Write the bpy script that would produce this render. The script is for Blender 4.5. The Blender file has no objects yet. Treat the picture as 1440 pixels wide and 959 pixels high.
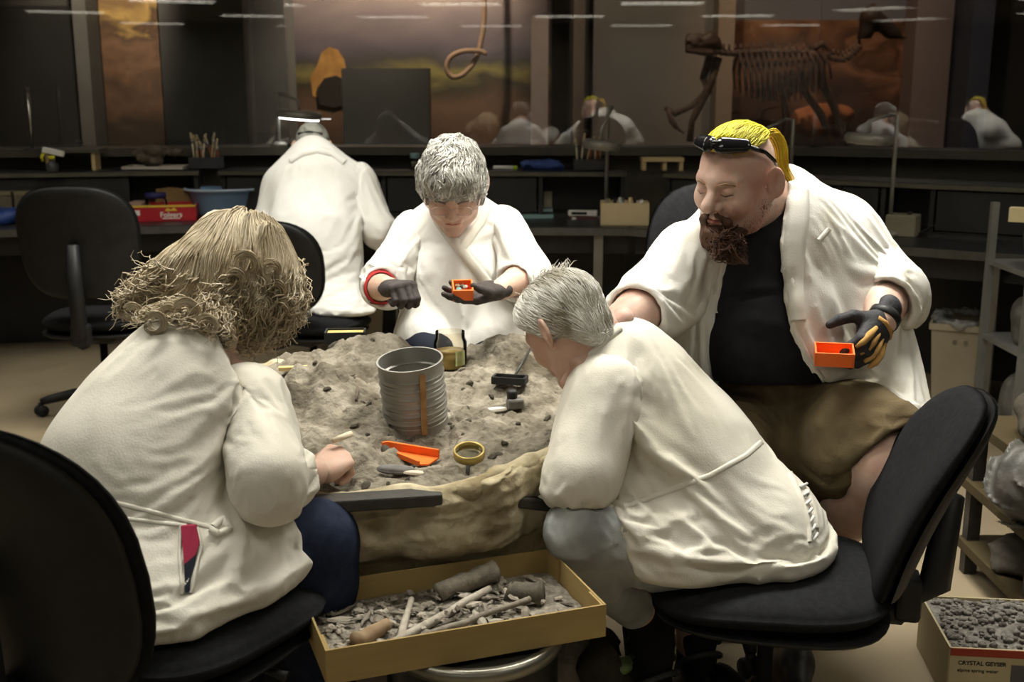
import bpy, bmesh, math, random
import numpy as np
from mathutils import Vector, Matrix
R=math.radians
random.seed(7); RNG=np.random.default_rng(7)
S=bpy.context.scene
COL=S.collection
# ------------------------------------------------------------------ camera
CAMH=1.52; FPX=1600.0; PITCH=math.atan((479.5-125)/FPX)
cd=bpy.data.cameras.new('camera'); cam=bpy.data.objects.new('camera',cd); COL.objects.link(cam)
cam.location=(0,0,CAMH); cam.rotation_euler=(math.pi/2-PITCH,0,0)
cd.sensor_width=36; cd.lens=FPX*36/1440; cd.clip_end=100; cd.clip_start=.05
cd.dof.use_dof=True; cd.dof.focus_distance=2.6; cd.dof.aperture_fstop=5.0
S.camera=cam
# ------------------------------------------------------------------ world, exposure
w=bpy.data.worlds.new('world'); S.world=w; w.use_nodes=True
bg=w.node_tree.nodes['Background']; bg.inputs[0].default_value=(.9,.85,.75,1); bg.inputs[1].default_value=.012
vs=S.view_settings; vs.view_transform='Standard'; vs.look='None'; vs.gamma=1; vs.use_curve_mapping=False; vs.exposure=-.35
# ceiling lamps of the lab: x, y, power
CEIL=2.75
LAMPS=[(-.95,4.7,34),(.8,3.2,42),(-.75,2.75,26),(-2.9,4.9,5),(2.9,4.4,1.2),(-1.2,1.0,.8),(1.5,1.2,.4),
       (-4.4,-3.0,6),(-1.4,-3.0,6),(1.6,-3.0,6),(4.6,-3.0,6),(-2.9,-6.0,6),(.2,-6.0,6),(3.1,-6.0,6),(6.1,-6.0,6),(-5.6,-6.0,6),(-1.4,-9.0,6),(1.6,-9.0,6),(4.6,-9.0,6)]
# ------------------------------------------------------------------ placing helpers
def ray(px,py):
    a=(px-720)/FPX; b=(479.5-py)/FPX
    d=np.array([a, math.cos(PITCH)+b*math.sin(PITCH), -math.sin(PITCH)+b*math.cos(PITCH)])
    return d/d[1]
def P(px,py,Y): return np.array([0,0,CAMH])+ray(px,py)*Y
def Pz(px,py,z):
    r=ray(px,py); return np.array([0,0,CAMH])+r*((z-CAMH)/r[2])
V=lambda *a: np.array(a,float)
def nrm(v): v=np.asarray(v,float); return v/np.linalg.norm(v)
# ------------------------------------------------------------------ scene-graph helpers
def link(o,parent=None):
    COL.objects.link(o)
    if parent is not None: o.parent=parent
    return o
def tag(o,label=None,cat=None,group=None,kind=None):
    if label: o['label']=label
    if cat: o['category']=cat
    if group: o['group']=group
    if kind: o['kind']=kind
    return o
def empty(name,loc=(0,0,0),rz=0,label=None,cat=None,group=None):
    o=bpy.data.objects.new(name,None); o.location=loc; o.rotation_euler=(0,0,rz); o.empty_display_size=.1
    link(o); return tag(o,label,cat,group)
def mobj(name,verts,faces,m,parent=None,smooth=False,loc=None):
    me=bpy.data.meshes.new(name)
    verts=np.asarray(verts,np.float32); 
    if loc is not None: verts=verts-np.asarray(loc,np.float32)
    me.from_pydata(verts.tolist() if len(verts)<5000 else verts,[],faces if isinstance(faces,list) else faces.tolist())
    if smooth: me.polygons.foreach_set('use_smooth',np.ones(len(me.polygons),bool))
    me.materials.append(m); me.update()
    o=bpy.data.objects.new(name,me)
    if loc is not None: o.location=loc
    return link(o,parent)
def child_keep(o,parent):
    "parent an object whose mesh is in world coordinates to an empty standing elsewhere (unrotated empties)"
    o.parent=parent; o.location=Vector(o.location)-Vector(parent.location); return o
class MB:
    "collects simple shapes into one mesh"
    def __init__(s): s.v=[]; s.f=[]
    def add(s,v,f):
        n=len(s.v); s.v+= [tuple(map(float,q)) for q in v]; s.f+=[tuple(i+n for i in q) for q in f]; return s
    def box(s,c,d,rz=0,rx=0,ry=0,bev=0):
        x,y,z=[q/2 for q in d]
        M=Matrix.Translation(c)@Matrix.Rotation(rz,4,'Z')@Matrix.Rotation(ry,4,'Y')@Matrix.Rotation(rx,4,'X')
        if bev<=0:
            v=[(-x,-y,-z),(x,-y,-z),(x,y,-z),(-x,y,-z),(-x,-y,z),(x,-y,z),(x,y,z),(-x,y,z)]
            f=[(3,2,1,0),(4,5,6,7),(0,1,5,4),(1,2,6,5),(2,3,7,6),(3,0,4,7)]
        else:
            bm=bmesh.new(); bmesh.ops.create_cube(bm,size=1)
            for q in bm.verts: q.co=Vector((q.co.x*d[0],q.co.y*d[1],q.co.z*d[2]))
            bmesh.ops.bevel(bm,geom=bm.edges[:],offset=bev,segments=2,profile=.5,affect='EDGES')
            bm.verts.index_update(); v=[tuple(q.co) for q in bm.verts]; f=[tuple(q.index for q in p.verts) for p in bm.faces]; bm.free()
        return s.add([M@Vector(q) for q in v],f)
    def lathe(s,prof,n=24,c=(0,0,0),M=None,cap=True):
        "prof: list of (r,z)"
        v=[];f=[]
        for r,z in prof:
            for i in range(n):
                a=2*math.pi*i/n; v.append((r*math.cos(a),r*math.sin(a),z))
        for j in range(len(prof)-1):
            for i in range(n):
                k=(i+1)%n; f.append((j*n+i,j*n+k,(j+1)*n+k,(j+1)*n+i))
        if cap:
            if prof[0][0]>1e-5: f.append(tuple(range(n-1,-1,-1)))
            if prof[-1][0]>1e-5: f.append(tuple((len(prof)-1)*n+i for i in range(n)))
        M=M or Matrix.Identity(4); M=Matrix.Translation(c)@M
        return s.add([M@Vector(q) for q in v],f)
    def tube(s,pts,r,n=8,cap=True):
        pts=[Vector(p) for p in pts]; rs=r if hasattr(r,'__len__') else [r]*len(pts)
        v=[];f=[]; up=Vector((.1,.2,1)).normalized()
        pu=None
        for i,p in enumerate(pts):
            t=(pts[min(i+1,len(pts)-1)]-pts[max(i-1,0)]).normalized()
            if pu is None: pu=t.orthogonal().normalized()
            u=(pu-t*pu.dot(t)); u=u.normalized() if u.length>1e-6 else t.orthogonal().normalized(); pu=u; w_=t.cross(u)
            for j in range(n):
                a=2*math.pi*j/n; v.append(p+(u*math.cos(a)+w_*math.sin(a))*rs[i])
        for i in range(len(pts)-1):
            for j in range(n):
                k=(j+1)%n; f.append((i*n+j,i*n+k,(i+1)*n+k,(i+1)*n+j))
        if cap: f.append(tuple(range(n-1,-1,-1))); f.append(tuple((len(pts)-1)*n+j for j in range(n)))
        return s.add(v,f)
    def prism(s,outline,z0,z1,M=None):
        n=len(outline); v=[(x,y,z0) for x,y in outline]+[(x,y,z1) for x,y in outline]
        f=[tuple(range(n-1,-1,-1)),tuple(range(n,2*n))]+[(i,(i+1)%n,n+(i+1)%n,n+i) for i in range(n)]
        M=M or Matrix.Identity(4)
        return s.add([M@Vector(q) for q in v],f)
    def build(s,name,m,parent=None,smooth=False):
        return mobj(name,s.v,s.f,m,parent,smooth)
def auto_smooth(o,ang=35):
    me=o.data; me.polygons.foreach_set('use_smooth',np.ones(len(me.polygons),bool))
    try: me.set_sharp_from_angle(angle=R(ang))
    except Exception: pass
    return o
def copy_tree(o,parent=None):
    c=o.copy(); COL.objects.link(c)
    if parent is not None: c.parent=parent
    for ch in list(o.children): copy_tree(ch,c)
    return c
def spline(pts,n=6):
    p=np.array(pts,float); e=np.concatenate([2*p[:1]-p[1:2],p,2*p[-1:]-p[-2:-1]]); out=[]
    for i in range(len(p)-1):
        a,b,c,d=e[i:i+4]
        for k in range(n): t=k/n; out.append(.5*((2*b)+(c-a)*t+(2*a-5*b+4*c-d)*t*t+(3*b-a-3*c+d)*t**3))
    return out+[p[-1]]
def text_obj(name,txt,size,M,m,parent=None,align='CENTER',bold=0):
    cu=bpy.data.curves.new(name,'FONT'); cu.body=txt; cu.size=size; cu.align_x=align; cu.align_y='CENTER'; cu.extrude=.0004; cu.offset=bold
    t=bpy.data.objects.new(name,cu); COL.objects.link(t)
    me=bpy.data.meshes.new_from_object(t.evaluated_get(bpy.context.evaluated_depsgraph_get()))
    bpy.data.objects.remove(t); me.materials.clear(); me.materials.append(m)
    o=bpy.data.objects.new(name,me); o.matrix_local=M; link(o,parent); return o
# ------------------------------------------------------------------ materials
MATS={}
def mat(name,c1,c2=None,rough=.7,scale=8,detail=4,metal=0,bump=0,bscale=None,spec=.4,emit=None,es=0,sss=0,trans=0,ior=1.45,stretch=None,sheen=0,lo=.35,hi=.65,c3=None,s3=1.5,alpha=1,coat=0,fold=0):
    if name in MATS: return MATS[name]
    m=bpy.data.materials.new(name); m.use_nodes=True; nt=m.node_tree; b=nt.nodes['Principled BSDF']; L=nt.links
    c1=tuple(c1)+(1,); b.inputs['Base Color'].default_value=c1; b.inputs['Roughness'].default_value=rough
    b.inputs['Metallic'].default_value=metal; b.inputs['Specular IOR Level'].default_value=spec; b.inputs['IOR'].default_value=ior
    b.inputs['Transmission Weight'].default_value=trans; b.inputs['Sheen Weight'].default_value=sheen; b.inputs['Alpha'].default_value=alpha
    b.inputs['Coat Weight'].default_value=coat
    if sss: b.inputs['Subsurface Weight'].default_value=sss; b.inputs['Subsurface Radius'].default_value=(.012,.005,.003); b.inputs['Subsurface Scale'].default_value=.6
    if emit: b.inputs['Emission Color'].default_value=tuple(emit)+(1,); b.inputs['Emission Strength'].default_value=es
    tc=nt.nodes.new('ShaderNodeTexCoord'); mp=nt.nodes.new('ShaderNodeMapping'); L.new(tc.outputs['Object'],mp.inputs[0])
    if stretch: mp.inputs['Scale'].default_value=stretch
    if c2:
        n=nt.nodes.new('ShaderNodeTexNoise'); n.inputs['Scale'].default_value=scale; n.inputs['Detail'].default_value=detail; n.inputs['Roughness'].default_value=.6
        L.new(mp.outputs[0],n.inputs['Vector'])
        r=nt.nodes.new('ShaderNodeValToRGB'); r.color_ramp.elements[0].position=lo; r.color_ramp.elements[1].position=hi
        r.color_ramp.elements[0].color=c1; r.color_ramp.elements[1].color=tuple(c2)+(1,)
        L.new(n.outputs['Fac'],r.inputs[0]); out=r.outputs[0]
        if c3:
            n3=nt.nodes.new('ShaderNodeTexNoise'); n3.inputs['Scale'].default_value=s3; n3.inputs['Detail'].default_value=5
            L.new(mp.outputs[0],n3.inputs['Vector'])
            r3=nt.nodes.new('ShaderNodeValToRGB'); r3.color_ramp.elements[0].position=.5; r3.color_ramp.elements[1].position=.68
            r3.color_ramp.elements[0].color=(0,0,0,1); L.new(n3.outputs['Fac'],r3.inputs[0])
            mx=nt.nodes.new('ShaderNodeMix'); mx.data_type='RGBA'; L.new(r3.outputs[0],mx.inputs['Factor']); L.new(out,mx.inputs['A']); mx.inputs['B'].default_value=tuple(c3)+(1,)
            out=mx.outputs['Result']
        L.new(out,b.inputs['Base Color'])
    if bump:
        n2=nt.nodes.new('ShaderNodeTexNoise'); n2.inputs['Scale'].default_value=bscale or scale*4; n2.inputs['Detail'].default_value=6; L.new(mp.outputs[0],n2.inputs['Vector'])
        bp=nt.nodes.new('ShaderNodeBump'); bp.inputs['Strength'].default_value=bump; bp.inputs['Distance'].default_value=.01
        L.new(n2.outputs['Fac'],bp.inputs['Height']); L.new(bp.outputs[0],b.inputs['Normal'])
        if fold:
            n4=nt.nodes.new('ShaderNodeTexNoise'); n4.noise_type='RIDGED_MULTIFRACTAL'; n4.inputs['Scale'].default_value=5.5; n4.inputs['Detail'].default_value=2.2; n4.inputs['Distortion'].default_value=1.4; L.new(mp.outputs[0],n4.inputs['Vector'])
            b4=nt.nodes.new('ShaderNodeBump'); b4.inputs['Strength'].default_value=fold; b4.inputs['Distance'].default_value=.012; L.new(n4.outputs['Fac'],b4.inputs['Height']); L.new(b4.outputs[0],bp.inputs['Normal'])
    MATS[name]=m; return m
def glass_mat(name,ior=1.5,tint=(1,1,1),rough=0.0):
    m=bpy.data.materials.new(name); m.use_nodes=True; nt=m.node_tree; nt.nodes.clear()
    o=nt.nodes.new('ShaderNodeOutputMaterial'); t=nt.nodes.new('ShaderNodeBsdfTransparent'); g=nt.nodes.new('ShaderNodeBsdfGlossy'); fr=nt.nodes.new('ShaderNodeFresnel'); mx=nt.nodes.new('ShaderNodeMixShader')
    t.inputs[0].default_value=tuple(tint)+(1,); g.inputs['Roughness'].default_value=rough; fr.inputs['IOR'].default_value=ior
    nt.links.new(fr.outputs[0],mx.inputs[0]); nt.links.new(t.outputs[0],mx.inputs[1]); nt.links.new(g.outputs[0],mx.inputs[2]); nt.links.new(mx.outputs[0],o.inputs[0])
    return m
COATW=mat('coat_white_cotton',(.74,.73,.69),(.80,.79,.76),rough=.85,scale=3,bump=.12,bscale=260,spec=.2,c3=(.68,.66,.60),s3=3.0,fold=.35)
COATC=mat('coat_cream_cotton',(.70,.67,.59),(.75,.72,.64),rough=.8,scale=3,bump=.12,bscale=260,spec=.25,c3=(.64,.60,.50),s3=2.5,fold=.4)
COATD=mat('coat_dirty_cotton',(.73,.71,.65),(.78,.765,.72),rough=.85,scale=5,bump=.12,bscale=260,spec=.2,c3=(.60,.55,.44),s3=6.0,fold=.4)
SKIN=mat('skin_fair',(.58,.37,.28),(.66,.45,.36),rough=.5,scale=18,sss=.25,bump=.08,bscale=350,spec=.4)
SKINP=mat('skin_pale',(.58,.38,.30),(.66,.47,.39),rough=.5,scale=25,sss=.25,bump=.08,bscale=350,spec=.4,c3=(.52,.29,.23),s3=9)
BLACKF=mat('chair_black_fabric',(.010,.0105,.012),(.016,.0165,.018),rough=.95,scale=60,bump=.2,bscale=500,spec=.15)
BLACKP=mat('black_plastic',(.012,.012,.013),(.018,.018,.019),rough=.5,scale=20,bump=.06,bscale=300,spec=.35)
METAL=mat('brushed_metal',(.42,.41,.38),(.55,.53,.49),rough=.35,metal=1,scale=10)
WHITEP=mat('white_plastic',(.7,.69,.65),rough=.4)
WOOD=mat('light_wood',(.55,.40,.20),(.66,.50,.27),rough=.6,scale=6,stretch=(1,8,8),bump=.1)
CARD=mat('cardboard',(.32,.225,.085),(.37,.265,.105),rough=.85,scale=4,stretch=(1,1,6),bump=.05)
DARKM=mat('dark_metal',(.03,.03,.028),(.05,.05,.046),rough=.45,scale=8,spec=.4)
# ------------------------------------------------------------------ implicit-surface modeller (smooth bodies and cloth)
class Field:
    def __init__(s,lo,hi,h):
        s.lo=np.asarray(lo,float); s.h=h; n=np.ceil((np.asarray(hi)-s.lo)/h).astype(int)+1; s.n=n
        s.d=np.full(n,1.0,np.float32); s.ax=[(s.lo[i]+h*np.arange(n[i])).astype(np.float32) for i in range(3)]
    def win(s,lo,hi):
        a=np.clip(np.floor((np.asarray(lo)-s.lo)/s.h).astype(int),0,s.n-1); b=np.clip(np.ceil((np.asarray(hi)-s.lo)/s.h).astype(int)+1,1,s.n)
        return tuple(slice(x,max(y,x+1)) for x,y in zip(a,b))
    def xyz(s,w): return (s.ax[0][w[0]][:,None,None],s.ax[1][w[1]][None,:,None],s.ax[2][w[2]][None,None,:])
    def comb(s,w,e,k,mode='u'):
        d=s.d[w]
        if mode=='u':
            if k>0: h=np.maximum(k-np.abs(d-e),0); s.d[w]=np.minimum(d,e)-h*h/(4*k)
            else: s.d[w]=np.minimum(d,e)
        elif mode=='s':
            e=-e
            if k>0: h=np.maximum(k-np.abs(d-e),0); s.d[w]=np.maximum(d,e)+h*h/(4*k)
            else: s.d[w]=np.maximum(d,e)
        else: s.d[w]=np.maximum(d,e)
    def rc(s,a,b,ra,rb,k=.02,sq=None,mode='u'):
        a=np.asarray(a,float); b=np.asarray(b,float); m=max(ra,rb)*(1.0 if not sq else max(1,sq[1]))+k+3*s.h
        w=s.win(np.minimum(a,b)-m,np.maximum(a,b)+m); X,Y,Z=s.xyz(w)
        px,py,pz=X-a[0],Y-a[1],Z-a[2]; ba=b-a
        if sq:
            ax,fa=np.asarray(sq[0]),1/sq[1]-1
            t=(px*ax[0]+py*ax[1]+pz*ax[2])*fa; px=px+t*ax[0]; py=py+t*ax[1]; pz=pz+t*ax[2]; ba=ba+ax*float(ba@ax)*fa
        l2=float(ba@ba)+1e-12; t=np.clip((px*ba[0]+py*ba[1]+pz*ba[2])/l2,0,1)
        e=np.sqrt((px-t*ba[0])**2+(py-t*ba[1])**2+(pz-t*ba[2])**2)-(ra+(rb-ra)*t)
        s.comb(w,e.astype(np.float32),k,mode)
    def chain(s,pts,k=.03,sq=None,mode='u'):
        for (a,ra),(b,rb) in zip(pts[:-1],pts[1:]): s.rc(a,b,ra,rb,k,sq,mode)
    def ell(s,c,r,k=.02,M=None,mode='u'):
        c=np.asarray(c,float); r=np.asarray(r,float); m=r.max()+k+3*s.h; w=s.win(c-m,c+m); X,Y,Z=s.xyz(w)
        px,py,pz=X-c[0],Y-c[1],Z-c[2]
        if M is not None: M=np.asarray(M); px,py,pz=[px*M[0,i]+py*M[1,i]+pz*M[2,i] for i in range(3)]
        q=np.sqrt((px/r[0])**2+(py/r[1])**2+(pz/r[2])**2); g=np.sqrt((px/r[0]**2)**2+(py/r[1]**2)**2+(pz/r[2]**2)**2)+1e-9
        s.comb(w,(q*(q-1)/g).astype(np.float32),k,mode)
    def cut(s,p,n,k=0,lo=None,hi=None):
        "remove everything on the side the normal n points to"
        w=s.win(lo,hi) if lo is not None else (slice(None),)*3
        X,Y,Z=s.xyz(w); n=nrm(n); e=(X-p[0])*n[0]+(Y-p[1])*n[1]+(Z-p[2])*n[2]
        s.comb(w,-e.astype(np.float32),k,'s')
    def fold(s,pts,wd,amp):
        pts=[np.asarray(p,float) for p in pts if p is not None]
        if len(pts)<2: return
        lo=np.min(pts,0)-3*wd; hi=np.max(pts,0)+3*wd; w=s.win(lo,hi); X,Y,Z=s.xyz(w)
        best=None; n=len(pts)-1; tt=None
        for i in range(n):
            a,b=pts[i],pts[i+1]; ba=b-a; t=np.clip(((X-a[0])*ba[0]+(Y-a[1])*ba[1]+(Z-a[2])*ba[2])/(ba@ba+1e-12),0,1)
            e=(X-a[0]-t*ba[0])**2+(Y-a[1]-t*ba[1])**2+(Z-a[2]-t*ba[2])**2
            g=(i+t)/n
            if best is None: best,tt=e,g
            else: tt=np.where(e<best,g,tt); best=np.minimum(best,e)
        taper=np.clip(np.sin(np.pi*np.clip(tt,.02,.98)),0,1)**.6
        s.d[w]-=(amp*1.15*np.exp(-(best/(wd*wd))**.7)*taper).astype(np.float32)
    def ripple(s,amp,freq,axis,seed=0,warp=1.6,band=.05):
        "soft cloth folds running across the axis"
        X,Y,Z=s.xyz((slice(None),)*3); r=np.random.default_rng(seed); a=nrm(axis)
        near=np.abs(s.d)<band; ii=np.nonzero(near); x=s.ax[0][ii[0]]; y=s.ax[1][ii[1]]; z=s.ax[2][ii[2]]
        s.d[ii]-=amp*fold_noise(x,y,z,freq,a,r,warp)
    def surf(s,px,py,t0=.3,t1=8):
        r=ray(px,py); o=np.array([0,0,CAMH]); t=np.arange(t0,t1,s.h*.5)
        q=((o+r*t[:,None]-s.lo)/s.h); i=np.round(q).astype(int); ok=np.all((i>=0)&(i<s.n),1)
        if not ok.any(): return None
        t=t[ok]; i=i[ok]; d=s.d[i[:,0],i[:,1],i[:,2]]; k=np.nonzero(d<0)[0]
        if len(k)==0: return None
        return o+r*t[k[0]]
    def pf(s,pix,wd,amp):
        "fold through surface points seen at the given picture positions"
        s.fold([s.surf(*p) for p in pix],wd,amp)
    def mesh(s,smooth=1):
        d=s.d.copy(); d[0]=d[-1]=1; d[:,0]=d[:,-1]=1; d[:,:,0]=d[:,:,-1]=1
        ins=d<0; n=s.n
        c=np.zeros(n-1,np.int8)
        for i in (0,1):
            for j in (0,1):
                for k in (0,1): c+=ins[i:n[0]-1+i,j:n[1]-1+j,k:n[2]-1+k]
        I=np.argwhere((c>0)&(c<8)); idx=np.full(n-1,-1,np.int32); idx[I[:,0],I[:,1],I[:,2]]=np.arange(len(I))
        acc=np.zeros((len(I),3)); cnt=np.zeros(len(I))
        C=[(0,0,0),(1,0,0),(0,1,0),(1,1,0),(0,0,1),(1,0,1),(0,1,1),(1,1,1)]
        val=[d[I[:,0]+a,I[:,1]+b,I[:,2]+e_] for a,b,e_ in C]
        for a in range(8):
            for b in range(a+1,8):
                if sum(abs(x-y) for x,y in zip(C[a],C[b]))!=1: continue
                m=(val[a]<0)!=(val[b]<0); t=np.where(m,val[a]/(val[a]-val[b]+1e-20),0)
                p=np.array(C[a])[None]+t[:,None]*(np.array(C[b])-np.array(C[a]))[None]
                acc+=p*m[:,None]; cnt+=m
        v=s.lo+(I+acc/np.maximum(cnt,1)[:,None])*s.h
        faces=[]
        for ax in range(3):
            sl0=[slice(None)]*3; sl1=[slice(None)]*3; sl0[ax]=slice(0,-1); sl1[ax]=slice(1,None)
            A=ins[tuple(sl0)]; B=ins[tuple(sl1)]; E_=np.argwhere(A!=B)
            u,w_=(ax+1)%3,(ax+2)%3
            E_=E_[(E_[:,u]>0)&(E_[:,w_]>0)&(E_[:,u]<n[u]-1)&(E_[:,w_]<n[w_]-1)]
            def cell(du,dw):
                q=E_.copy(); q[:,u]-=du; q[:,w_]-=dw; return idx[q[:,0],q[:,1],q[:,2]]
            q=np.stack([cell(1,1),cell(0,1),cell(0,0),cell(1,0)],1); fl=~A[E_[:,0],E_[:,1],E_[:,2]]
            q[fl]=q[fl][:,::-1]; faces.append(q)
        f=np.concatenate(faces); f=f[(f>=0).all(1)]
        for _ in range(smooth):
            a=np.zeros_like(v); cn=np.zeros(len(v))
            for i in range(4):
                for j in ((i+1)%4,):
                    np.add.at(a,f[:,i],v[f[:,j]]); np.add.at(a,f[:,j],v[f[:,i]]); np.add.at(cn,f[:,i],1); np.add.at(cn,f[:,j],1)
            v=.5*v+.5*a/np.maximum(cn,1)[:,None]
        return v,f
def fold_noise(x,y,z,freq,a,r,warp):
    o=0
    dirs=[nrm(r.normal(size=3)) for _ in range(5)]; ph=r.uniform(0,6.28,8)
    wv=0
    for i,dv in enumerate(dirs[:4]): wv=wv+np.sin((x*dv[0]+y*dv[1]+z*dv[2])*freq*(.35+.12*i)+ph[i])
    m=.5+.5*np.sin((x*dirs[4][0]+y*dirs[4][1]+z*dirs[4][2])*freq*.45+ph[5]+.8*wv)
    s1=np.sin((x*a[0]+y*a[1]+z*a[2])*freq+warp*wv+ph[6])
    return (1-np.abs(s1))**2.2*m-.25*m
def fmesh(F,name,m,parent,smooth=1,T=None):
    v,f=F.mesh(smooth)
    if T is not None: v=v@np.asarray(T[0]).T*T[2]+T[1]
    return mobj(name,v,f,m,parent,True)
def frame(fwd,up):
    "3x3 with columns: left-hand side x (person's left), forward y, up z"
    y=nrm(fwd); u=np.asarray(up,float); z=nrm(u-y*(u@y)); x=np.cross(y,z)
    return np.stack([x,y,z],1)   # x = person's right when facing y with z up
def strands(Q,r0,name,m,parent=None,sides=3):
    "hair locks: Q is (n,k,3); tapering tubes joined in one mesh"
    Q=np.asarray(Q,float); n,k,_=Q.shape; t=np.gradient(Q,axis=1); t/=np.linalg.norm(t,axis=2,keepdims=True)+1e-9
    u=np.cross(t,np.array([.3,.5,.81])); u/=np.linalg.norm(u,axis=2,keepdims=True)+1e-9; w_=np.cross(t,u)
    rr=(r0*RNG.uniform(.6,1.4,(n,1))*np.sqrt(np.clip(1-(np.arange(k)/(k-1))**2*.93,0,1))[None])[:,:,None]
    V_=np.stack([Q+(u*math.cos(a)+w_*math.sin(a))*rr for a in np.arange(sides)*2*np.pi/sides],1).reshape(-1,3)   # n,sides,k
    b=(np.arange(n)*sides*k)[:,None,None]; j=np.arange(sides)[None,:,None]; i=np.arange(k-1)[None,None,:]; j2=(j+1)%sides
    f=np.stack([b+j*k+i,b+j2*k+i,b+j2*k+i+1,b+j*k+i+1],3).reshape(-1,4)
    return mobj(name,V_,f,m,parent,True)
def fsample(F,q):
    "field value and unit gradient at points q (n,3)"
    i=np.clip(np.round((q-F.lo)/F.h).astype(int),1,F.n-2); d=F.d; a,b,c=i[:,0],i[:,1],i[:,2]
    g=np.stack([d[a+1,b,c]-d[a-1,b,c],d[a,b+1,c]-d[a,b-1,c],d[a,b,c+1]-d[a,b,c-1]],1).astype(float); g/=np.linalg.norm(g,axis=1,keepdims=True)+1e-9
    return d[a,b,c]+((q-(F.lo+i*F.h))*g).sum(1),g
def grow(F,n,seg,length,flow,seed=1,off=(.001,.006),curl=0,turns=1.5,jit=.12,keep=None,droop=None,loose=0,others=(),Lv=(.6,1.4)):
    "locks that start on the surface of field F and slide along it following flow(pos)->dir"
    r=np.random.default_rng(seed); v,f=F.mesh(0)
    if keep is not None: v=v[keep(v)]
    q=v[r.integers(0,len(v),n)]+r.normal(size=(n,3))*F.h*.5; of=r.uniform(*off,size=n); L=length*r.uniform(*Lv,size=n); st=(L/(seg-1))[:,None]
    fl=lambda q: (lambda w_: w_/(np.linalg.norm(w_,axis=1,keepdims=True)+1e-9))(flow(q))
    bias=r.normal(size=(n,3))*jit; ph=r.uniform(0,6.28,n); cr=(curl*r.uniform(.3,1.5,n))[:,None]; tn=turns*r.uniform(.6,1.4,n); out=[]; t=fl(q)+bias
    for k in range(seg):
        u=k/(seg-1); d,g=fsample(F,q); lo_=of*(1+loose*u*4)
        q=q-g*((d-lo_)*np.where(d<lo_,1.0,.45*(1-loose*u)))[:,None]
        for G,o_ in others:
            inb=np.all((q>G.lo+2*G.h)&(q<G.lo+G.h*(G.n-3)),axis=1); d2,g2=fsample(G,np.where(inb[:,None],q,G.lo+3*G.h)); push=np.where(inb&(d2<o_),o_-d2,0); q=q+g2*push[:,None]
        t=.6*t+.4*(fl(q)+bias); t=t-g*((t*g).sum(1)*(1-loose*.6))[:,None]; t/=np.linalg.norm(t,axis=1,keepdims=True)+1e-9
        sd=np.cross(g,t); a=(ph+u*tn*6.28)[:,None]
        out.append(q+(sd*np.cos(a)+g*np.sin(a))*cr*min(1,u*2)); q=q+t*st
    return np.stack(out,1)
# ------------------------------------------------------------------ cloth: let the coats crumple on the body before rendering
CLOTH=[]
def cloth_part(p,name,F,m,hc=.012,inner=.03,shrink=(-.03,-.09),wfn=None,pinfn=None,soft=.035,label=None,frames=18,bend=.25,parent=None):
    "re-sample the field coarsely, give the surface extra length and let it buckle under gravity over an inner body"
    G=Field(F.lo,F.lo+F.h*(F.n-1),hc)
    st=hc/F.h; ix=[np.clip(np.arange(G.n[i])*st,0,F.n[i]-1.001) for i in range(3)]; i0=[a.astype(int) for a in ix]; fr_=[(a-b).astype(np.float32) for a,b in zip(ix,i0)]
    D=0
    for a in (0,1):
        for b in (0,1):
            for c in (0,1):
                w_=(fr_[0] if a else 1-fr_[0])[:,None,None]*(fr_[1] if b else 1-fr_[1])[None,:,None]*(fr_[2] if c else 1-fr_[2])[None,None,:]
                D=D+w_*F.d[np.ix_(i0[0]+a,i0[1]+b,i0[2]+c)]
    G.d=D.astype(np.float32); v,f=G.mesh(1)
    o=p.part(name,v,f,m,True,label,parent)
    G.d=G.d+inner; cv,cf=G.mesh(1); cm=mobj('inner_form',cv-p.base,cf,m,p.o); 
    vg=o.vertex_groups.new(name='pin'); vs_=o.vertex_groups.new(name='shrink')
    pw=np.full(len(v),soft); 
    if pinfn is not None: pw=np.maximum(pw,pinfn(v[:,0],v[:,1],v[:,2]))
    sw=wfn(v[:,0],v[:,1],v[:,2]) if wfn is not None else np.ones(len(v))
    pq=np.round(np.clip(pw,0,1)*20)/20; sq_=np.round(np.clip(sw,0,1)*10)/10
    for x in np.unique(pq): vg.add(np.nonzero(pq==x)[0].tolist(),float(x),'REPLACE')
    for x in np.unique(sq_): vs_.add(np.nonzero(sq_==x)[0].tolist(),float(x),'REPLACE')
    cl=o.modifiers.new('cloth','CLOTH'); s=cl.settings; s.quality=4; s.mass=.25; s.tension_stiffness=18; s.compression_stiffness=18; s.shear_stiffness=8; s.bending_stiffness=bend
    s.tension_damping=8; s.compression_damping=8; s.shear_damping=8; s.bending_damping=.8; s.air_damping=2
    s.vertex_group_mass='pin'; s.pin_stiffness=1.5; s.vertex_group_shrink='shrink'; s.shrink_min=shrink[0]; s.shrink_max=shrink[1]
    cl.collision_settings.use_collision=True; cl.collision_settings.distance_min=.004; cl.collision_settings.collision_quality=1; cl.collision_settings.use_self_collision=False
    cl.point_cache.frame_start=1; cl.point_cache.frame_end=frames
    co=cm.modifiers.new('col','COLLISION'); cm.collision.thickness_outer=.004; cm.collision.cloth_friction=8
    CLOTH.append((o,cm,frames)); return o
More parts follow.
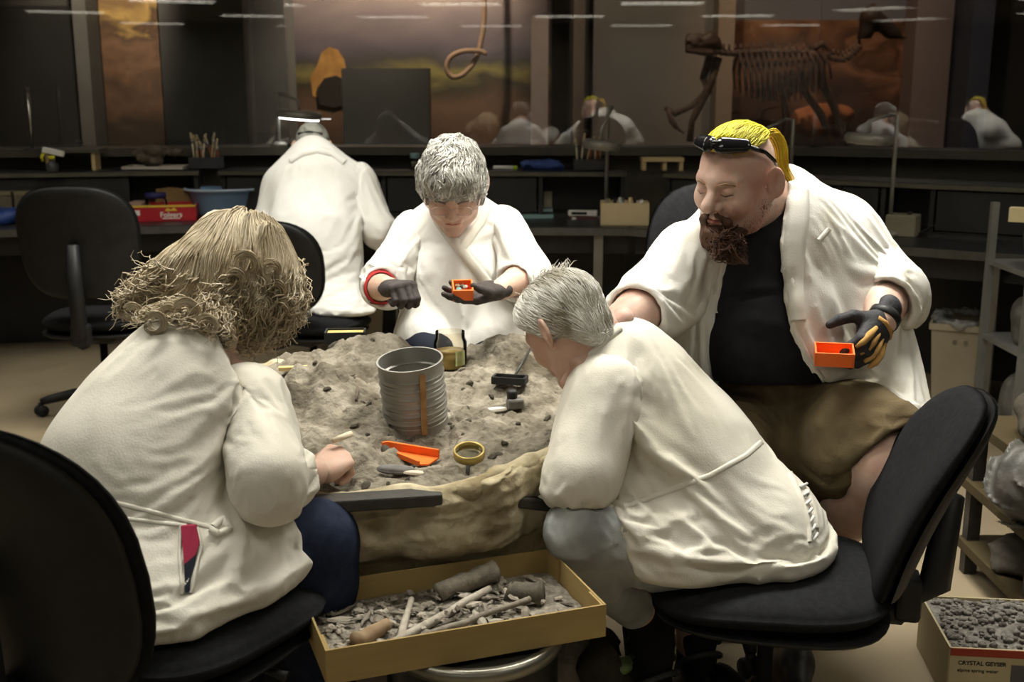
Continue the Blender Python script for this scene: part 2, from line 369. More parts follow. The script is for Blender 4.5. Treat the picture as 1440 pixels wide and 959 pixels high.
def sleeve(p,coat,sh,el,cu,cd,r,m,hollow=.05,hc=.0115,folds=(),cut=.02,shrink=(-.04,-.13),rip=.006,inner=.02):
    sh,el,cu=[np.asarray(q,float) for q in (sh,el,cu)]; pts=np.array([sh,el,cu]); F=Field(pts.min(0)-max(r)*1.5-.03,pts.max(0)+max(r)*1.5+.03,.006)
    F.chain([(sh,r[0]),(el,r[1]),(cu+nrm(cd)*.03,r[2])],.02); F.cut(cu+nrm(cd)*cut,cd,.004,cu-.13,cu+.13); F.rc(cu-nrm(cd)*.01,cu+nrm(cd)*.1,hollow,hollow,.004,mode='s')
    F.ripple(rip,48,nrm(el-sh)+.5*nrm(cu-el),int(abs(sh[0])*100),1.2)
    for ln_,wd,am in folds: F.pf(ln_,wd,am)
    return cloth_part(p,'sleeve',F,m,hc,inner,shrink,soft=.03,bend=.12,parent=coat,pinfn=lambda x,y,z:np.maximum(.9*near(x,y,z,sh,r[0]*.8),.7*near(x,y,z,cu+nrm(cd)*cut,r[2]*.8)))
near=lambda x,y,z,c,r:np.clip(1.6-np.sqrt((x-c[0])**2+(y-c[1])**2+(z-c[2])**2)/r,0,1)
def run_cloth():
    n=max(c[2] for c in CLOTH)
    for fr_ in range(1,n+1): S.frame_set(fr_)
    dg=bpy.context.evaluated_depsgraph_get()
    for o,cm,_ in CLOTH:
        me=bpy.data.meshes.new_from_object(o.evaluated_get(dg)); old=o.data
        o.modifiers.clear(); o.data=me; o.vertex_groups.clear(); 
        sd=o.modifiers.new('smooth_surface','SUBSURF'); sd.levels=1; sd.render_levels=1
        me.polygons.foreach_set('use_smooth',np.ones(len(me.polygons),bool))
        bpy.data.objects.remove(cm)
    S.frame_set(1)
# ================================================================== THE SETTING
FLOORM=mat('floor_concrete',(.27,.215,.135),(.34,.275,.18),rough=.55,scale=2.2,bump=.05,bscale=30,spec=.35,c3=(.22,.175,.12),s3=1.1)
WALLM=mat('lab_wall_paint',(.16,.15,.13),(.19,.18,.155),rough=.8,scale=2)
CEILM=mat('ceiling_tile',(.30,.29,.26),(.34,.33,.30),rough=.9,scale=30,bump=.1)
GALD=mat('gallery_dark_wall',(.045,.042,.036),(.06,.056,.048),rough=.8,scale=1.2)
GALF=mat('gallery_floor',(.05,.035,.025),(.08,.055,.04),rough=.5,scale=2)
def struct(o): return tag(o,kind='structure')
struct(MB().box((0,-1.2,-.05),(16,17.0,.1)).build('floor',FLOORM))
struct(MB().box((0,-1.2,CEIL+.13),(16,17.0,.1)).build('ceiling',CEILM))
struct(MB().box((-7.0,-1.2,1.4),(.1,17,2.9)).build('wall_left',WALLM))
struct(MB().box((7.0,-1.2,1.4),(.1,17,2.9)).build('wall_right',WALLM))
struct(MB().box((0,-9.8,1.4),(14.2,.1,2.9)).build('wall_rear',WALLM))
# ceiling lamps
LOUV=mat('lamp_louvre_metal',(.6,.6,.58),rough=.3,metal=1)
TUBEM=mat('lamp_diffuser',(.9,.88,.8),emit=(1,.95,.82),es=7)
def ceiling_lamp(x,y,power,label):
    L=empty('ceiling_lamp',(x,y,CEIL),0,label,'lamp','recessed fluorescent lamps in the lab ceiling')
    fr=MB()
    for sx in (-1,1): fr.box((sx*.61,0,.04),(.02,.62,.08))
    for sy in (-1,1): fr.box((0,sy*.31,.04),(1.24,.02,.08))
    fr.box((0,0,.075),(1.2,.6,.01)); fr.build('frame',LOUV,L)
    MB().box((0,0,.04),(1.18,.58,.012)).build('diffuser',TUBEM,L)
    for k in range(5): MB().box((-.48+.24*k,0,.012),(.006,.58,.036)).build('louvre',LOUV,L)
    ld=bpy.data.lights.new('tube_light','AREA'); ld.shape='RECTANGLE'; ld.size=1.15; ld.size_y=.55; ld.energy=power; ld.color=(1,.97,.87); ld.spread=R(100)
    lo=bpy.data.objects.new('tube_light',ld); lo.location=(0,0,.0); link(lo,L)
for i,(x,y,pw) in enumerate(LAMPS):
    ceiling_lamp(x,y,pw,'recessed fluorescent ceiling lamp, one of the bright bars mirrored in the window glass')
# ---- bench line
ZB=.78
cA=Pz(-170,326,ZB)[:2]; cB=Pz(276,316,ZB)[:2]; cC=Pz(885,320,ZB)[:2]; cD=Pz(1435,357,ZB)[:2]
BTOP=mat('bench_top_black',(.018,.018,.019),(.03,.03,.031),rough=.35,scale=6,spec=.45)
EDGE=mat('bench_edge_strip',(.075,.073,.066),(.10,.097,.088),rough=.4,scale=12,metal=.3)
LEGM=mat('bench_leg_steel',(.17,.16,.135),(.21,.20,.17),rough=.4,metal=.4,scale=6)
RISER=mat('bench_riser_dark',(.020,.019,.018),(.03,.029,.027),rough=.55,scale=5)
LEDGE=mat('bench_ledge_wood',(.075,.07,.05),(.10,.093,.068),rough=.5,scale=6)
class Seg:
    def __init__(s,a,b):
        s.a=np.array(a); d=np.array(b)-s.a; s.l=np.linalg.norm(d); s.u=d/s.l; s.n=np.array([-s.u[1],s.u[0]])
        s.rz=math.atan2(s.u[1],s.u[0])
    def at(s,t,dep,z): q=s.a+s.u*t+s.n*dep; return (q[0],q[1],z)
    def tx(s,px,dep=0):
        "distance along the segment of the point whose picture column is px (at depth dep)"
        k=(px-720)/FPX; a=s.a+s.n*dep
        # x = k*w , w = y*cosP-(z-H)*sinP
        w0=(ZB-CAMH)*-math.sin(PITCH)
        return (k*(a[1]*math.cos(PITCH)+w0)-a[0])/(s.u[0]-k*s.u[1]*math.cos(PITCH))
SL=Seg(cA,cB); SM=Seg(cB,cC); SR=Seg(cC,cC+(cD-cC)*1.25)
def bench(seg,label,legs,dep=.75):
    B=empty('workbench',seg.at(0,0,0),seg.rz,label,'workbench','benches along the gallery window')
    l=seg.l
    MB().box((l/2,dep/2,ZB-.022),(l+.0,dep,.044)).build('worktop',BTOP,B)
    MB().box((l/2,-.004,ZB-.024),(l,.012,.040)).build('edge_strip',EDGE,B)
    MB().box((l/2,.10,ZB-.10),(l,.03,.11)).build('apron',RISER,B)
    MB().box((l/2,dep-.03,ZB/2-.03),(l,.03,ZB-.06)).build('modesty_panel',RISER,B)
    for t in legs: 
        MB().box((t,.035,(ZB-.044)/2),(.05,.05,ZB-.044)).build('leg',LEGM,B)
    return B
bench(SL,'long black workbench on the left carrying the blue basin',[SL.l*.3])
bench(SM,'black workbench in the middle behind the grey-haired woman',[SM.tx(842),SM.tx(560)])
bench(SR,'black workbench angled away on the right above the waste bin',[SR.tx(1400),SR.tx(1000)])
ZR=1.05
def riser(seg,label,cells,d0=.47,d1=.75):
    B=empty('bench_shelf',seg.at(0,d0,ZB),seg.rz,label,'shelf unit','dark shelf units at the back of the benches')
    l=seg.l; h=ZR-ZB; d=d1-d0
    MB().box((l/2,d-.01,h/2),(l,.02,h)).build('back_panel',RISER,B)
    MB().box((l/2,d/2-.01,h-.014),(l,d+.03,.028)).build('top_board',BTOP,B)
    MB().box((l/2,-.028,h-.016),(l,.008,.022)).build('edge_strip',LEDGE,B)
    MB().box((l/2,d/2-.02,.012),(l,d-.04,.024)).build('bottom_board',RISER,B)
    for t in cells: MB().box((t,d/2-.015,h/2-.003),(.024,d-.03,h-.054)).build('divider',RISER,B)
    for t0,t1 in zip(cells[:-1:2],cells[1::2]): MB().box(((t0+t1)/2,.0,h/2-.003),(t1-t0-.05,.018,h-.07)).build('front_panel',RISER,B)
    return B
riser(SL,'dark shelf unit on the left bench behind the red carton',[.02,.9,1.2,SL.l-.9,SL.l-.02])
riser(SM,'dark shelf unit on the middle bench behind the grey-haired woman',[.02,.5,.98,SM.l*.52,SM.l*.55,SM.l-.5,SM.l-.02])
riser(SR,'dark shelf unit on the right bench behind the bearded man',[.02,.7,1.0,SR.l*.5,SR.l*.6,SR.l-.02])
# ---- window glass on a sill
ZS=1.17
g1=P(405,150,7.35)[:2]; g2=P(1147,150,7.25)[:2]
g0=g1+np.array([-4.3,-.75]); a=R(-25); g3=g2+4.6*np.array([math.cos(a),math.sin(a)]); gm=g1+(g2-g1)*.56
GLASS=glass_mat('window_glass',1.72)
SILL=mat('window_sill_wood',(.055,.050,.036),(.075,.068,.05),rough=.5,scale=5)
for i,(p,q) in enumerate(((g0,g1),(g1,gm),(gm,g2),(g2,g3))):
    sg=Seg(p,q); o=MB().box((sg.l/2,.006,ZS+.8),(sg.l-.006,.012,1.75)).build('window_%d'%(i+1),GLASS); o.location=(p[0],p[1],0); o.rotation_euler[2]=sg.rz; struct(o)
    o=MB().box((sg.l/2,-.06,ZS-.025),(sg.l+.02,.30,.05)).box((sg.l/2,.02,ZS/2-.03),(sg.l,.06,ZS-.06)).build('trim_%d'%(i+1),SILL); o.location=(p[0],p[1],0); o.rotation_euler[2]=sg.rz; struct(o)
    o=MB().box((sg.l/2,.01,2.5),(sg.l,.1,1.1)).build('wall_above_window',GALD); o.location=(p[0],p[1],.47); o.rotation_euler[2]=sg.rz; struct(o)
# ---- gallery beyond the glass
YG=10.6
struct(MB().box((0,10.2,-.05),(22,6.4,.1)).build('gallery_floor',GALF))
struct(MB().box((0,YG+.3,2.2),(22,.2,4.6)).build('wall_back',GALD))
struct(MB().box((0,10.2,4.4),(22,6.4,.1)).build('gallery_ceiling',GALD))
struct(MB().box((-8.5,9.5,2.2),(.2,5.4,4.6)).build('gallery_wall_left',GALD))
struct(MB().box((8.5,9.5,2.2),(.2,5.4,4.6)).build('gallery_wall_right',GALD))
gx=lambda px,Y=YG: P(px,100,Y)[0]
gz=lambda py,Y=YG: P(720,py,Y)[2]
def panel(name,px0,px1,z0,z1,m,Y=YG,th=.1,label=None,cat=None,group=None):
    x0,x1=gx(px0,Y),gx(px1,Y)
    o=MB().box((0,0,(z1-z0)/2),(x1-x0,th,z1-z0)).build(name,m); o.location=((x0+x1)/2,Y+th/2,z0)
    return tag(o,label,cat,group) if cat else struct(o)
TAN=mat('gallery_tan_wall',(.30,.265,.22),(.34,.30,.25),rough=.8,scale=1.5)
GREYP=mat('gallery_grey_pillar',(.13,.13,.12),(.16,.16,.145),rough=.7,scale=2)
PINKP=mat('gallery_pink_pillar',(.50,.40,.34),(.56,.46,.39),rough=.7,scale=4)
BLUEP=mat('gallery_blue_pillar',(.09,.10,.13),(.11,.125,.16),rough=.6,scale=3)
BLK=mat('gallery_black',(.008,.008,.007),(.012,.012,.01),rough=.7,scale=3)
def mural_mat(name,stops,scale,seed,zl,zh,nz=.35):
    m=bpy.data.materials.new(name); m.use_nodes=True; nt=m.node_tree; L=nt.links; b=nt.nodes['Principled BSDF']; b.inputs['Roughness'].default_value=.8; b.inputs['Specular IOR Level'].default_value=.1
    tc=nt.nodes.new('ShaderNodeTexCoord'); sp=nt.nodes.new('ShaderNodeSeparateXYZ'); L.new(tc.outputs['Object'],sp.inputs[0])
    mr=nt.nodes.new('ShaderNodeMapRange'); mr.inputs[1].default_value=zl; mr.inputs[2].default_value=zh; L.new(sp.outputs['Z'],mr.inputs[0])
    mp=nt.nodes.new('ShaderNodeMapping'); mp.inputs['Location'].default_value=(seed,seed*2,seed); mp.inputs['Scale'].default_value=(1,1,1.8); L.new(tc.outputs['Object'],mp.inputs[0])
    n=nt.nodes.new('ShaderNodeTexNoise'); n.inputs['Scale'].default_value=scale; n.inputs['Detail'].default_value=5; n.inputs['Distortion'].default_value=.6; L.new(mp.outputs[0],n.inputs['Vector'])
    ma=nt.nodes.new('ShaderNodeMath'); ma.operation='MULTIPLY_ADD'; L.new(n.outputs['Fac'],ma.inputs[0]); ma.inputs[1].default_value=nz*2; L.new(mr.outputs[0],ma.inputs[2])
    mb=nt.nodes.new('ShaderNodeMath'); mb.operation='SUBTRACT'; L.new(ma.outputs[0],mb.inputs[0]); mb.inputs[1].default_value=nz
    r=nt.nodes.new('ShaderNodeValToRGB'); e=r.color_ramp.elements
    while len(e)<len(stops): e.new(.5)
    for q,(p,c) in zip(e,stops): q.position=p; q.color=tuple(c)+(1,)
    L.new(mb.outputs[0],r.inputs[0]); L.new(r.outputs[0],b.inputs['Base Color']); return m
MUR1=mural_mat('mural_autumn_trees',[(0,(.03,.02,.012)),(.35,(.10,.055,.03)),(.5,(.16,.09,.05)),(.65,(.08,.05,.03)),(.8,(.38,.25,.08)),(1,(.18,.11,.05))],2.6,3,.6,2.0,.5)
MUR2=mural_mat('mural_evening_plain',[(0,(.05,.035,.025)),(.3,(.13,.075,.045)),(.40,(.05,.042,.028)),(.47,(.20,.17,.06)),(.54,(.07,.062,.055)),(.60,(.10,.085,.095)),(.8,(.22,.175,.17)),(1,(.40,.32,.26))],1.8,1.3,.4,2.0,.13)
MUR3=mural_mat('mural_sunset_rocks',[(0,(.03,.02,.015)),(.3,(.10,.05,.03)),(.5,(.30,.15,.08)),(.62,(.10,.05,.03)),(.8,(.24,.12,.06)),(1,(.50,.30,.17))],2.4,7.1,.6,1.9,.5)
panel('gallery_doorway',-300,108,0,gz(8),BLK)
panel('gallery_pillar',108,127,0,3.2,mat('gallery_dim_post',(.07,.068,.06),(.09,.086,.075),rough=.7,scale=2),Y=10.2,th=.3)
panel('mural',127,226,.5,3.0,MUR1,th=.06,label='autumn trees mural panel in the gallery, left of the dark pillar',cat='mural',group='painted murals in the gallery')
panel('gallery_pillar',228,345,0,3.4,GREYP,Y=9.8,th=.5)
panel('gallery_pillar',345,404,0,3.4,GREYP,Y=10.1,th=.4)
panel('mural',405,800,.5,3.2,MUR2,th=.06,label='wide mural of an evening plain seen behind the grey-haired woman',cat='mural',group='painted murals in the gallery')
panel('gallery_pillar',747,771,0,gz(22,10.1),PINKP,Y=10.1,th=.2)
panel('gallery_doorway',775,800,0,3.0,BLK,Y=YG-.05)
panel('gallery_pillar',806,822,0,3.4,mat('gallery_brown_jamb',(.16,.12,.09),(.2,.15,.11),rough=.7,scale=3),Y=10.0,th=.3)
panel('wall_gallery_tan',834,1030,0,3.4,TAN,Y=YG-.02)
panel('gallery_pillar',1008,1031,0,3.4,mat('gallery_tan_pillar',(.34,.27,.19),(.38,.30,.22),rough=.7,scale=3),Y=10.3,th=.3)
panel('mural',1031,1283,.5,gz(28),MUR3,th=.06,label='dark sunset mural behind the mounted skeleton',cat='mural',group='painted murals in the gallery')
panel('wall_gallery_grey',1031,1283,gz(28),3.4,mat('gallery_blue_grey',(.17,.175,.19),(.2,.2,.22),rough=.8,scale=1),th=.08)
panel('wall_gallery_rose',1284,1335,0,3.4,mat('gallery_rose_wall',(.26,.21,.19),(.3,.245,.22),rough=.8,scale=1),Y=10.3,th=.3)
panel('gallery_pillar',1362,1392,0,3.4,BLUEP,Y=10.0,th=.4)
panel('gallery_cabinet',480,602,0,gz(96,9.6),mat('gallery_case_grey',(.42,.42,.38),(.5,.5,.45),rough=.6,scale=2),Y=9.6,th=.3,label='pale grey display case standing before the wide mural',cat='display case')
# painted animal of the wide mural (a golden shape, part of the painting)
def blob(name,pts,Y,m,parent=None,th=.03):
    o=MB().prism([(P(x,y,Y)[0],P(x,y,Y)[2]) for x,y in pts],-th,0,Matrix.Rotation(math.pi/2,4,'X')).build(name,m)
    for v_ in o.data.vertices: v_.co.y+=Y
    return o
mur=[o for o in bpy.data.objects if o.name.startswith('mural') and 'wide' in o.get('label','')][0]
def onmural(o): o.parent=mur; o.location=-Vector(mur.location); return o
onmural(blob('painted_animal',[(440,135),(436,108),(446,92),(452,74),(463,66),(475,70),(484,84),(488,104),(494,120),(484,124),(470,112),(458,118),(452,140)],YG-.005,mat('mural_gold',(.45,.24,.06),(.30,.15,.04),rough=.8,scale=9)))
onmural(blob('painted_animal',[(448,146),(446,124),(456,110),(472,106),(484,112),(496,114),(494,124),(484,128),(486,146),(470,152)],YG-.03,mat('mural_dark',(.02,.016,.012),rough=.8)))
# gallery spotlights on a track, above the view
def spot(px,Y,z,tx,ty,tz,pw,col,size=70,label=''):
    x=gx(px,Y); T=empty('track_spotlight',(x,Y,z),0,label,'spotlight','spotlights on the gallery ceiling track')
    d=Vector((gx(tx,ty)-x,ty-Y,tz-z)).normalized(); q=d.to_track_quat('-Z','Y')
    M=q.to_matrix().to_4x4(); MB().lathe([(.05,.14),(.055,.0),(.05,.0),(.045,.12),(0,.12)],16,M=M).build('housing',BLACKP,T)
    MB().box((0,0,.16),(.03,.03,.14)).build('bracket',BLACKP,T)
    ld=bpy.data.lights.new('spot_light','SPOT'); ld.energy=pw; ld.color=col; ld.spot_size=R(size); ld.spot_blend=.8; ld.shadow_soft_size=.05
    lo=bpy.data.objects.new('spot_light',ld); lo.rotation_euler=q.to_euler(); lo.location=d*.01; link(lo,T)
WARM=(1,.84,.66)
spot(590,9.2,3.6,560,10.6,2.3,420,WARM,80,'gallery track spotlight over the wide mural')
spot(120,9.0,3.6,170,10.6,1.9,420,WARM,60,'gallery track spotlight over the autumn mural')
spot(930,8.4,3.7,920,10.5,1.5,70,(1,.85,.68),80,'gallery track spotlight over the tan wall')
spot(1150,8.6,3.7,1140,10.6,1.6,75,(1,.68,.45),60,'gallery track spotlight over the mounted skeleton')
spot(1330,8.4,3.7,1310,10.3,1.5,40,(1,.8,.66),70,'gallery track spotlight over the rose wall')
spot(760,8.6,3.7,759,10.1,1.3,40,(1,.8,.66),36,'gallery track spotlight over the pink pillar')
# ---- mounted skeleton
BONE=mat('fossil_bone_brown',(.10,.055,.035),(.20,.12,.08),rough=.5,scale=20,bump=.2)
YS=9.5
sk=empty('mounted_skeleton',(gx(1090,YS),YS,0),0,'brown mounted quadruped skeleton in the gallery behind the yellow-haired man','skeleton')
def sp(px,py,dy=0): q=P(px,py,YS); return (q[0]-sk.location.x,dy,q[2])
# plinth and rocks
MB().box((0,.1,.45),(2.1,1.0,.9)).build('plinth',mat('plinth_stone',(.12,.08,.06),(.18,.12,.09),rough=.8,scale=3,bump=.3),sk)
spine=[(1003,72),(1025,75),(1050,74),(1080,72),(1110,73),(1140,74),(1165,80),(1185,84),(1200,74),(1212,62)]
for i in range(len(spine)-1):
    a,b=sp(*spine[i]),sp(*spine[i+1])
    for t in (0,.33,.66):
        c=[a[j]+(b[j]-a[j])*t for j in range(3)]; q=random.uniform(.9,1.1)
        MB().lathe([(0,-.03),(.028*q,-.022),(.022,0),(.028*q,.022),(0,.03)],8,c=c,M=Matrix.Rotation(math.pi/2,4,'Y')).box((c[0],c[1],c[2]+.04),(.016,.012,.06)).build('vertebra',BONE,sk,True)
for i in range(15):
    x=1040+i*8.2; top=74+random.uniform(-1,1); L=(1-((i-6)/11)**2)*62+8
    for s_ in (-1,1):
        pts=[sp(x,top,0)]+[tuple(np.array(sp(x-3+5*u,top+L*u,s_*.26*math.sin(min(u*1.5,1)*math.pi/2+.1))) ) for u in (.2,.45,.7,1)]
        MB().tube(pts,[.012,.014,.013,.011,.007],6).build('rib',BONE,sk,True)
F=Field((-.75,-.3,1.2),(-.30,.3,2.2),.014)   # skull
for (a,b,ra,rb) in [((958,60),(1003,58),.04,.055),((960,70),(1000,74),.022,.035),((985,52),(968,50),.03,.022),((1000,52),(1012,66),.05,.03)]:
    F.rc(sp(*a),sp(*b),ra,rb,.02)
F.ell(sp(985,60,-.07),(.028,.04,.028),.01,mode='s'); F.ell(sp(968,62,-.05),(.018,.04,.016),.01,mode='s')
fmesh(F,'skull',BONE,sk)
for nm,pts in {'foreleg':[(1003,78),(992,110),(1000,128),(975,150),(952,160),(938,152)],'foreleg ':[(1012,80),(1003,115),(985,150),(975,172),(972,200)],'hind_leg':[(1150,85),(1152,118),(1168,150),(1180,190),(1176,205)],'hind_leg ':[(1140,85),(1130,125),(1155,160),(1172,200),(1178,216)],'hind_leg  ':[(1128,90),(1102,140),(1108,180),(1100,205)]}.items():
    dy=random.uniform(-.2,.2); n=len(pts)
    MB().tube([sp(*p,dy) for p in pts],[.04,.03,.034,.024,.03,.02][:n],8).build(nm.strip(),BONE,sk,True)
for i in range(3): MB().tube([sp(938,152),sp(943+5*i,172+4*i),sp(950+6*i,182+3*i)],[.014,.012,.006],6).build('toe_bone',BONE,sk,True)
MB().tube([sp(1138,70),sp(1158,60),sp(1168,74),sp(1150,86),sp(1138,70)],.03,8).build('pelvis',BONE,sk,True)
F=Field((.35,-.3,1.9),(1.2,.3,2.7),.016)     # second, raised skull
for (a,b,ra,rb) in [((1212,60),(1224,28),.05,.08),((1224,24),(1256,44),.085,.05),((1224,24),(1228,6),.05,.015),((1250,46),(1272,58),.05,.03)]: F.rc(sp(*a),sp(*b),ra,rb,.03)
fmesh(F,'raised_skull',mat('fossil_bone_dark',(.03,.02,.014),(.06,.04,.03),rough=.5,scale=15),sk)
# orange-lit lump before the mural; the orange light is put into its colour
F=Field((gx(1100),YS+.3,.9),(gx(1230),YS+1.0,1.5),.02)
for (x,y,r) in ((1130,168,.12),(1150,162,.13),(1168,158,.10),(1185,160,.09),(1140,178,.12)): F.ell(P(x,y,YS+.65),(r,.2,r*.8),.05)
F.ripple(.02,20,(1,0,.4),3); o=fmesh(F,'orange_lit_lump',mat('orange_lit_paint',(.55,.22,.09),(.35,.13,.05),rough=.9,scale=6,bump=.4),None); tag(o,'orange-lit lump beside the mounted skeleton legs, orange light painted in its colour','boulder')
# rope hanging in a loop
Yr=10.2; rp=[(680,-90),(681,20),(676,60),(668,85),(652,104),(636,108),(628,96),(634,80),(652,72),(675,72),(684,76)]
tag(MB().tube(spline([P(x,y,Yr-.01*i) for i,(x,y) in enumerate(rp)]),.022,8).build('hanging_rope',mat('rope_fibre',(.36,.24,.15),(.28,.18,.11),rough=.9,scale=60),None,True),'brown rope hanging in a loop before the wide mural','rope')
# ================================================================== CHAIRS
def pillow(a,b,tf,tb,n=3.2,fn=None,nr=9,na=40,taper=0):
    "rounded cushion: outline superellipse a x b, front bulge tf, back bulge tb; fn maps (x,y,t)->xyz"
    v=[];f=[]
    for side in (1,-1):
        for i in range(nr+1):
            r=math.sin(math.pi/2*i/nr)
            for j in range(na):
                t=2*math.pi*j/na; c,s_=math.cos(t),math.sin(t)
                x=a*r*math.copysign(abs(c)**(2/n),c); y=b*r*math.copysign(abs(s_)**(2/n),s_)
                x*=1+taper*y/b
                h=(tf if side>0 else tb)*max(0,1-r**5)**.5
                v.append(fn(x,y,side*h) if fn else (x,y,side*h))
    m=(nr+1)*na
    for s_ in (0,1):
        for i in range(nr):
            for j in range(na):
                k=(j+1)%na; q=(s_*m+i*na+j,s_*m+i*na+k,s_*m+(i+1)*na+k,s_*m+(i+1)*na+j)
                f.append(q if s_ else q[::-1])
    for j in range(na):
        k=(j+1)%na; q=(nr*na+j,nr*na+k,m+nr*na+k,m+nr*na+j); f.append(q[::-1])
    return v,f
def chair(x,y,rz,label,hs=.49,bh=.46,bw=.46,rec=10,bz=.13,base_rot=0,seat=(.25,.24),bd=.25):
    C=empty('task_chair',(x,y,0),rz,label,'chair','black office chairs')
    v,f=pillow(seat[0],seat[1],.035,.05,3.2,lambda X,Y,t:(X,Y,hs-.035+t+.018*(Y/seat[1])**2*(-1 if Y>0 else .3)),taper=.06)
    mobj('seat',v,f,BLACKF,C,True)
    v,f=pillow(seat[0]*.985,seat[1]*.985,.0,.03,3.2,lambda X,Y,t:(X,Y,hs-.082+t)); mobj('seat_shell',v,f,BLACKP,C,True)
    tr=math.tan(R(rec)); z0=hs+bz; zc=z0+bh/2
    def bk(off):
        def fn(X,Y,t):
            curve=.30*X*X/bw+.035*math.cos(Y/(bh/2)*1.3)
            return (X,-bd-tr*(Y+bh/2)+curve+t+off,zc+Y)
        return fn
    v,f=pillow(bw/2,bh/2,.034,.018,2.9,bk(0),taper=.04); mobj('backrest',v,f,BLACKF,C,True)
    v,f=pillow(bw/2*.985,bh/2*.985,.0,.026,2.9,bk(-.02),taper=.04); mobj('back_shell',v,f,BLACKP,C,True)
    yb=-bd-.06
    MB().tube([(0,-.10,hs-.10),(0,yb+.02,hs-.10),(0,yb-.005,hs-.05),(0,yb-.01-tr*.1,z0+.02),(0,-bd-.03-tr*bh*.55,z0+bh*.5)],[.03,.032,.034,.034,.026],8).build('back_bar',BLACKP,C,True)
    MB().box((0,-.02,hs-.115),(.18,.24,.05),bev=.012).build('mechanism',BLACKP,C)
    MB().tube([(.08,0,hs-.115),(.2,.02,hs-.12),(.25,.02,hs-.122)],[.006,.006,.011],6).build('lever',BLACKP,C,True)
    MB().box((0,yb+.005,hs-.06),(.085,.055,.10),bev=.012).build('bar_clamp',BLACKP,C)
    MB().lathe([(.028,.12),(.028,hs-.3),(.018,hs-.3),(.018,hs-.13)],16).build('gas_column',BLACKP,C,True)
    MB().lathe([(.045,.065),(.05,.08),(.045,.13),(.03,.14)],16).build('hub',BLACKP,C,True)
    for k in range(5):
        a=base_rot+2*math.pi*k/5; c,s_=math.cos(a),math.sin(a)
        MB().tube([(c*.03,s_*.03,.105),(c*.15,s_*.15,.10),(c*.27,s_*.27,.078),(c*.30,s_*.30,.07)],[.026,.024,.02,.016],8).build('base_leg',BLACKP,C,True)
        cs=MB()
        M=Matrix.Translation((c*.30,s_*.30,.028))@Matrix.Rotation(a+.5,4,'Z')@Matrix.Rotation(math.pi/2,4,'X')
        for q in (-.016,.016): cs.lathe([(0,q-.009),(.024,q-.009),(.028,q-.004),(.028,q+.004),(.024,q+.009),(0,q+.009)],14,M=M)
        cs.box((c*.30,s_*.30,.052),(.02,.02,.03)); cs.build('caster',BLACKP,C,True)
    return C
chair(-.64,1.98,R(-27),'black office chair in the left foreground under the curly-haired woman',hs=.60,bh=.50,bw=.50,rec=13,bz=-.055,bd=.31)
chair(.575,2.37,R(78),'black office chair in the right foreground under the white-haired woman',hs=.50,bh=.45,bw=.45,rec=22,bz=-.05,base_rot=.35,seat=(.25,.26),bd=.24)
chair(.66,3.05,R(-168),'tall black office chair behind the bearded man',hs=.62,bh=.58,bw=.5,rec=8,bz=.06,bd=.2)
chair(-.97,5.42,R(-27),'black office chair beneath the capped worker at the back bench',hs=.46,bh=.44,bw=.48,rec=8,bz=.04)
chair(-1.95,5.3,R(3),'empty black office chair on the left before the bench',hs=.50,bh=.52,bw=.54,rec=8,bz=.09,base_rot=.9)
chair(-.16,3.5,R(180),'black office chair under the grey-haired woman behind the plaster jacket',hs=.64,bh=.3,bw=.44,rec=5,bz=.04)
# ================================================================== FOSSIL JACKET ON ITS STAND
def vnoise(x,y,seed=0):
    r=np.random.default_rng(seed).random((64,64)); xi=np.floor(x).astype(int); yi=np.floor(y).astype(int); fx=x-xi; fy=y-yi
    fx=fx*fx*(3-2*fx); fy=fy*fy*(3-2*fy); g=lambda a,b: r[a%64,b%64]
    return (g(xi,yi)*(1-fx)+g(xi+1,yi)*fx)*(1-fy)+(g(xi,yi+1)*(1-fx)+g(xi+1,yi+1)*fx)*fy
def fbm(x,y,o=5,seed=0):
    s_=0;a=.5
    for i in range(o): s_=s_+a*vnoise(x+17*i,y-9*i,seed+i); x=x*2.03;y=y*2.03;a*=.5
    return s_
JC=np.array([-.16,2.74])
BD=[(-.44,2.215),(-.27,2.195),(-.10,2.205),(.03,2.31),(.15,2.42),(.32,2.55),(.44,2.75),(.40,3.0),(.22,3.16),(-.1,3.2),(-.45,3.16),(-.70,3.0),(-.80,2.75),(-.72,2.45),(-.60,2.28)]
BDa=np.unwrap([math.atan2(p[1]-JC[1],p[0]-JC[0]) for p in BD]); BDr=[math.hypot(p[0]-JC[0],p[1]-JC[1]) for p in BD]
def brad(th):
    n=len(BD); xs=np.concatenate([BDa-2*np.pi,BDa,BDa+2*np.pi]); ys=np.concatenate([BDr]*3)
    return np.interp(th,xs,ys)
BUMPS=[]
def bump(px,py,zg,amp,sx,sy): q=Pz(px,py,zg); BUMPS.append((q[0],q[1],amp,sx,sy))
bump(450,545,.80,.085,.11,.10); bump(500,500,.82,.07,.16,.12); bump(560,505,.8,.03,.1,.1); bump(720,500,.8,.075,.14,.13); bump(765,470,.8,.04,.12,.12)
bump(640,545,.76,.02,.09,.09); bump(690,560,.76,-.012,.08,.07); bump(520,545,.75,-.03,.03,.12); bump(640,480,.8,-.05,.07,.1); bump(540,480,.8,.04,.05,.06)
bump(445,610,.74,-.01,.08,.05); bump(720,640,.72,-.02,.06,.08); bump(600,640,.72,-.012,.2,.08)
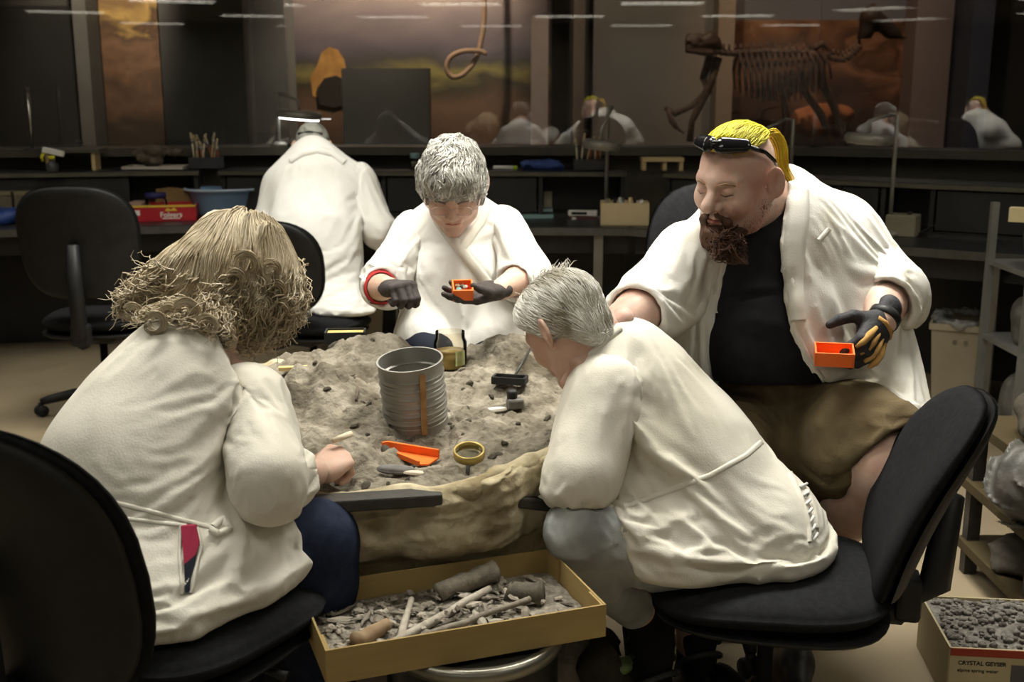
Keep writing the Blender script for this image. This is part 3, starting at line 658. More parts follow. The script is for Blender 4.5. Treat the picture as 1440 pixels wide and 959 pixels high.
def topz(x,y):
    x=np.asarray(x,float); y=np.asarray(y,float)
    z=.715+.06*np.clip((y-2.25)/.8,0,1)
    for (a,b,am,sx,sy) in BUMPS: z=z+am*np.exp(-((x-a)/sx)**2-((y-b)/sy)**2)
    z=z+.085*(fbm(x*5+3,y*5,4,1)-.47)+.075*np.abs(fbm(x*11,y*11+5,4,2)-.5)+.034*(fbm(x*34,y*34,4,5)-.5)
    return z
SEDM=mat('grey_matrix_sediment',(.14,.122,.092),(.31,.28,.225),rough=.95,scale=14,detail=8,bump=.9,bscale=60,spec=.1,c3=(.10,.085,.062),s3=8)  # darker noise colour paints crevice shade into the sediment
PLASM=mat('plaster_burlap',(.40,.34,.22),(.54,.48,.34),rough=.9,scale=9,detail=9,bump=1.0,bscale=26,spec=.1,c3=(.22,.175,.10),s3=7)
J=empty('plaster_jacket',(JC[0],JC[1],0),0,'large plaster field jacket filled with grey sediment at the centre of the group','fossil jacket')
nt_,nr_=460,170
th=np.linspace(0,2*np.pi,nt_,endpoint=False)-np.pi
rr=np.sqrt(np.linspace(0,1,nr_))
wob=1+.02*np.sin(th*9+1)+.015*np.sin(th*23)
rb=brad(th)*wob
TX=rr[:,None]*rb[None]*np.cos(th)[None]; TY=rr[:,None]*rb[None]*np.sin(th)[None]
TZ=topz(TX+JC[0],TY+JC[1]); 
v=np.stack([TX,TY,TZ],2).reshape(-1,3)
i,j=np.meshgrid(np.arange(nr_-1),np.arange(nt_),indexing='ij'); k=(j+1)%nt_
f=np.stack([i*nt_+j,(i+1)*nt_+j,(i+1)*nt_+k,i*nt_+k],2).reshape(-1,4)
mobj('sediment',v,f,SEDM,J,True)
prof=[(-.03,-.012),(-.012,.010),(.004,.012),(.016,.0),(.026,-.02),(.020,-.04),(.026,-.06),(.030,-.09),(.022,-.12),(.0,-.15),(-.045,-.178),(-.06,-.22),(-.08,-.27),(-.14,-.31),(-.25,-.32)]
_p=np.array(prof); _t=np.linspace(0,len(prof)-1,46); prof=[(float(np.interp(t,range(len(_p)),_p[:,0])),float(np.interp(t,range(len(_p)),_p[:,1]))) for t in _t]
rows=[];rim=TZ[-1]
sm=np.convolve(np.concatenate([rim[-8:],rim,rim[:8]]),np.ones(17)/17,'same')[8:-8]
for q,(o_,dz) in enumerate(prof):
    ed=min(1,q/6); nz=.050*(fbm(th*8,np.full_like(th,q*.23),4,9)-.47)+.030*np.abs(fbm(th*14+5,np.full_like(th,q*.38),4,11)-.47)+.012*(fbm(th*50,np.full_like(th,q*1.3),3,12)-.5); mixz=min(1,q/18)
    rad=rb+o_+nz*ed; zz=sm*(1-.7*mixz)+.73*.7*mixz+dz+.012*(fbm(th*9+3,np.full_like(th,q*.3),3,14)-.5)
    rows.append(np.stack([rad*np.cos(th),rad*np.sin(th),zz],1))
v=np.concatenate(rows); n=len(prof)
i,j=np.meshgrid(np.arange(n-1),np.arange(nt_),indexing='ij'); k=(j+1)%nt_
f=np.stack([i*nt_+j,(i+1)*nt_+j,(i+1)*nt_+k,i*nt_+k],2).reshape(-1,4)
o=mobj('plaster_shell',v,f,PLASM,J,True)
sd=o.modifiers.new('sub','SUBSURF'); sd.levels=1; sd.render_levels=1
# dark bars set into the front of the shell
def jpart(mb,name,m,smooth=False): o=mb.build(name,m,J,smooth); o.location=(-JC[0],-JC[1],0); return o
BARM=mat('dark_timber_bar',(.035,.032,.028),(.06,.055,.048),rough=.7,scale=12,bump=.3)
q0=P(395,712,2.15); q1=P(622,698,2.18)
def beam(a,b,h,d): 
    a=Vector(a);b=Vector(b);m_=MB(); m_.box((a+b)/2,((b-a).length,d,h),rz=math.atan2(b.y-a.y,b.x-a.x),ry=-math.asin((b.z-a.z)/(b-a).length),bev=.004); return m_
jpart(beam(q0,q1,.026,.05),'timber_bar',BARM)
jpart(beam(P(716,702,2.27),P(800,712,2.36),.024,.05),'timber_bar',BARM)
# plaster-soaked rim roll at the right front
F=Field((-.2,2.1,.6),(.3,2.65,.85),.006)
F.chain([(Pz(622,694,.715),.016),(Pz(660,690,.72),.02),(Pz(700,672,.728),.022),(Pz(745,652,.735),.02),(Pz(785,634,.74),.018)],.015)
F.ripple(.006,60,(1,1,0),4); jv=fmesh(F,'burlap_roll',PLASM,J); jv.location=(-JC[0],-JC[1],0)
# stand
for (sx,sy) in ((-.42,-.25),(.3,-.05),(-.42,.3),(.3,.3)): MB().box((sx,sy,.19),(.09,.09,.38)).build('stand_leg',BARM,J)
MB().box((-.06,.09,.405),(.9,.5,.04)).build('stand_board',BARM,J)
# lumps of rock lying in the sediment
def rock_mesh(seed,n=2):
    bm=bmesh.new(); bmesh.ops.create_icosphere(bm,subdivisions=n,radius=1); r=random.Random(seed)
    ax=[(Vector((r.gauss(0,1),r.gauss(0,1),r.gauss(0,1))).normalized(),r.uniform(.55,.9)) for _ in range(7)]
    for v_ in bm.verts:
        for a_,d_ in ax:
            t=v_.co.dot(a_)
            if t>d_: v_.co-=a_*(t-d_)*.9
    me=bpy.data.meshes.new('rock'); bm.to_mesh(me); bm.free(); return me
ROCKS=[rock_mesh(i) for i in range(6)]
for me in ROCKS: me.materials.append(SEDM)
for k in range(90):
    for _ in range(20):
        t=random.uniform(-math.pi,math.pi); r_=math.sqrt(random.random())*.93*float(brad(np.array([t]))[0]); x,y=JC[0]+r_*math.cos(t),JC[1]+r_*math.sin(t)
        if y<3.0: break
    o=bpy.data.objects.new('sediment_lump',ROCKS[k%6]); s_=random.uniform(.005,.012)*(1.7 if k%11==0 else 1); o.scale=(s_*random.uniform(.8,1.5),s_,s_*.7); o.rotation_euler=(random.random(),random.random(),random.random()*6)
    o.location=(x-JC[0],y-JC[1],float(topz(x,y))-s_*.15); link(o,J)
def onj(px,py,z=.74):
    for _ in range(5): q=Pz(px,py,z); z=float(topz(q[0],q[1]))
    return np.array([q[0],q[1],z])
# ================================================================== THINGS ON THE JACKET
CANM=mat('galvanised_can',(.26,.255,.235),(.36,.35,.325),rough=.45,metal=.5,scale=9,bump=.05,c3=(.22,.19,.15),s3=7)
RUST=mat('rusty_seam',(.30,.16,.06),(.42,.27,.12),rough=.7,scale=30,metal=.2)
b=onj(583,607); can=empty('tin_can',(b[0],b[1]+.075,b[2]-.004),0,'large ribbed steel tin can with a rusty seam, standing in the sediment','can')
can.rotation_euler=(R(9),R(-4),R(0))
rc_=.0755; hc=.178; pr=[(rc_-.002,0),(rc_+.002,.004),(rc_,.012)]
for k in range(6):
    z=.035+k*.021; pr+=[(rc_,z-.006),(rc_-.006,z-.001),(rc_+.0025,z+.006),(rc_,z+.009)]
pr+=[(rc_,hc-.006),(rc_+.0025,hc-.004),(rc_+.0025,hc),(rc_-.002,hc),(rc_-.002,.01),(0,.008)]
auto_smooth(MB().lathe(pr,48).build('can_body',CANM,can),40)
mb=MB()
for k in range(24): 
    z=.004+k*.007; a0=R(-78+k*.35); w_=.09
    if k<23: mb.add([((rc_+.0028)*math.cos(a),(rc_+.0028)*math.sin(a),zz) for a,zz in ((a0,z),(a0+w_*2,z),(a0+w_*2,z+.007),(a0,z+.007))],[(0,1,2,3)])
mb.build('seam',RUST,can)
ORANGE=mat('orange_plastic',(.85,.17,.025),(.80,.15,.02),rough=.45,scale=5,sss=.05)
# scoop
q=onj(575,650); sc=empty('plastic_scoop',(q[0],q[1],q[2]+.012),R(-10),'bright orange plastic scoop lying on the sediment before the can','scoop')
sc.rotation_euler=(R(8),R(3),R(-12))
MB().prism([(-.068,.012),(-.055,.022),(.068,.010),(.055,-.03),(.035,-.036)],0,.004).build('scoop_floor',ORANGE,sc)
MB().prism([(-.068,.014),(-.056,.024),(.068,.012),(.066,.008),(-.055,.018),(-.064,.011)],0,.022).build('scoop_wall',ORANGE,sc)
MB().prism([(-.068,.010),(-.066,.014),(.036,-.034),(.034,-.038)],0,.012).build('scoop_wall',ORANGE,sc)
# brush
q=onj(568,668); br=empty('flat_brush',(q[0],q[1],q[2]+.008),R(-12),'grey flat brush lying under the orange scoop','brush')
v,f=pillow(.042,.017,.009,.007,2.2,lambda x,y,t:(x-.02,y+.006,t)); mobj('brush_head',v,f,mat('brush_grey',(.10,.095,.09),(.18,.17,.16),rough=.8,scale=30),br,True)
v,f=pillow(.035,.009,.005,.004,2.2,lambda x,y,t:(x+.035,y-.006,t)); mobj('handle',v,f,mat('brush_handle',(.50,.42,.33),(.58,.5,.4),rough=.6,scale=15),br,True)
# hand lens
q=onj(656,668); ln=empty('hand_lens',tuple(q+V(0,0,.006)),0,'brass-rimmed hand lens stuck upright in the sediment','magnifier')
BRASS=mat('old_brass',(.36,.27,.08),(.45,.35,.13),rough=.4,metal=.7,scale=20)
M=Matrix.Translation((.005,.026,.036))@Matrix.Rotation(R(16),4,'X')
ring=MB(); n=32
for i in range(n):
    pass
prr=[(.029,-.008),(.033,-.009),(.034,0),(.033,.009),(.029,.008),(.0285,0),(.029,-.008)]
ring.lathe(prr,32,M=M,cap=False).build('rim',BRASS,ln,True)
MB().lathe([(.0285,-.002),(.0285,.002)],32,M=M).build('lens_glass',glass_mat('lens_glass',1.2,(.9,.9,.85)),ln)
MB().tube([(.004,.008,.022),(.002,.0,-.004),(.0,-.006,-.02)],.0045,8).build('handle',DARKM,ln,True)
# black clip tray and tool
q=onj(717,551); bt=empty('black_clip_tray',(q[0],q[1],q[2]+.008),R(-14),'small black plastic tray lying on the right of the sediment','tray')
MB().box((0,0,.003),(.085,.04,.006)).build('tray_floor',BLACKP,bt)
for (c,d) in (((0,.019,.01),(.085,.006,.018)),((0,-.019,.01),(.085,.006,.018)),((.041,0,.01),(.006,.04,.018)),((-.041,0,.01),(.006,.04,.018))): MB().box(c,d).build('tray_wall',BLACKP,bt)
MB().box((-.008,.004,.008),(.045,.012,.006)).build('label_strip',mat('pale_strip',(.55,.5,.4),rough=.7),bt)
q=onj(712,580); tl=empty('spring_clamp',(q[0],q[1],q[2]+.008),R(18),'pale handled clamp tool lying below the black tray','tool')
v,f=pillow(.030,.010,.006,.005,2.4,lambda x,y,t:(x-.028,y,t)); mobj('handle',v,f,mat('bone_white',(.6,.57,.5),(.68,.65,.58),rough=.6,scale=20),tl,True)
MB().box((.022,.0,.012),(.04,.03,.026),bev=.006).build('clamp_body',mat('clamp_grey',(.10,.09,.085),(.16,.15,.14),rough=.5,scale=20),tl)
MB().lathe([(.012,0),(.014,.02),(.010,.026),(0,.026)],14,c=(.016,.004,.02)).build('knob',BLACKP,tl,True)
# glue jar at the back
JARG=glass_mat('jar_glass',1.22,(.95,.93,.88))
q=V(P(633,480,3.0)[0],3.0,0); q[2]=float(topz(q[0],q[1])); jr=empty('glass_jar',(q[0],q[1],q[2]+.002),0,'glass jar of amber consolidant at the back of the jacket','jar')
auto_smooth(MB().lathe([(.0,0),(.040,0),(.043,.005),(.043,.072),(.038,.085),(.038,.1),(.040,.1),(.040,.083),(.045,.072),(.045,.003),(.042,-.002),(0,-.002)][::-1],28).build('jar_body',JARG,jr),40)
MB().lathe([(0,.004),(.0415,.004),(.0415,.048),(0,.048)],28).build('amber_liquid',mat('amber_liquid',(.55,.42,.16),rough=.2,trans=.4),jr,True)
MB().box((.028,-.0325,.032),(.03,.002,.04),rz=R(40)).build('paper_label',mat('label_green',(.35,.42,.15),(.5,.5,.3),rough=.6,scale=60),jr)
MB().box((-.034,-.028,.032),(.012,.002,.05),rz=R(-50)).build('red_stripe',mat('label_red',(.55,.10,.05),rough=.6),jr)
# black box at the back left
q=V(P(488,490,3.08)[0],3.06,0); q[2]=float(topz(q[0],q[1]))+.012; bx=empty('open_black_box',(q[0],q[1],q[2]+.0),R(4),'small black box with a yellow lining at the back left of the jacket','box')
MB().box((0,0,.004),(.11,.06,.008)).build('box_floor',BLACKP,bx)
for (c,d) in (((0,.03,.016),(.11,.005,.032)),((0,-.03,.016),(.11,.005,.032)),((.0525,0,.016),(.005,.06,.032)),((-.0525,0,.016),(.005,.06,.032))): MB().box(c,d).build('box_wall',BLACKP,bx)
MB().box((0,0,.022),(.098,.05,.01)).build('lining',mat('yellow_foam',(.5,.40,.12),(.6,.48,.18),rough=.9,scale=20),bx)
# curved bone edge standing in the sediment
bp=[onj(*p)+V(0,0,.003) for p in ((486,517),(494,524),(500,538),(503,552),(501,566))]
tag(MB().tube(bp,[.003,.005,.006,.005,.003],8).build('curved_bone',mat('bone_edge',(.06,.045,.03),(.14,.11,.08),rough=.8,scale=30),None,True),'dark curved bone edge showing in the sediment left of the can','bone')
tag(MB().tube([onj(722,507)+V(0,0,.012),onj(745,497)+V(0,0,.016)],.0035,6).build('dental_pick',DARKM,None,True),'thin dark pick lying near the white-haired woman face','pick')
q=onj(412,517,.8); tag(MB().box((q[0],q[1],q[2]+.006),(.075,.02,.01),rz=R(10)).build('wood_slip',mat('yellow_wood',(.5,.36,.14),(.56,.42,.2),rough=.7,scale=10)),'yellowish wood slip on the left of the jacket beside the curly hair','wood slip')
# ================================================================== CARTON TRAY OF BONE SPLINTERS ON ITS DRUM
A_,B_,C_,D_=[Pz(x,y,.56) for x,y in ((413,823),(768,773),(859,848),(464,915))]
ctr=(A_+B_+C_+D_)/4; u=nrm((B_-A_)+(C_-D_)); TW=.5*(np.linalg.norm(B_-A_)+np.linalg.norm(C_-D_)); TD=.5*(np.linalg.norm(A_-D_)+np.linalg.norm(B_-C_))
rzt=math.atan2(u[1],u[0]); TH=.066; zt=.56-TH
ct=empty('carton_tray',(ctr[0],ctr[1],zt),rzt,'shallow brown cardboard tray of bone splinters in the centre foreground','tray')
t=.004
MB().box((0,0,t/2),(TW,TD,t)).build('tray_floor',CARD,ct)
for (c,d) in (((0,TD/2-t/2,TH/2+t/2),(TW,t,TH-t)),((0,-TD/2+t/2,TH/2+t/2),(TW,t,TH-t)),((TW/2-t/2,0,TH/2+t/2),(t,TD-2*t,TH-t)),((-TW/2+t/2,0,TH/2+t/2),(t,TD-2*t,TH-t))): MB().box(c,d).build('tray_wall',CARD,ct)
for (x,y) in ((TW/2-.0065,TD/2-.035),(-TW/2+.0065,TD/2-.035),(TW/2-.0065,-TD/2+.035),(-TW/2+.0065,-TD/2+.035)): MB().box((x,y,TH/2+t/2),(.004,.06,TH-t-.002)).build('corner_flap',CARD,ct)
Mt=Matrix.Translation((ctr[0],ctr[1],zt))@Matrix.Rotation(rzt,4,'Z')
GRIT=mat('grey_bone_grit',(.16,.14,.11),(.34,.31,.26),rough=.95,scale=70,detail=6,bump=.6,bscale=200,spec=.1)
nx,ny=90,50; gxv=np.linspace(-TW/2+.008,TW/2-.008,nx); gyv=np.linspace(-TD/2+.008,TD/2-.008,ny); X,Y=np.meshgrid(gxv,gyv,indexing='ij')
def gritz(x,y): return .014+.016*np.exp(-((x+.0)/.2)**2-((y-.01)/.09)**2)+.012*(fbm(x*30+9,y*30,4,21)-.4)
Z=gritz(X,Y); v=np.stack([X,Y,Z],2).reshape(-1,3); i,j=np.meshgrid(np.arange(nx-1),np.arange(ny-1),indexing='ij')
f=np.stack([i*ny+j,(i+1)*ny+j,(i+1)*ny+j+1,i*ny+j+1],2).reshape(-1,4)
o=mobj('bone_grit',v,f,GRIT,None,True); o.matrix_world=Mt; tag(o,'grey bone grit covering the floor of the cardboard tray','grit',kind='stuff')
def splinter(seed,L,r0):
    r=random.Random(seed); n=5; k=6; mb=MB(); pts=[]; v=[];f=[]
    for i in range(n):
        x=(i/(n-1)-.5)*L; ox,oy=r.uniform(-.12,.12)*r0,r.uniform(-.2,.2)*r0
        for j in range(k):
            a=2*math.pi*j/k; q=r0*(r.uniform(.6,1.15))*(.35 if i in (0,n-1) else 1); v.append((x+r.uniform(-.05,.05)*L,ox+q*math.cos(a),oy+.6*q*math.sin(a)))
    for i in range(n-1):
        for j in range(k): f.append((i*k+j,i*k+(j+1)%k,(i+1)*k+(j+1)%k,(i+1)*k+j))
    f.append(tuple(range(k-1,-1,-1))); f.append(tuple((n-1)*k+j for j in range(k)))
    me=bpy.data.meshes.new('bone_splinter'); me.from_pydata(v,[],f); return me
BM=[mat('bone_splinter_%s'%n_,c1,c2,rough=.8,scale=60,bump=.2) for n_,c1,c2 in (('pale',(.30,.265,.21),(.42,.38,.32)),('grey',(.15,.13,.10),(.25,.22,.175)),('dark',(.06,.05,.038),(.11,.095,.07)))]
SPL=[]
for i in range(12): me=splinter(i,1,.12 if i%3 else .22); me.materials.append(BM[(i*7)%3 if i%4 else 1]); SPL.append(me)
for k in range(280):
    me=SPL[k%12]; o=bpy.data.objects.new('bone_splinter',me); L=random.choice((.02,.028,.035,.05,.018)); 
    for _ in range(30):
        x=random.uniform(-TW/2+.03,TW/2-.03); y=random.uniform(-TD/2+.03,TD/2-.03)
        if x<.16 or random.random()<.25: break
    lift=.004+.012*random.random()*math.exp(-(x/.2)**2)
    o.scale=(L,.035+.3*L,.03+.25*L); o.matrix_world=Mt@Matrix.Translation((x,y,float(gritz(x,y))+lift))@Matrix.Rotation(random.uniform(0,6.28),4,'Z')@Matrix.Rotation(random.uniform(-.3,.3),4,'Y')@Matrix.Diagonal((L,.03+.25*L,.03+.22*L,1)); link(o)
    tag(o,'small grey bone splinter lying loose in the cardboard tray','bone splinter','bone splinters in the cardboard tray')
def bigbone(p0,p1,rr_,label,m,seed=0):
    pts=[]; n=8; rs=[]
    r=random.Random(seed)
    for i in range(n): 
        t_=i/(n-1); x=p0[0]+(p1[0]-p0[0])*t_; y=p0[1]+(p1[1]-p0[1])*t_; pts.append(Mt@Vector((x,y,p0[2]+(p1[2]-p0[2])*t_+r.uniform(-.002,.002)))); rs.append((rr_[0]+(rr_[1]-rr_[0])*t_)*r.uniform(.88,1.1))
    tag(MB().tube(pts,rs,10).build('limb_bone',m,None,True),label,'bone','larger bones in the cardboard tray')
bigbone((-.005,.06,.045),(.125,.095,.055),(.019,.024),'thick hollow limb bone lying highest at the back of the cardboard tray',BM[1],1)
bigbone((.13,.03,.035),(.19,-.01,.04),(.022,.026),'stubby dark bone knob in the right of the cardboard tray',BM[2],2)
bigbone((-.14,-.10,.035),(.10,.05,.04),(.010,.008),'long pale bone shaft crossing the cardboard tray towards the thick bone',BM[0],3)
bigbone((-.13,-.11,.036),(-.06,.06,.04),(.009,.006),'pale straight bone shaft crossing the left of the cardboard tray',BM[0],4)
bigbone((-.10,-.11,.04),(.16,-.02,.04),(.007,.006),'slender grey bone shaft along the front of the cardboard tray',BM[1],5)
bigbone((-.2,-.07,.034),(-.13,-.03,.04),(.018,.012),'brown chunky bone in the left of the cardboard tray',mat('bone_brown',(.24,.16,.09),(.32,.23,.14),rough=.8,scale=30),6)
# drum under the tray
dr=Mt@Vector((.04,-.02,0)); dm=empty('steel_drum',(dr.x,dr.y,0),0,'dark steel drum under the cardboard tray','drum')
DRM=mat('drum_black_steel',(.02,.02,.02),(.035,.035,.033),rough=.3,metal=.6,scale=4)
H_=zt-.001
auto_smooth(MB().lathe([(0,.0),(.165,0),(.168,.01),(.168,.12),(.173,.125),(.173,.13),(.168,.135),(.168,.26),(.173,.265),(.168,.27),(.168,H_-.03)],40).build('drum_body',DRM,dm),40)
MB().lathe([(.168,H_-.03),(.176,H_-.026),(.178,H_-.012),(.174,H_),(.16,H_),(.16,H_-.01),(0,H_-.01)],40).build('drum_rim',mat('drum_rim_steel',(.25,.24,.2),rough=.35,metal=.8),dm,True)
# ================================================================== PEOPLE
def T_apply(v,M3,c,s=1.0): return v*s@np.asarray(M3).T+c
def head_field(jaw=1.0,nose=1.0,cheek=1.0,neckbase=None,nr=.056,ears=True,h=.0028,brow=1.0):
    F=Field((-.105,-.14,-.20),(.105,.15,.13),h)
    F.ell((0,-.012,.032),(.074,.094,.080),.0)
    F.ell((0,.022,-.03),(.060*cheek,.062,.082),.035)
    for s_ in (-1,1):
        F.rc((s_*.050*jaw,-.002,-.045),(s_*.042*jaw,.02,-.078),.024,.022,.03)
        F.rc((s_*.042*jaw,.02,-.080),(s_*.008,.062,-.102),.020*jaw,.018,.025)
        F.ell((s_*.036*cheek,.055,-.028),(.028*cheek,.026,.030),.02)
        F.rc((s_*.006,.079,.018),(s_*.042,.066,.020),.0125*brow,.011,.016)
    F.ell((0,.070,-.100),(.020*jaw,.017,.017),.02)
    for s_ in (-1,1):
        F.ell((s_*.032,.094,.001),(.017,.014,.0115),.014,mode='s')
        F.ell((s_*.031,.0745,.000),(.0145,.0135,.0125),.006)
        F.rc((s_*.019,.0885,-.0035),(s_*.044,.081,-.0035),.0012,.0012,.003,mode='s')
    F.rc((0,.078,.010),(0,.101*(.5+.5*nose),-.026),.0085,.0125*nose,.012)
    for s_ in (-1,1):
        F.ell((s_*.0125*nose,.093,-.032),(.0085,.010,.0075),.008)
        F.ell((s_*.007,.099,-.0385),(.0035,.005,.003),.003,mode='s')
    F.rc((-.020,.079,-.0575),(.020,.079,-.0575),.0065,.0065,.012); F.rc((0,.083,-.0575),(0,.083,-.0575),.006,.006,.01)
    F.rc((-.016,.079,-.0695),(.016,.079,-.0695),.0075,.0075,.010)
    F.rc((-.024,.083,-.0635),(.024,.083,-.0635),.0016,.0016,.004,mode='s')
    if ears:
        for s_ in (-1,1):
            M=frame((s_*.55,-.83,0),(0,-.15,1))
            F.ell((s_*.0880*cheek**.5,-.017,-.002),(.0075,.022,.035),.004,M=np.stack([M[:,0],M[:,1],M[:,2]],1))
            F.ell((s_*.0975*cheek**.5,-.012,.003),(.0075,.013,.022),.004,mode='s')
            F.ell((s_*.081,-.006,-.034),(.007,.008,.010),.006)
    if neckbase is not None:
        F2=F; b=np.asarray(neckbase); n=np.linalg.norm(b)
        F.rc((0,-.026,-.055),b if b[2]>-.19 else b*(.19/abs(b[2])),nr,nr*1.08,.03)
    return F
def hand_mesh(wrist,direc,palm,right=True,curl=(40,45,45,50),thumb=(30,25),scale=1.0,fat=1.0,spread=0,h=.0026,fore=.05,thdir=None):
    "hand: y to the knuckles, -z out of the palm, thumb on +x for a right hand seen palm down... mirrored for left"
    F=Field((-.085,-fore-.03,-.12),(.085,.19,.075),h)
    sx=-1 if right else 1
    F.rc((0,-fore,0),(0,.012,0),.026*fat,.024*fat,.02,sq=((0,0,1),.8))
    kn=[(sx*.030,.088,.002),(sx*.010,.094,.005),(-sx*.011,.090,.003),(-sx*.029,.080,-.002)]
    ln=[(.042,.025,.021),(.046,.029,.022),(.043,.027,.022),(.034,.021,.020)]
    for i,k in enumerate(kn):
        F.rc((k[0]*.55,.012,0),k,.0165*fat,.0118*fat,.014)
        p=np.array(k); ang=0; y0=spread*(1.5-i)*.06*sx
        for j,L in enumerate(ln[i]):
            ang+=R(curl[i]*(1.0,1.15,.75)[j]); d=np.array([math.sin(y0)*math.cos(ang),math.cos(ang)*math.cos(y0),-math.sin(ang)]); q=p+d*L
            ra=(.0100,.0090,.0080)[j]*fat*(.9 if i==3 else 1); rb=(.0092,.0082,.0068)[j]*fat*(.9 if i==3 else 1)
            F.rc(p,q,ra,rb,.0035); p=q
    F.ell((sx*.022,.035,-.012),(.017*fat,.03,.014*fat),.015); F.ell((-sx*.022,.035,-.010),(.013*fat,.03,.012*fat),.015)
    a,b_=R(thumb[0]),R(thumb[1]); p=np.array((sx*.026,.022,-.008))
    d=nrm(thdir) if thdir is not None else np.array([sx*math.cos(a)*.75,math.sin(a)+.45,-.45]); d=nrm(d*np.array([sx if thdir is not None else 1,1,1])); q=p+d*.042; F.rc(p,q,.0145*fat,.0112*fat,.01)
    d2=nrm(d+np.array([-sx*.35*math.sin(b_)*2,.25,-.35*math.sin(b_)])); r_=q+d2*.032; F.rc(q,r_,.0112*fat,.0098*fat,.004)
    d3=nrm(d2+np.array([-sx*.5*math.sin(b_),.1,-.3*math.sin(b_)])); F.rc(r_,r_+d3*.024,.0098*fat,.0075*fat,.004)
    v,f=F.mesh(1)
    y=nrm(direc); z=-np.asarray(palm,float); z=nrm(z-y*(z@y)); x=np.cross(y,z)
    M3=np.stack([x,y,z],1)
    return v*scale@M3.T+np.asarray(wrist),f,M3
def join(parts):
    V_=[];F_=[];n=0
    for v,f in parts: V_.append(v); F_.append(np.asarray(f)+n); n+=len(v)
    return np.concatenate(V_),np.concatenate(F_)
class Person:
    def __init__(s,base,label,group=None):
        s.o=empty('person',base,0,label,'person',group); s.body=[]; s.base=np.array(base,float)
    def part(s,name,v,f,m,smooth=True,label=None,parent=None):
        o=mobj(name,np.asarray(v)-s.base,f,m,parent or s.o,smooth)
        if label: o['label']=label
        return o
    def field(s,name,F,m,label=None,smooth=1):
        v,f=F.mesh(smooth); return s.part(name,v,f,m,True,label)
    def mb(s,name,mb,m,smooth=True,label=None): return s.part(name,np.array(mb.v),mb.f,m,smooth,label)
    def head(s,c,fwd,up,neck,scale=1.0,**k):
        s.hM=frame(fwd,up); s.hc=np.asarray(c,float); s.hs=scale
        nb=(np.asarray(neck)-s.hc)@s.hM/scale
        F=head_field(neckbase=nb,**k); v,f=F.mesh(1); s.body.append((s.toW(v),f)); s.hF=F
    def toW(s,p): return np.asarray(p,float)*s.hs@s.hM.T+s.hc
    def flesh(s,lo,hi,h,fn): F=Field(lo,hi,h); fn(F); s.body.append(F.mesh(1)); return F
    def core(s,*chains):
        pts=np.array([q for c in chains for q in c]); F=Field(pts.min(0)-.08,pts.max(0)+.08,.011)
        for c in chains: F.chain([(np.asarray(q,float),.034) for q in c],.01)
        s.body.append(F.mesh(0))
    def finish(s,m): v,f=join(s.body); return s.part('body',v,f,m,True)
HC=np.array((0,-.012,.032)); HR=np.array((.076,.096,.083))
def hair_cap(p,m,scale=1.05,fn=None,h=.004,name='hair_base',rip=.006,freq=60):
    F=Field((-.15,-.17,-.16),(.15,.15,.17),h); F.ell(HC+V(0,0,.002),HR*scale,0)
    if fn: fn(F)
    F.ripple(rip,freq,(1,.2,.1),3); v,f=F.mesh(1); p.part(name,p.toW(v),f,m); return F
def hair(p,F,m,n,seg,length,flow,r0,name='hair',**k):
    Q=grow(F,n,seg,length,flow,**k); W=p.toW(Q.reshape(-1,3)).reshape(Q.shape)-p.base
    return strands(W,r0,name,m,p.o)
def lens_frame(p,m,glass,y=.094,z=-.002,tilt=0,w=.024,h=.016,up=(0,0,1)):
    pass
HAIRB=mat('hair_blonde',(.36,.29,.18),(.54,.45,.31),rough=.45,scale=24,spec=.5,stretch=(1,1,.6),c3=(.62,.54,.40),s3=18)
HAIRG=mat('hair_grey',(.30,.29,.26),(.58,.57,.53),rough=.45,scale=26,spec=.45,c3=(.72,.71,.67),s3=20)
HAIRW=mat('hair_white',(.66,.64,.57),(.84,.82,.77),rough=.45,scale=26,spec=.45,c3=(.42,.38,.30),s3=14)
HAIRY=mat('hair_yellow_dye',(.55,.50,.02),(.68,.62,.04),rough=.4,scale=26,spec=.45,c3=(.45,.36,.02),s3=14)
BEARD=mat('beard_brown',(.05,.022,.012),(.12,.055,.03),rough=.55,scale=40,spec=.35)
JEAN=mat('denim_dark',(.014,.020,.042),(.024,.032,.06),rough=.85,scale=40,bump=.15,bscale=400,spec=.15)
JEANL=mat('denim_pale',(.36,.38,.385),(.46,.48,.475),rough=.85,scale=10,bump=.15,bscale=400,spec=.15,c3=(.26,.27,.27),s3=7)
DKTR=mat('trousers_navy',(.012,.016,.03),rough=.85)
SHOE=mat('shoe_black',(.012,.012,.012),(.03,.03,.03),rough=.5,scale=20)
GLOVEM=mat('glove_dark_grey',(.035,.028,.027),(.055,.045,.042),rough=.7,scale=30,bump=.2)
def shoe(p,heel,toe,m,name='shoe'):
    heel=np.asarray(heel,float); toe=np.asarray(toe,float); F=Field(np.minimum(heel,toe)-.09,np.maximum(heel,toe)+.13,.006); d=toe-heel
    F.rc(heel+V(0,0,.035),heel+d*.55+V(0,0,.035),.038,.042,.02); F.rc(heel+d*.5+V(0,0,.03),toe+V(0,0,.022),.043,.032,.02); F.rc(heel+d*.08+V(0,0,.04),heel+d*.12+V(0,0,.10),.036,.038,.02)
    F.cut(heel,(0,0,-1)); return p.field(name,F,m)
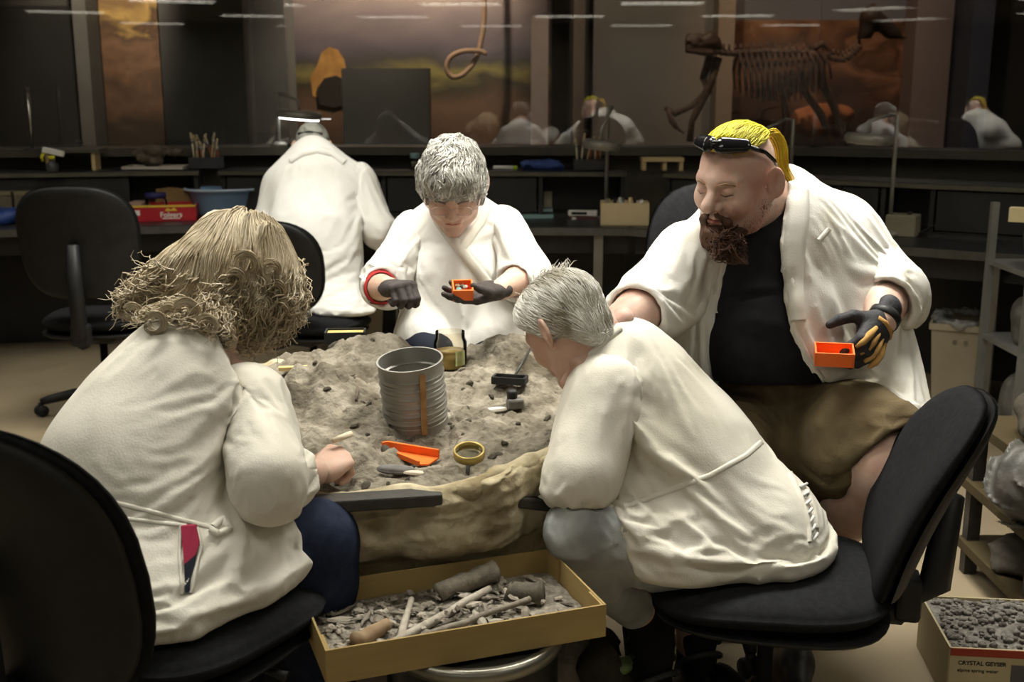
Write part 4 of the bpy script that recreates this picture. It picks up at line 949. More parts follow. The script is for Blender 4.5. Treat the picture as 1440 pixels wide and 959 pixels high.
# ------------------------------------------------------------------ A: curly-haired woman, left foreground, seen from behind
pa=Person((-.62,1.85,0),'curly blonde-haired person in cream lab coat seen from behind on the left')
pel=P(200,808,1.93); neck=P(292,478,2.22); shR=P(366,552,2.14); shL=P(205,515,2.33); s_=nrm(neck-pel); rt=nrm(V(.93,-.36,-.05)); fr=nrm(np.cross(s_,rt))
elR=P(378,668,1.98); cuR=P(412,670,2.10); wrR=P(445,664,2.19)
F=Field((-1.08,1.55,.42),(-.22,2.55,1.16),.0055)
mid=pel+(neck-pel)*.45; up_=pel+(neck-pel)*.80
F.chain([(pel+V(0,.02,-.0),.19),(P(180,650,2.05),.178),(P(245,545,2.13),.170)],.10,(fr,.70))
F.rc(shL+V(.02,-.02,-.03),shR+V(-.02,0,-.03),.085,.085,.09); F.rc(up_,neck,.11,.07,.08)
F.chain([(shL+V(.0,0,-.02),.08),(shL+V(.02,.06,-.25),.07)],.05)
F.chain([(pel+V(.03,-.02,-.06),.17),(P(318,795,1.98)+V(0,.03,-.02),.122),(P(382,755,2.08),.100)],.07)   # skirt over the near thigh
F.chain([(pel+V(-.06,.0,-.06),.17),(V(-.70,2.15,.60),.12)],.07)
F.cut(P(405,770,2.1),V(.62,.75,.1),.01)
F.cut((0,0,.600),(0,0,-1),.02)
# folds
F.ripple(.007,24,(.9,.2,.3),11,1.0)
for ln_,wd,am in [([(318,628),(270,650),(215,690),(165,700)],.012,-.012),([(322,632),(262,668),(200,715)],.014,.014),([(320,650),(260,690),(205,725)],.010,-.010),([(322,645),(332,690),(335,712)],.012,-.022),
    ([(345,520),(372,545),(398,570)],.012,.014),([(332,545),(365,565),(395,590)],.012,-.012),([(340,580),(368,600),(400,610)],.015,.012),([(350,560),(360,585),(398,630)],.014,-.012),
    ([(175,712),(220,726),(262,732)],.008,.010),([(178,730),(225,736),(262,740)],.008,-.008),([(335,712),(370,718),(420,705)],.012,-.018),([(300,742),(330,760),(350,800)],.016,.010),([(280,860),(330,800),(400,730)],.016,.010),([(300,850),(350,800),(400,760)],.014,-.010),
    ([(262,732),(300,738),(330,735)],.012,.012),([(130,560),(160,620),(190,690)],.02,.006),([(240,540),(230,600),(220,680)],.02,-.006)]:
    F.pf(ln_,wd,am)
cloth_part(pa,'lab_coat',F,COATC,.0125,.03,(-.03,-.09),pinfn=lambda x,y,z:np.maximum(near(x,y,z,neck,.08),np.clip((.645-z)/.04,0,1))); FA=F; coatA=CLOTH[-1][0]
sleeve(pa,coatA,shR+V(-.025,.0,-.02),elR,cuR,nrm(cuR-elR),(.082,.074,.062),COATC,.050,cut=-.005,folds=[([(345,520),(372,545),(398,570)],.012,.014),([(332,545),(365,565),(395,590)],.012,-.012),([(340,580),(368,600),(400,610)],.015,.012),([(350,560),(360,585),(398,630)],.014,-.012)])
# trousers
kn=P(440,765,2.13); an=P(432,1010,2.12)
F=Field((-.85,1.7,.0),(-.25,2.5,.78),.009); F.chain([(pel+V(.05,.03,-.06),.085),(pel*.5+kn*.5+V(0,.02,-.03),.075),(kn,.087),(kn+V(0,.0,-.08),.082),(V(kn[0]-.01,kn[1]+.12,.12),.066)],.03); F.chain([(pel+V(-.06,.05,-.06),.12),(V(-.62,2.22,.60),.085),(V(-.60,2.24,.12),.066)],.03)
F.cut((0,0,.09),(0,0,-1)); F.ripple(.006,40,(0,.2,1),4); pa.field('jeans',F,JEAN)
for x,y in ((kn[0]-.01,kn[1]+.12),(-.60,2.24)): shoe(pa,(x,y-.06,.0),(x+.03,y+.16,0),SHOE)
# head, neck, arm, hand
pa.head(P(338,392,2.33),(.40,.72,-.55),(.12,.45,.85),neck,1.0,nr=.052)
hv,hf,hm=hand_mesh(wrR,nrm(P(478,642,2.26)-wrR),V(-.3,.1,-1),True,(55,60,62,65),(55,55),.95)
pa.body.append((hv,hf)); pa.flesh(np.minimum(elR,wrR)-.08,np.maximum(elR,wrR)+.08,.004,lambda F:F.rc(elR,wrR,.042,.027,.01))
pa.flesh(neck-.25,neck+.12,.01,lambda F:F.chain([(neck,.05),(neck-s_*.12,.10)],.03))
pa.core([neck,pel,kn,V(kn[0]-.01,kn[1]+.12,.12)],[neck,shR+V(-.02,0,-.03),elR],[neck,shL+V(.03,0,-.05)],[pel,V(-.62,2.22,.60),V(-.60,2.24,.12)]); pa.finish(SKIN)
tag(MB().tube([P(468,620,2.255),P(494,610,2.29)],[.006,.007],8).build('wooden_probe',mat('pale_stick',(.66,.58,.42),(.74,.66,.5),rough=.6,scale=30),None,True),'pale wooden probe held by the curly-haired person','probe')
# hair: puffed crown and long curls falling back on the shoulders
F=Field(P(295,390,2.31)-V(.26,.24,.24),P(295,390,2.31)+V(.26,.24,.24),.0055)
for c,r in ((pa.toW((.0,-.02,.02)),(.112,.118,.112)),(pa.toW((.03,.01,-.03)),(.092,.09,.09)),(P(372,392,2.34),(.052,.08,.065)),(P(362,425,2.36),(.055,.08,.045)),(P(300,400,2.24),(.07,.06,.085)),(P(262,385,2.26),(.06,.05,.055)),(P(232,402,2.27),(.05,.045,.032)),(P(210,422,2.28),(.034,.034,.018)),(P(262,445,2.17),(.05,.03,.022)),(P(290,450,2.15),(.04,.03,.022))): F.ell(c,r,.035)
F.ripple(.012,42,(1,.3,.4),13); v,f=F.mesh(1); pa.part('hair_base',v,f,HAIRB); FH=F
crown=P(345,312,2.37)
def flowA(q):
    w_=q-crown; w_=w_/(np.linalg.norm(w_,axis=1,keepdims=True)+1e-6); left=np.clip((-.60-q[:,0])/.06,0,1)[:,None]
    wav=np.stack([np.sin(q[:,2]*70+q[:,1]*40),np.sin(q[:,0]*60),.4*np.sin(q[:,0]*80+q[:,2]*50)],1)
    return w_*.9+V(0,0,-.55)*(1-left)+left*V(-.95,-.15,-.35)+.45*wav*np.clip((crown[2]-q[:,2:3])/.1,0,1)
strands(grow(FH,4200,14,.13,flowA,seed=3,off=(.0005,.006),curl=.0012,turns=1.0,jit=.07,others=((FA,.004),),keep=lambda v:v[:,2]>crown[2]-.11)-pa.base,.0015,'hair_crown',HAIRB,pa.o)
strands(grow(FH,3600,14,.10,flowA,seed=4,off=(.0005,.008),curl=.0065,turns=1.5,jit=.16,others=((FA,.004),),keep=lambda v:v[:,2]<crown[2]-.06)-pa.base,.0016,'hair_curls',HAIRB,pa.o)
strands(grow(FH,900,14,.12,flowA,seed=5,off=(.003,.010),curl=.010,turns=2.0,jit=.35,loose=.6,others=((FA,.004),),keep=lambda v:v[:,2]<crown[2]-.07)-pa.base,.0016,'hair_wisps',HAIRB,pa.o)
rg=np.random.default_rng(3); RL=[]
def ringlet(x,y,Y,r,n,turns):
    for i in range(n):
        ph=rg.uniform(-.5,.5); rr_=r*rg.uniform(.75,1.15); dx,dy=rg.normal(size=2)*2; u=np.linspace(0,1,14); a=-2.2+ph+u*turns*6.28
        RL.append([P(x+dx+rr_*math.cos(b)*(1-.25*t),y+dy+rr_*math.sin(b)*(1-.25*t),Y+.012*math.sin(b*.5+ph)) for b,t in zip(a,u)])
for (x,y,r) in ((218,455,15),(290,458,15),(262,440,18),(185,440,12),(236,440,12),(345,372,17),(330,395,14),(380,380,13),(388,410,13),(365,430,14),(300,430,14),(395,435,10)):
    q=FA.surf(x,y); h_=FH.surf(x,y); Y_=min([w_[1] for w_ in (q,h_) if w_ is not None] or [2.2])-.008; ringlet(x,y,Y_,r,34,.8)
strands(np.array(RL)-pa.base,.0017,'ringlets',HAIRB,pa.o)['kind']='stuff'

# ------------------------------------------------------------------ B: grey-haired woman facing us behind the jacket
pb=Person((-.16,3.45,0),'short grey-haired person in white wrap coat and glasses facing us behind the jacket')
pel=P(642,500,3.46); neck=P(643,300,3.34); shR=P(578,325,3.36); shL=P(712,318,3.36)
elR=P(543,392,3.22); cuR=P(533,404,3.14); wrR=P(548,405,3.03); elL=P(745,385,3.22); cuL=P(728,394,3.14); wrL=P(702,408,3.06)
F=Field((-.55,2.95,.62),(.22,3.75,1.32),.006)
mid=pel+(neck-pel)*.5; up_=pel+(neck-pel)*.78; fr=V(0,1,0)
F.chain([(pel,.185),(mid+V(0,-.02,0),.165),(up_,.150)],.09,(fr,.80))
F.rc(shR+V(.015,0,-.02),shL+V(-.015,0,-.02),.072,.072,.07); F.rc(up_,neck+V(0,.02,0),.1,.065,.07)
F.ell(P(640,400,3.24),(.13,.08,.14),.06)                       # bust and belly
F.chain([(pel+V(-.06,-.05,-.05),.13),(P(600,480,3.2),.11)],.06); F.chain([(pel+V(.06,-.05,-.05),.13),(P(700,478,3.2),.11)],.06)
dR=nrm(wrR-cuR); dL=nrm(wrL-cuL)
F.rc(P(641,346,3.10),P(640,300,3.20),.016,.062,.006,mode='s')   # neckline
F.cut((0,0,.68),(0,0,-1),.02)
F.ripple(.009,34,(.5,0,1),21,1.4)
for ln_,wd,am in [([(606,282),(622,312),(645,342),(672,372),(700,405)],.016,.016),([(613,300),(632,330),(660,362),(690,398)],.007,-.008),([(684,285),(672,315),(650,342),(635,362)],.014,.016),([(676,320),(655,345),(640,365)],.006,-.008),
    ([(575,320),(574,350),(576,380),(580,400)],.010,-.024),([(710,330),(708,360),(706,385)],.010,-.024),([(600,395),(640,398),(700,392)],.010,-.010),([(590,410),(640,415),(690,408)],.010,.010),([(585,430),(620,440),(680,445)],.010,-.010),
    ([(560,330),(545,360),(540,385)],.012,.010),([(575,365),(555,385),(540,395)],.010,-.010),([(728,330),(740,360),(745,380)],.012,.010),([(722,360),(735,375),(748,382)],.008,-.010),([(590,335),(600,370),(605,390)],.012,.008),([(690,350),(685,380)],.01,.008),
    ([(600,450),(605,465),(612,478)],.01,.01),([(660,450),(655,470)],.012,-.012),([(690,450),(700,470)],.01,.01)]: F.pf(ln_,wd,am)
nk=neck; cloth_part(pb,'lab_coat',F,COATW,.0125,.022,(-.03,-.09),pinfn=lambda x,y,z:np.maximum.reduce([near(x,y,z,nk,.10),near(x,y,z,P(641,340,3.14),.05),np.clip((.74-z)/.04,0,1)]))
coatB=CLOTH[-1][0]
sleeve(pb,coatB,shR+V(.015,0,-.005),elR,cuR,dR,(.074,.078,.062),COATW,.046,cut=.02); sleeve(pb,coatB,shL+V(-.015,0,-.005),elL,cuL,dL,(.074,.076,.060),COATW,.045,cut=.02)
F=Field((-.5,2.7,.0),(.2,3.6,.95),.01)
for kx,ky in ((600,476),(700,482)):
    k_=P(kx,ky,3.14)+V(0,.02,-.045); F.chain([(V(pel[0]+(kx-645)*.0012,3.45,.73),.10),(k_,.075),(V(k_[0],k_[1]+.12,.14),.055)],.03)
F.cut((0,0,.10),(0,0,-1)); pb.field('trousers',F,DKTR)
for kx in (600,700): x=P(kx,480,3.14)[0]; shoe(pb,(x,3.36,.0),(x,3.16,0),SHOE)
pb.head(P(637,262,3.20),(.0,-.80,-.60),(0,-.40,.92),neck+V(0,.02,0),1.0,nr=.048,jaw=.95,cheek=1.02,nose=1.0)
for (el,cu,wr) in ((elR,cuR,wrR),(elL,cuL,wrL)): pb.flesh(np.minimum(el,wr)-.07,np.maximum(el,wr)+.07,.004,lambda F:F.chain([(el,.045),(cu,.040),(wr,.029)],.01))
pb.flesh(neck-.2,neck+.14,.008,lambda F:F.chain([(neck,.05),(neck+V(0,-.02,-.12),.08)],.03))
pb.core([neck,pel,P(600,476,3.14)+V(0,.02,-.045),V(P(600,476,3.14)[0],3.28,.14)],[pel,P(700,482,3.14)+V(0,.02,-.045),V(P(700,482,3.14)[0],3.28,.14)],[neck,shR,elR],[neck,shL,elL]); pb.finish(SKIN)
hv,hf,_=hand_mesh(wrR,nrm(P(572,403,2.94)-wrR),V(.2,-.3,-1),True,(62,66,68,70),(40,60),.95,1.15,fore=.012); pb.part('glove',hv,hf,GLOVEM)
hv,hf,_=hand_mesh(wrL,nrm(P(655,418,3.01)-wrL),V(.0,-.25,.95),False,(12,12,15,18),(40,40),.95,1.15,fore=.012); pb.part('glove',hv,hf,GLOVEM)
mbs=MB(); c=cuR+dR*.012; M=Vector(dR).to_track_quat('Z','Y').to_matrix().to_4x4(); mbs.lathe([(.042,-.012),(.047,-.01),(.047,.012),(.042,.014)],24,c=c,M=M,cap=False); pb.mb('red_cuff',mbs,mat('cuff_red',(.45,.03,.03),rough=.8))
# glasses
GLF=mat('glasses_frame_clear',(.60,.42,.36),rough=.3)
def glasses(p,m,lensm,y=.097,z=-.006,w=.024,h=.015,arm_z=.004):
    mb=MB(); lens=[]
    for s_ in (-1,1):
        pts=[p.toW((s_*.031+w*math.copysign(abs(math.cos(a))**.7,math.cos(a)),y-.10*abs(s_*.031+w*math.cos(a))**2*4,z+h*math.copysign(abs(math.sin(a))**.7,math.sin(a)))) for a in np.linspace(0,2*np.pi,21)]
        mb.tube(pts,.0016,6,cap=False); lens.append(pts)
        mb.tube([p.toW(q) for q in ((s_*(.031+w),y-.0015,z+arm_z),(s_*.074,y-.02,z+arm_z+.002),(s_*.081,.0,z+arm_z+.004),(s_*.080,-.03,z-.004))],.0018,6)
    mb.tube([p.toW(q) for q in ((-.008,y,z+.004),(0,y+.003,z+.006),(.008,y,z+.004))],.0016,6)
    o=p.mb('glasses',mb,m)
    for pts in lens:
        l=MB(); l.add(pts[:-1],[tuple(range(20))]); lo=p.mb('lens',l,lensm,False); lo.parent=o
glasses(pb,GLF,glass_mat('spectacle_glass',1.25))
for s_ in (-1,1):
    mbs=MB(); mbs.tube([pb.toW(q) for q in ((s_*.016,.093,.018),(s_*.032,.089,.022),(s_*.046,.078,.016))],[.0022,.003,.0015],6); pb.mb('eyebrow',mbs,mat('brow_grey',(.30,.25,.2),rough=.8))
mbs=MB(); mbs.tube([pb.toW(q) for q in ((-.022,.081,-.0632),(-.01,.0875,-.0625),(0,.088,-.0635),(.01,.0875,-.0625),(.022,.081,-.0632))],[.001,.0032,.0034,.0032,.001],8); pb.mb('lips',mbs,mat('lips_rose',(.45,.17,.14),rough=.5))
def capB(F):
    F.ell((0,-.02,.045),(.083,.104,.082),.02); F.ell((0,.052,.068),(.055,.036,.034),.03)
    for s_ in (-1,1): F.ell((s_*.07,-.01,.0),(.022,.05,.045),.02)
    F.cut((0,.088,.03),(0,.8,-.75),.01); F.cut((0,.05,-.02),(0,.6,-.6),.01)
FHB=hair_cap(pb,HAIRG,1.06,capB,rip=.010,freq=50)
def flowB(q):
    return np.stack([q[:,0]*6+.35*np.sin(q[:,1]*70),.55+.35*np.sin(q[:,0]*60+q[:,2]*30),-.25-3*np.abs(q[:,0])+.3*np.sin(q[:,1]*80)],1)
hair(pb,FHB,HAIRG,3200,8,.05,flowB,.0019,seed=2,off=(.0,.006),curl=.003,turns=.8,jit=.25)
# orange box in her hand
def orange_box(c,rz,d,label,rx=0):
    o=empty('orange_tray',tuple(c),rz,label,'tray','small orange plastic trays'); o.rotation_euler=(rx,0,rz); x,y,z=d
    MB().box((0,0,.002),(x,y,.004)).build('tray_floor',ORANGE,o)
    for (cc,dd) in (((0,y/2,z/2),(x,.004,z)),((0,-y/2,z/2),(x,.004,z)),((x/2,0,z/2),(.004,y+.004,z)),((-x/2,0,z/2),(.004,y+.004,z))): MB().box(cc,dd).build('tray_wall',ORANGE,o)
    return o
ob=orange_box(P(650,418,2.985)+V(0,0,.006),R(8),(.05,.045,.034),'small orange tray held in the grey-haired person dark glove',R(28))
for k,(x,y,c) in enumerate(((-.008,-.006,(.15,.3,.28)),(.008,.004,(.4,.4,.33)),(.0,.01,(.1,.09,.08)),(-.012,.009,(.3,.22,.12)))):
    tag_o=bpy.data.objects.new('sediment_crumb',rock_mesh(40+k,1)); tag_o.data.materials.append(mat('crumb_%d'%k,c,rough=.8)); tag_o.scale=(.008,.007,.006); tag_o.matrix_world=Matrix.Translation(Vector(ob.location))@Matrix.Rotation(R(28),4,'X')@Matrix.Translation((x,y,.022))@Matrix.Diagonal((.009,.008,.009,1)); link(tag_o); tag(tag_o,['teal','pale','black','brown'][k]+' crumb inside the small orange tray held by the grey-haired person','crumb','crumbs in the small orange tray')
# ------------------------------------------------------------------ E: capped worker with their back to us
pe=Person((-.92,5.45,0),'person in a grey cap and white coat seen from behind at the back bench')
pel=P(462,420,5.52); neck=P(440,212,5.80); shR=P(505,252,5.80); shL=P(392,252,5.80)
F=Field((-1.42,5.15,.40),(-.30,6.15,1.32),.009)
mid=pel+(neck-pel)*.45; up_=pel+(neck-pel)*.78; s_=nrm(neck-pel); fr=nrm(np.cross(s_,V(1,0,0)))
F.chain([(pel,.20),(mid+V(-.03,-.02,0),.215),(up_+V(-.01,-.01,0),.205)],.12,(fr,.66))
F.rc(shR+V(-.05,0,-.035),shL+V(.05,0,-.035),.125,.125,.10); F.rc(up_+V(0,0,.08),neck+V(0,0,-.01),.11,.085,.08)
F.chain([(shL+V(.0,0,-.03),.09),(P(375,320,5.75),.085),(P(385,330,5.95),.07)],.06)
F.chain([(pel+V(.02,0,-.1),.20),(P(480,455,5.42),.19)],.06,(fr,.75)); F.chain([(pel+V(.06,.05,-.1),.15),(P(520,430,5.75),.14)],.06)
F.cut((0,0,.455),(0,0,-1),.02); F.ripple(.008,22,(.4,0,1),31,1.3)
for ln_,wd,am in [([(500,250),(496,290),(494,330)],.018,-.03),([(420,390),(460,365),(500,345)],.016,.016),([(415,360),(455,345),(490,335)],.014,-.014),([(440,400),(470,385),(505,372)],.016,-.016),([(430,420),(470,405),(510,400)],.015,.014),([(470,310),(490,300)],.012,-.014),([(505,375),(508,400),(510,430)],.014,-.02),([(440,300),(470,305),(492,300)],.02,.012)]: F.pf(ln_,wd,am)
nk=neck; cloth_part(pe,'lab_coat',F,COATW,.018,.02,(-.02,-.06),pinfn=lambda x,y,z:np.maximum(near(x,y,z,nk,.1),np.clip((.5-z)/.04,0,1)))
coatE=CLOTH[-1][0]
sleeve(pe,coatE,shR+V(-.02,0,-.02),P(530,318,5.72),P(562,345,5.86),V(.5,.7,-.1),(.115,.095,.075),COATW,.05,hc=.017)
F=Field((-1.2,5.3,0),(-.5,6.2,.65),.012)
for dx in (-.1,.14): F.chain([(pel+V(dx*.8,.1,-.02),.1),(V(pel[0]+dx,6.0,.50),.08),(V(pel[0]+dx,5.98,.12),.06)],.03)
F.cut((0,0,.10),(0,0,-1)); pe.field('trousers',F,mat('trousers_khaki',(.2,.17,.12),rough=.85))
for dx in (-.1,.14): shoe(pe,(pel[0]+dx,5.92,0),(pel[0]+dx,6.12,0),SHOE)
pe.head(P(440,208,5.92),(.0,.85,-.52),(0,.52,.85),neck,1.02,nr=.055)
pe.flesh(neck-.2,neck+.14,.01,lambda F:F.chain([(neck,.05),(neck+V(0,-.0,-.12),.08)],.03))
hv,hf,_=hand_mesh(P(575,340,5.98),V(.1,1,-.1),V(0,0,-1),True,(35,40,42,45)); pe.body.append((hv,hf)); hv,hf,_=hand_mesh(P(395,335,6.05),V(.1,1,-.1),V(0,0,-1),False,(35,40,42,45)); pe.body.append((hv,hf))
pe.core([neck,pel,V(pel[0]-.1,6.0,.5),V(pel[0]-.1,5.98,.12)],[pel,V(pel[0]+.14,6.0,.5),V(pel[0]+.14,5.98,.12)],[neck,shR,P(527,320,5.72),P(575,340,5.98)],[neck,shL,P(375,320,5.75),P(395,335,6.05)]); pe.finish(SKIN)
hair_cap(pe,mat('cap_grey_cloth',(.30,.30,.27),(.42,.42,.38),rough=.85,scale=30,c3=(.10,.10,.09),s3=14),1.10,lambda F:F.cut((0,-.02,-.045),(0,0,-1)),name='cap',rip=.003)
mbs=MB(); mbs.tube([pe.toW(q) for q in ((-.085,.02,-.03),(-.07,-.08,-.02),(0,-.118,-.012),(.07,-.08,-.02),(.085,.02,-.03))],.008,8); pe.mb('cap_strap',mbs,mat('strap_black',(.02,.02,.02),rough=.6))
mbs=MB(); mbs.tube([pe.toW(q) for q in ((-.06,-.09,.03),(0,-.12,.025),(.06,-.09,.03))],.006,8); pe.mb('cap_opening',mbs,mat('strap_black',(.02,.02,.02)))
# ------------------------------------------------------------------ C: bearded man with yellow hair
def polysd(a,b,poly):
    "signed distance to a 2-D polygon"
    d=None; s_=np.ones(np.broadcast(a,b).shape,np.float32); n=len(poly)
    for i in range(n):
        p=poly[i]; q=poly[i-1]; ex,ey=q[0]-p[0],q[1]-p[1]; wx,wy=a-p[0],b-p[1]
        t=np.clip((wx*ex+wy*ey)/(ex*ex+ey*ey+1e-12),0,1); dd=(wx-ex*t)**2+(wy-ey*t)**2
        d=dd if d is None else np.minimum(d,dd)
        c1=wy>=0; c2=b<q[1]; c3=ex*wy>ey*wx
        fl=(c1&c2&c3)|(~c1&~c2&~c3); s_=np.where(fl,-s_,s_)
    return s_*np.sqrt(d)
pc=Person((.70,2.95,0),'bearded person with yellow ponytail, black shirt, open white coat and olive shorts')
pel=P(1088,575,2.93); neck=P(1082,280,2.90); shR=P(962,355,2.80); shL=P(1200,335,2.98)
elR=P(918,420,2.70); cuR=P(896,440,2.60); wrR=P(850,468,2.48); elL=P(1252,412,2.88); cuL=P(1240,432,2.78); wrL=P(1240,452,2.70)
fr=nrm(V(-.28,-.95,.05)); lat=nrm(V(.95,-.28,0)); belly=P(1068,470,2.80)
def torsoC(F,o=0):
    F.chain([(pel+V(0,0,.04),.205+o),(P(1085,450,2.90),.205+o),(P(1083,360,2.90),.19+o)],.10,(fr,.78))
    F.ell(belly,(.165+o,.14+o,.16+o),.08)
    F.rc(shR+V(.03,.02,-.04),shL+V(-.04,0,-.03),.09+o,.095+o,.09); F.rc(P(1083,340,2.90),neck+V(0,.02,-.01),.12+o,.078+o,.08)
F=Field((.30,2.45,.70),(1.15,3.25,1.36),.007); torsoC(F,-.004); F.cut(P(1080,535,2.8),(0,-.1,-1),.01)
F.rc(neck+V(-.0,-.02,.05),neck+V(-.03,-.08,.03),.07,.06,.01,mode='s'); F.cut(P(1170,430,2.80),lat,.01); F.cut(P(975,430,2.75),-lat,.01)
F.ripple(.003,28,(.2,0,1),41,1.2)
for ln_,wd,am in [([(1012,412),(1050,408),(1100,405)],.010,.010),([(1012,420),(1050,416),(1100,413)],.007,-.010),([(1015,455),(1060,450),(1105,462)],.012,.006),([(1050,330),(1075,310),(1095,290)],.01,.008),([(1030,470),(1070,480),(1110,500)],.012,-.006)]: F.pf(ln_,wd,am)
pc.field('tshirt',F,mat('tshirt_black',(.008,.0085,.011),(.013,.0135,.017),rough=.8,scale=30,bump=.1,bscale=300,spec=.25))
F=Field((.15,2.38,.55),(1.30,3.30,1.40),.006)
torsoC(F,.024)
F.chain([(P(1175,330,2.95),.12),(P(1190,430,2.92),.14),(P(1195,480,2.88),.14)],.05)
F.chain([(P(1180,440,2.92),.15),(P(1205,530,2.86),.13),(P(1238,575,2.76),.105),(P(1268,605,2.64),.08)],.07)     # left front panel over the thigh
F.chain([(P(985,420,2.86),.12),(P(990,490,2.85),.13)],.05)
F.ell(P(1075,268,2.95),(.115,.09,.06),.03)                                                        # collar roll
op=[(1078,255),(1104,268),(1101,300),(1095,345),(1098,400),(1110,450),(1130,500),(1152,535),(1180,565),(1225,590),(1300,618),(1300,760),(1000,760),(1002,500),(1006,450),(1012,400),(1016,360),(1000,320),(990,290),(1010,250)]
W=F.win((.15,2.3,.5),(1.3,3.3,1.45)); X,Y,Z=F.xyz(W)
pw=[P(x,y,2.72) for x,y in op]; poly=[(float(q@lat),q[2]) for q in pw]
a2=(X*lat[0]+Y*lat[1]+0*Z); b2=(0*X+0*Y+Z)
e=polysd(a2,b2,poly); frd=-(X*fr[0]+Y*fr[1])+float(V(pel[0],pel[1],0)[:2]@fr[:2])+.03     # only the front side is open
e=np.maximum(e,frd); F.comb(W,e.astype(np.float32),.008,'s')
F.rc(neck+V(-.02,-.01,-.02),neck+V(-.03,-.02,.14),.078,.095,.01,mode='s')
dR=nrm(cuR-elR); dL=nrm(wrL-elL)
F.ripple(.010,30,(.4,.1,.8),45,1.5)
for ln_,wd,am in [([(1112,262),(1150,275),(1195,282)],.014,.010),([(1100,270),(1098,340),(1104,420),(1135,500),(1180,556),(1250,590)],.012,.010),([(1118,275),(1122,340),(1140,390),(1152,420)],.010,.010),([(1128,270),(1135,340),(1155,390)],.008,-.010),([(1150,330),(1165,320)],.004,-.008),
    ([(1205,290),(1198,330),(1192,370),(1196,400)],.010,-.018),([(1215,380),(1245,372),(1280,372)],.014,.014),([(1210,400),(1240,390),(1275,392)],.012,-.014),([(1160,400),(1180,450),(1220,520)],.016,.014),([(1175,400),(1200,460),(1235,520)],.014,-.014),([(1140,440),(1160,500),(1200,550)],.012,-.012),([(1190,420),(1215,470),(1240,500)],.014,.012),
    ([(1008,300),(1012,340),(1014,380)],.010,.010),([(990,330),(1000,360),(990,400)],.010,-.012),([(965,320),(958,333)],.004,-.008),([(945,340),(950,380),(960,410)],.012,-.018),([(955,350),(975,385),(960,430)],.012,.014),([(935,380),(960,400),(985,405)],.010,.012),([(930,400),(950,425),(960,440)],.010,-.012),([(970,400),(985,430),(975,455)],.012,.014),([(900,425),(925,432),(945,445)],.008,.010),([(1250,400),(1268,420),(1272,438)],.01,-.01)]: F.pf(ln_,wd,am)
nk=neck; cloth_part(pc,'lab_coat',F,COATD,.0115,.018,(-.02,-.08),soft=.06,pinfn=lambda x,y,z:near(x,y,z,nk,.13))
coatC=CLOTH[-1][0]
sleeve(pc,coatC,shR+V(.02,.0,-.01),elR,cuR,dR,(.098,.094,.084),COATD,.062); sleeve(pc,coatC,shL+V(-.03,0,-.01),elL,cuL,dL,(.108,.102,.090),COATD,.070,cut=.0)
# shorts
knL=P(1262,632,2.56); knR=P(985,660,2.58); anL=P(1150,762,2.80)
SHORT=mat('shorts_olive',(.115,.085,.045),(.155,.12,.068),rough=.85,scale=6,bump=.15,bscale=200,spec=.15,c3=(.085,.062,.032),s3=5)
F=Field((.30,2.40,.40),(1.20,3.20,.92),.007)
F.chain([(pel+V(0,0,.03),.185),(pel+V(0,0,-.08),.18)],.06,(fr,.85)); F.chain([(pel+V(.07,-.05,-.06),.155),(knL+V(-.07,.10,.005),.125),(knL+V(0,0,.01),.112)],.05); F.chain([(pel+V(-.07,-.05,-.06),.155),(knR+V(.05,.08,0),.125),(knR,.11)],.05)
F.cut(P(1080,516,2.78),(0,-.05,1),.01); F.cut((0,0,.60),(0,0,-1),.01,(.3,2.8,.4),(1.2,3.2,.92))
d=nrm(knL-pel); hp=knL-d*.005; F.cut(P(1255,650,2.55)+V(0,.03,0),nrm(d+V(.1,-.3,-.75)),.006,knL-.2,knL+.25); F.cut(knR-nrm(knR-pel)*.02,nrm(knR-pel),.006,knR-.25,knR+.2)
F.ripple(.007,34,(.1,.5,1),51,1.4)
for ln_,wd,am in [([(1110,590),(1170,600),(1240,590)],.012,.010),([(1120,610),(1180,615),(1260,605)],.010,-.010),([(1110,535),(1112,580),(1110,620)],.012,.010),([(1150,630),(1200,625),(1280,635)],.010,.010),([(1140,580),(1180,580),(1220,575)],.012,-.010)]: F.pf(ln_,wd,am)
cloth_part(pc,'shorts',F,SHORT,.0125,.02,(-.05,-.13),bend=.1,pinfn=lambda x,y,z:np.maximum(np.clip((z-.80)/.03,0,1),.8*near(x,y,z,knL,.07)))
# body
pc.head(P(1034,252,2.74),(-.66,-.71,-.24),(-.12,-.22,.96),neck+V(0,0,.0),1.10,nr=.070,jaw=1.08,cheek=1.04,nose=1.22,brow=1.12)
def legs(F):
    F.chain([(pel+V(.07,-.05,-.08),.10),(knL+V(-.012,.01,-.035),.090),(knL*.55+anL*.45+V(0,.01,-.02),.082),(anL,.062),(V(anL[0]-.02,anL[1]+.05,.12),.045)],.03)
    F.chain([(pel+V(-.07,-.05,-.06),.10),(knR+V(0,0,-.01),.078),(V(knR[0]+.02,knR[1]+.12,.12),.045)],.03)
pc.flesh((.25,2.3,.08),(1.2,3.1,.85),.007,legs)
for (el,cu,wr) in ((elR,cuR,wrR),(elL,cuL,wrL)): pc.flesh(np.minimum(el,wr)-.08,np.maximum(el,wr)+.08,.004,lambda F:F.chain([(el,.060),(cu,.055),(wr,.036)],.01))
hv,hf,_=hand_mesh(wrR,nrm(V(-.7,-.4,-.5)),V(0,.3,-1),True,(35,40,42,45),scale=1.08); pc.body.append((hv,hf))
pc.flesh(neck-.22,neck+.14,.008,lambda F:F.chain([(neck,.066),(neck+V(.01,.02,-.12),.10)],.03))
pc.core([neck,pel,knL,anL],[pel,knR],[neck,shR,elR],[neck,shL,elL]); pc.finish(SKINP)
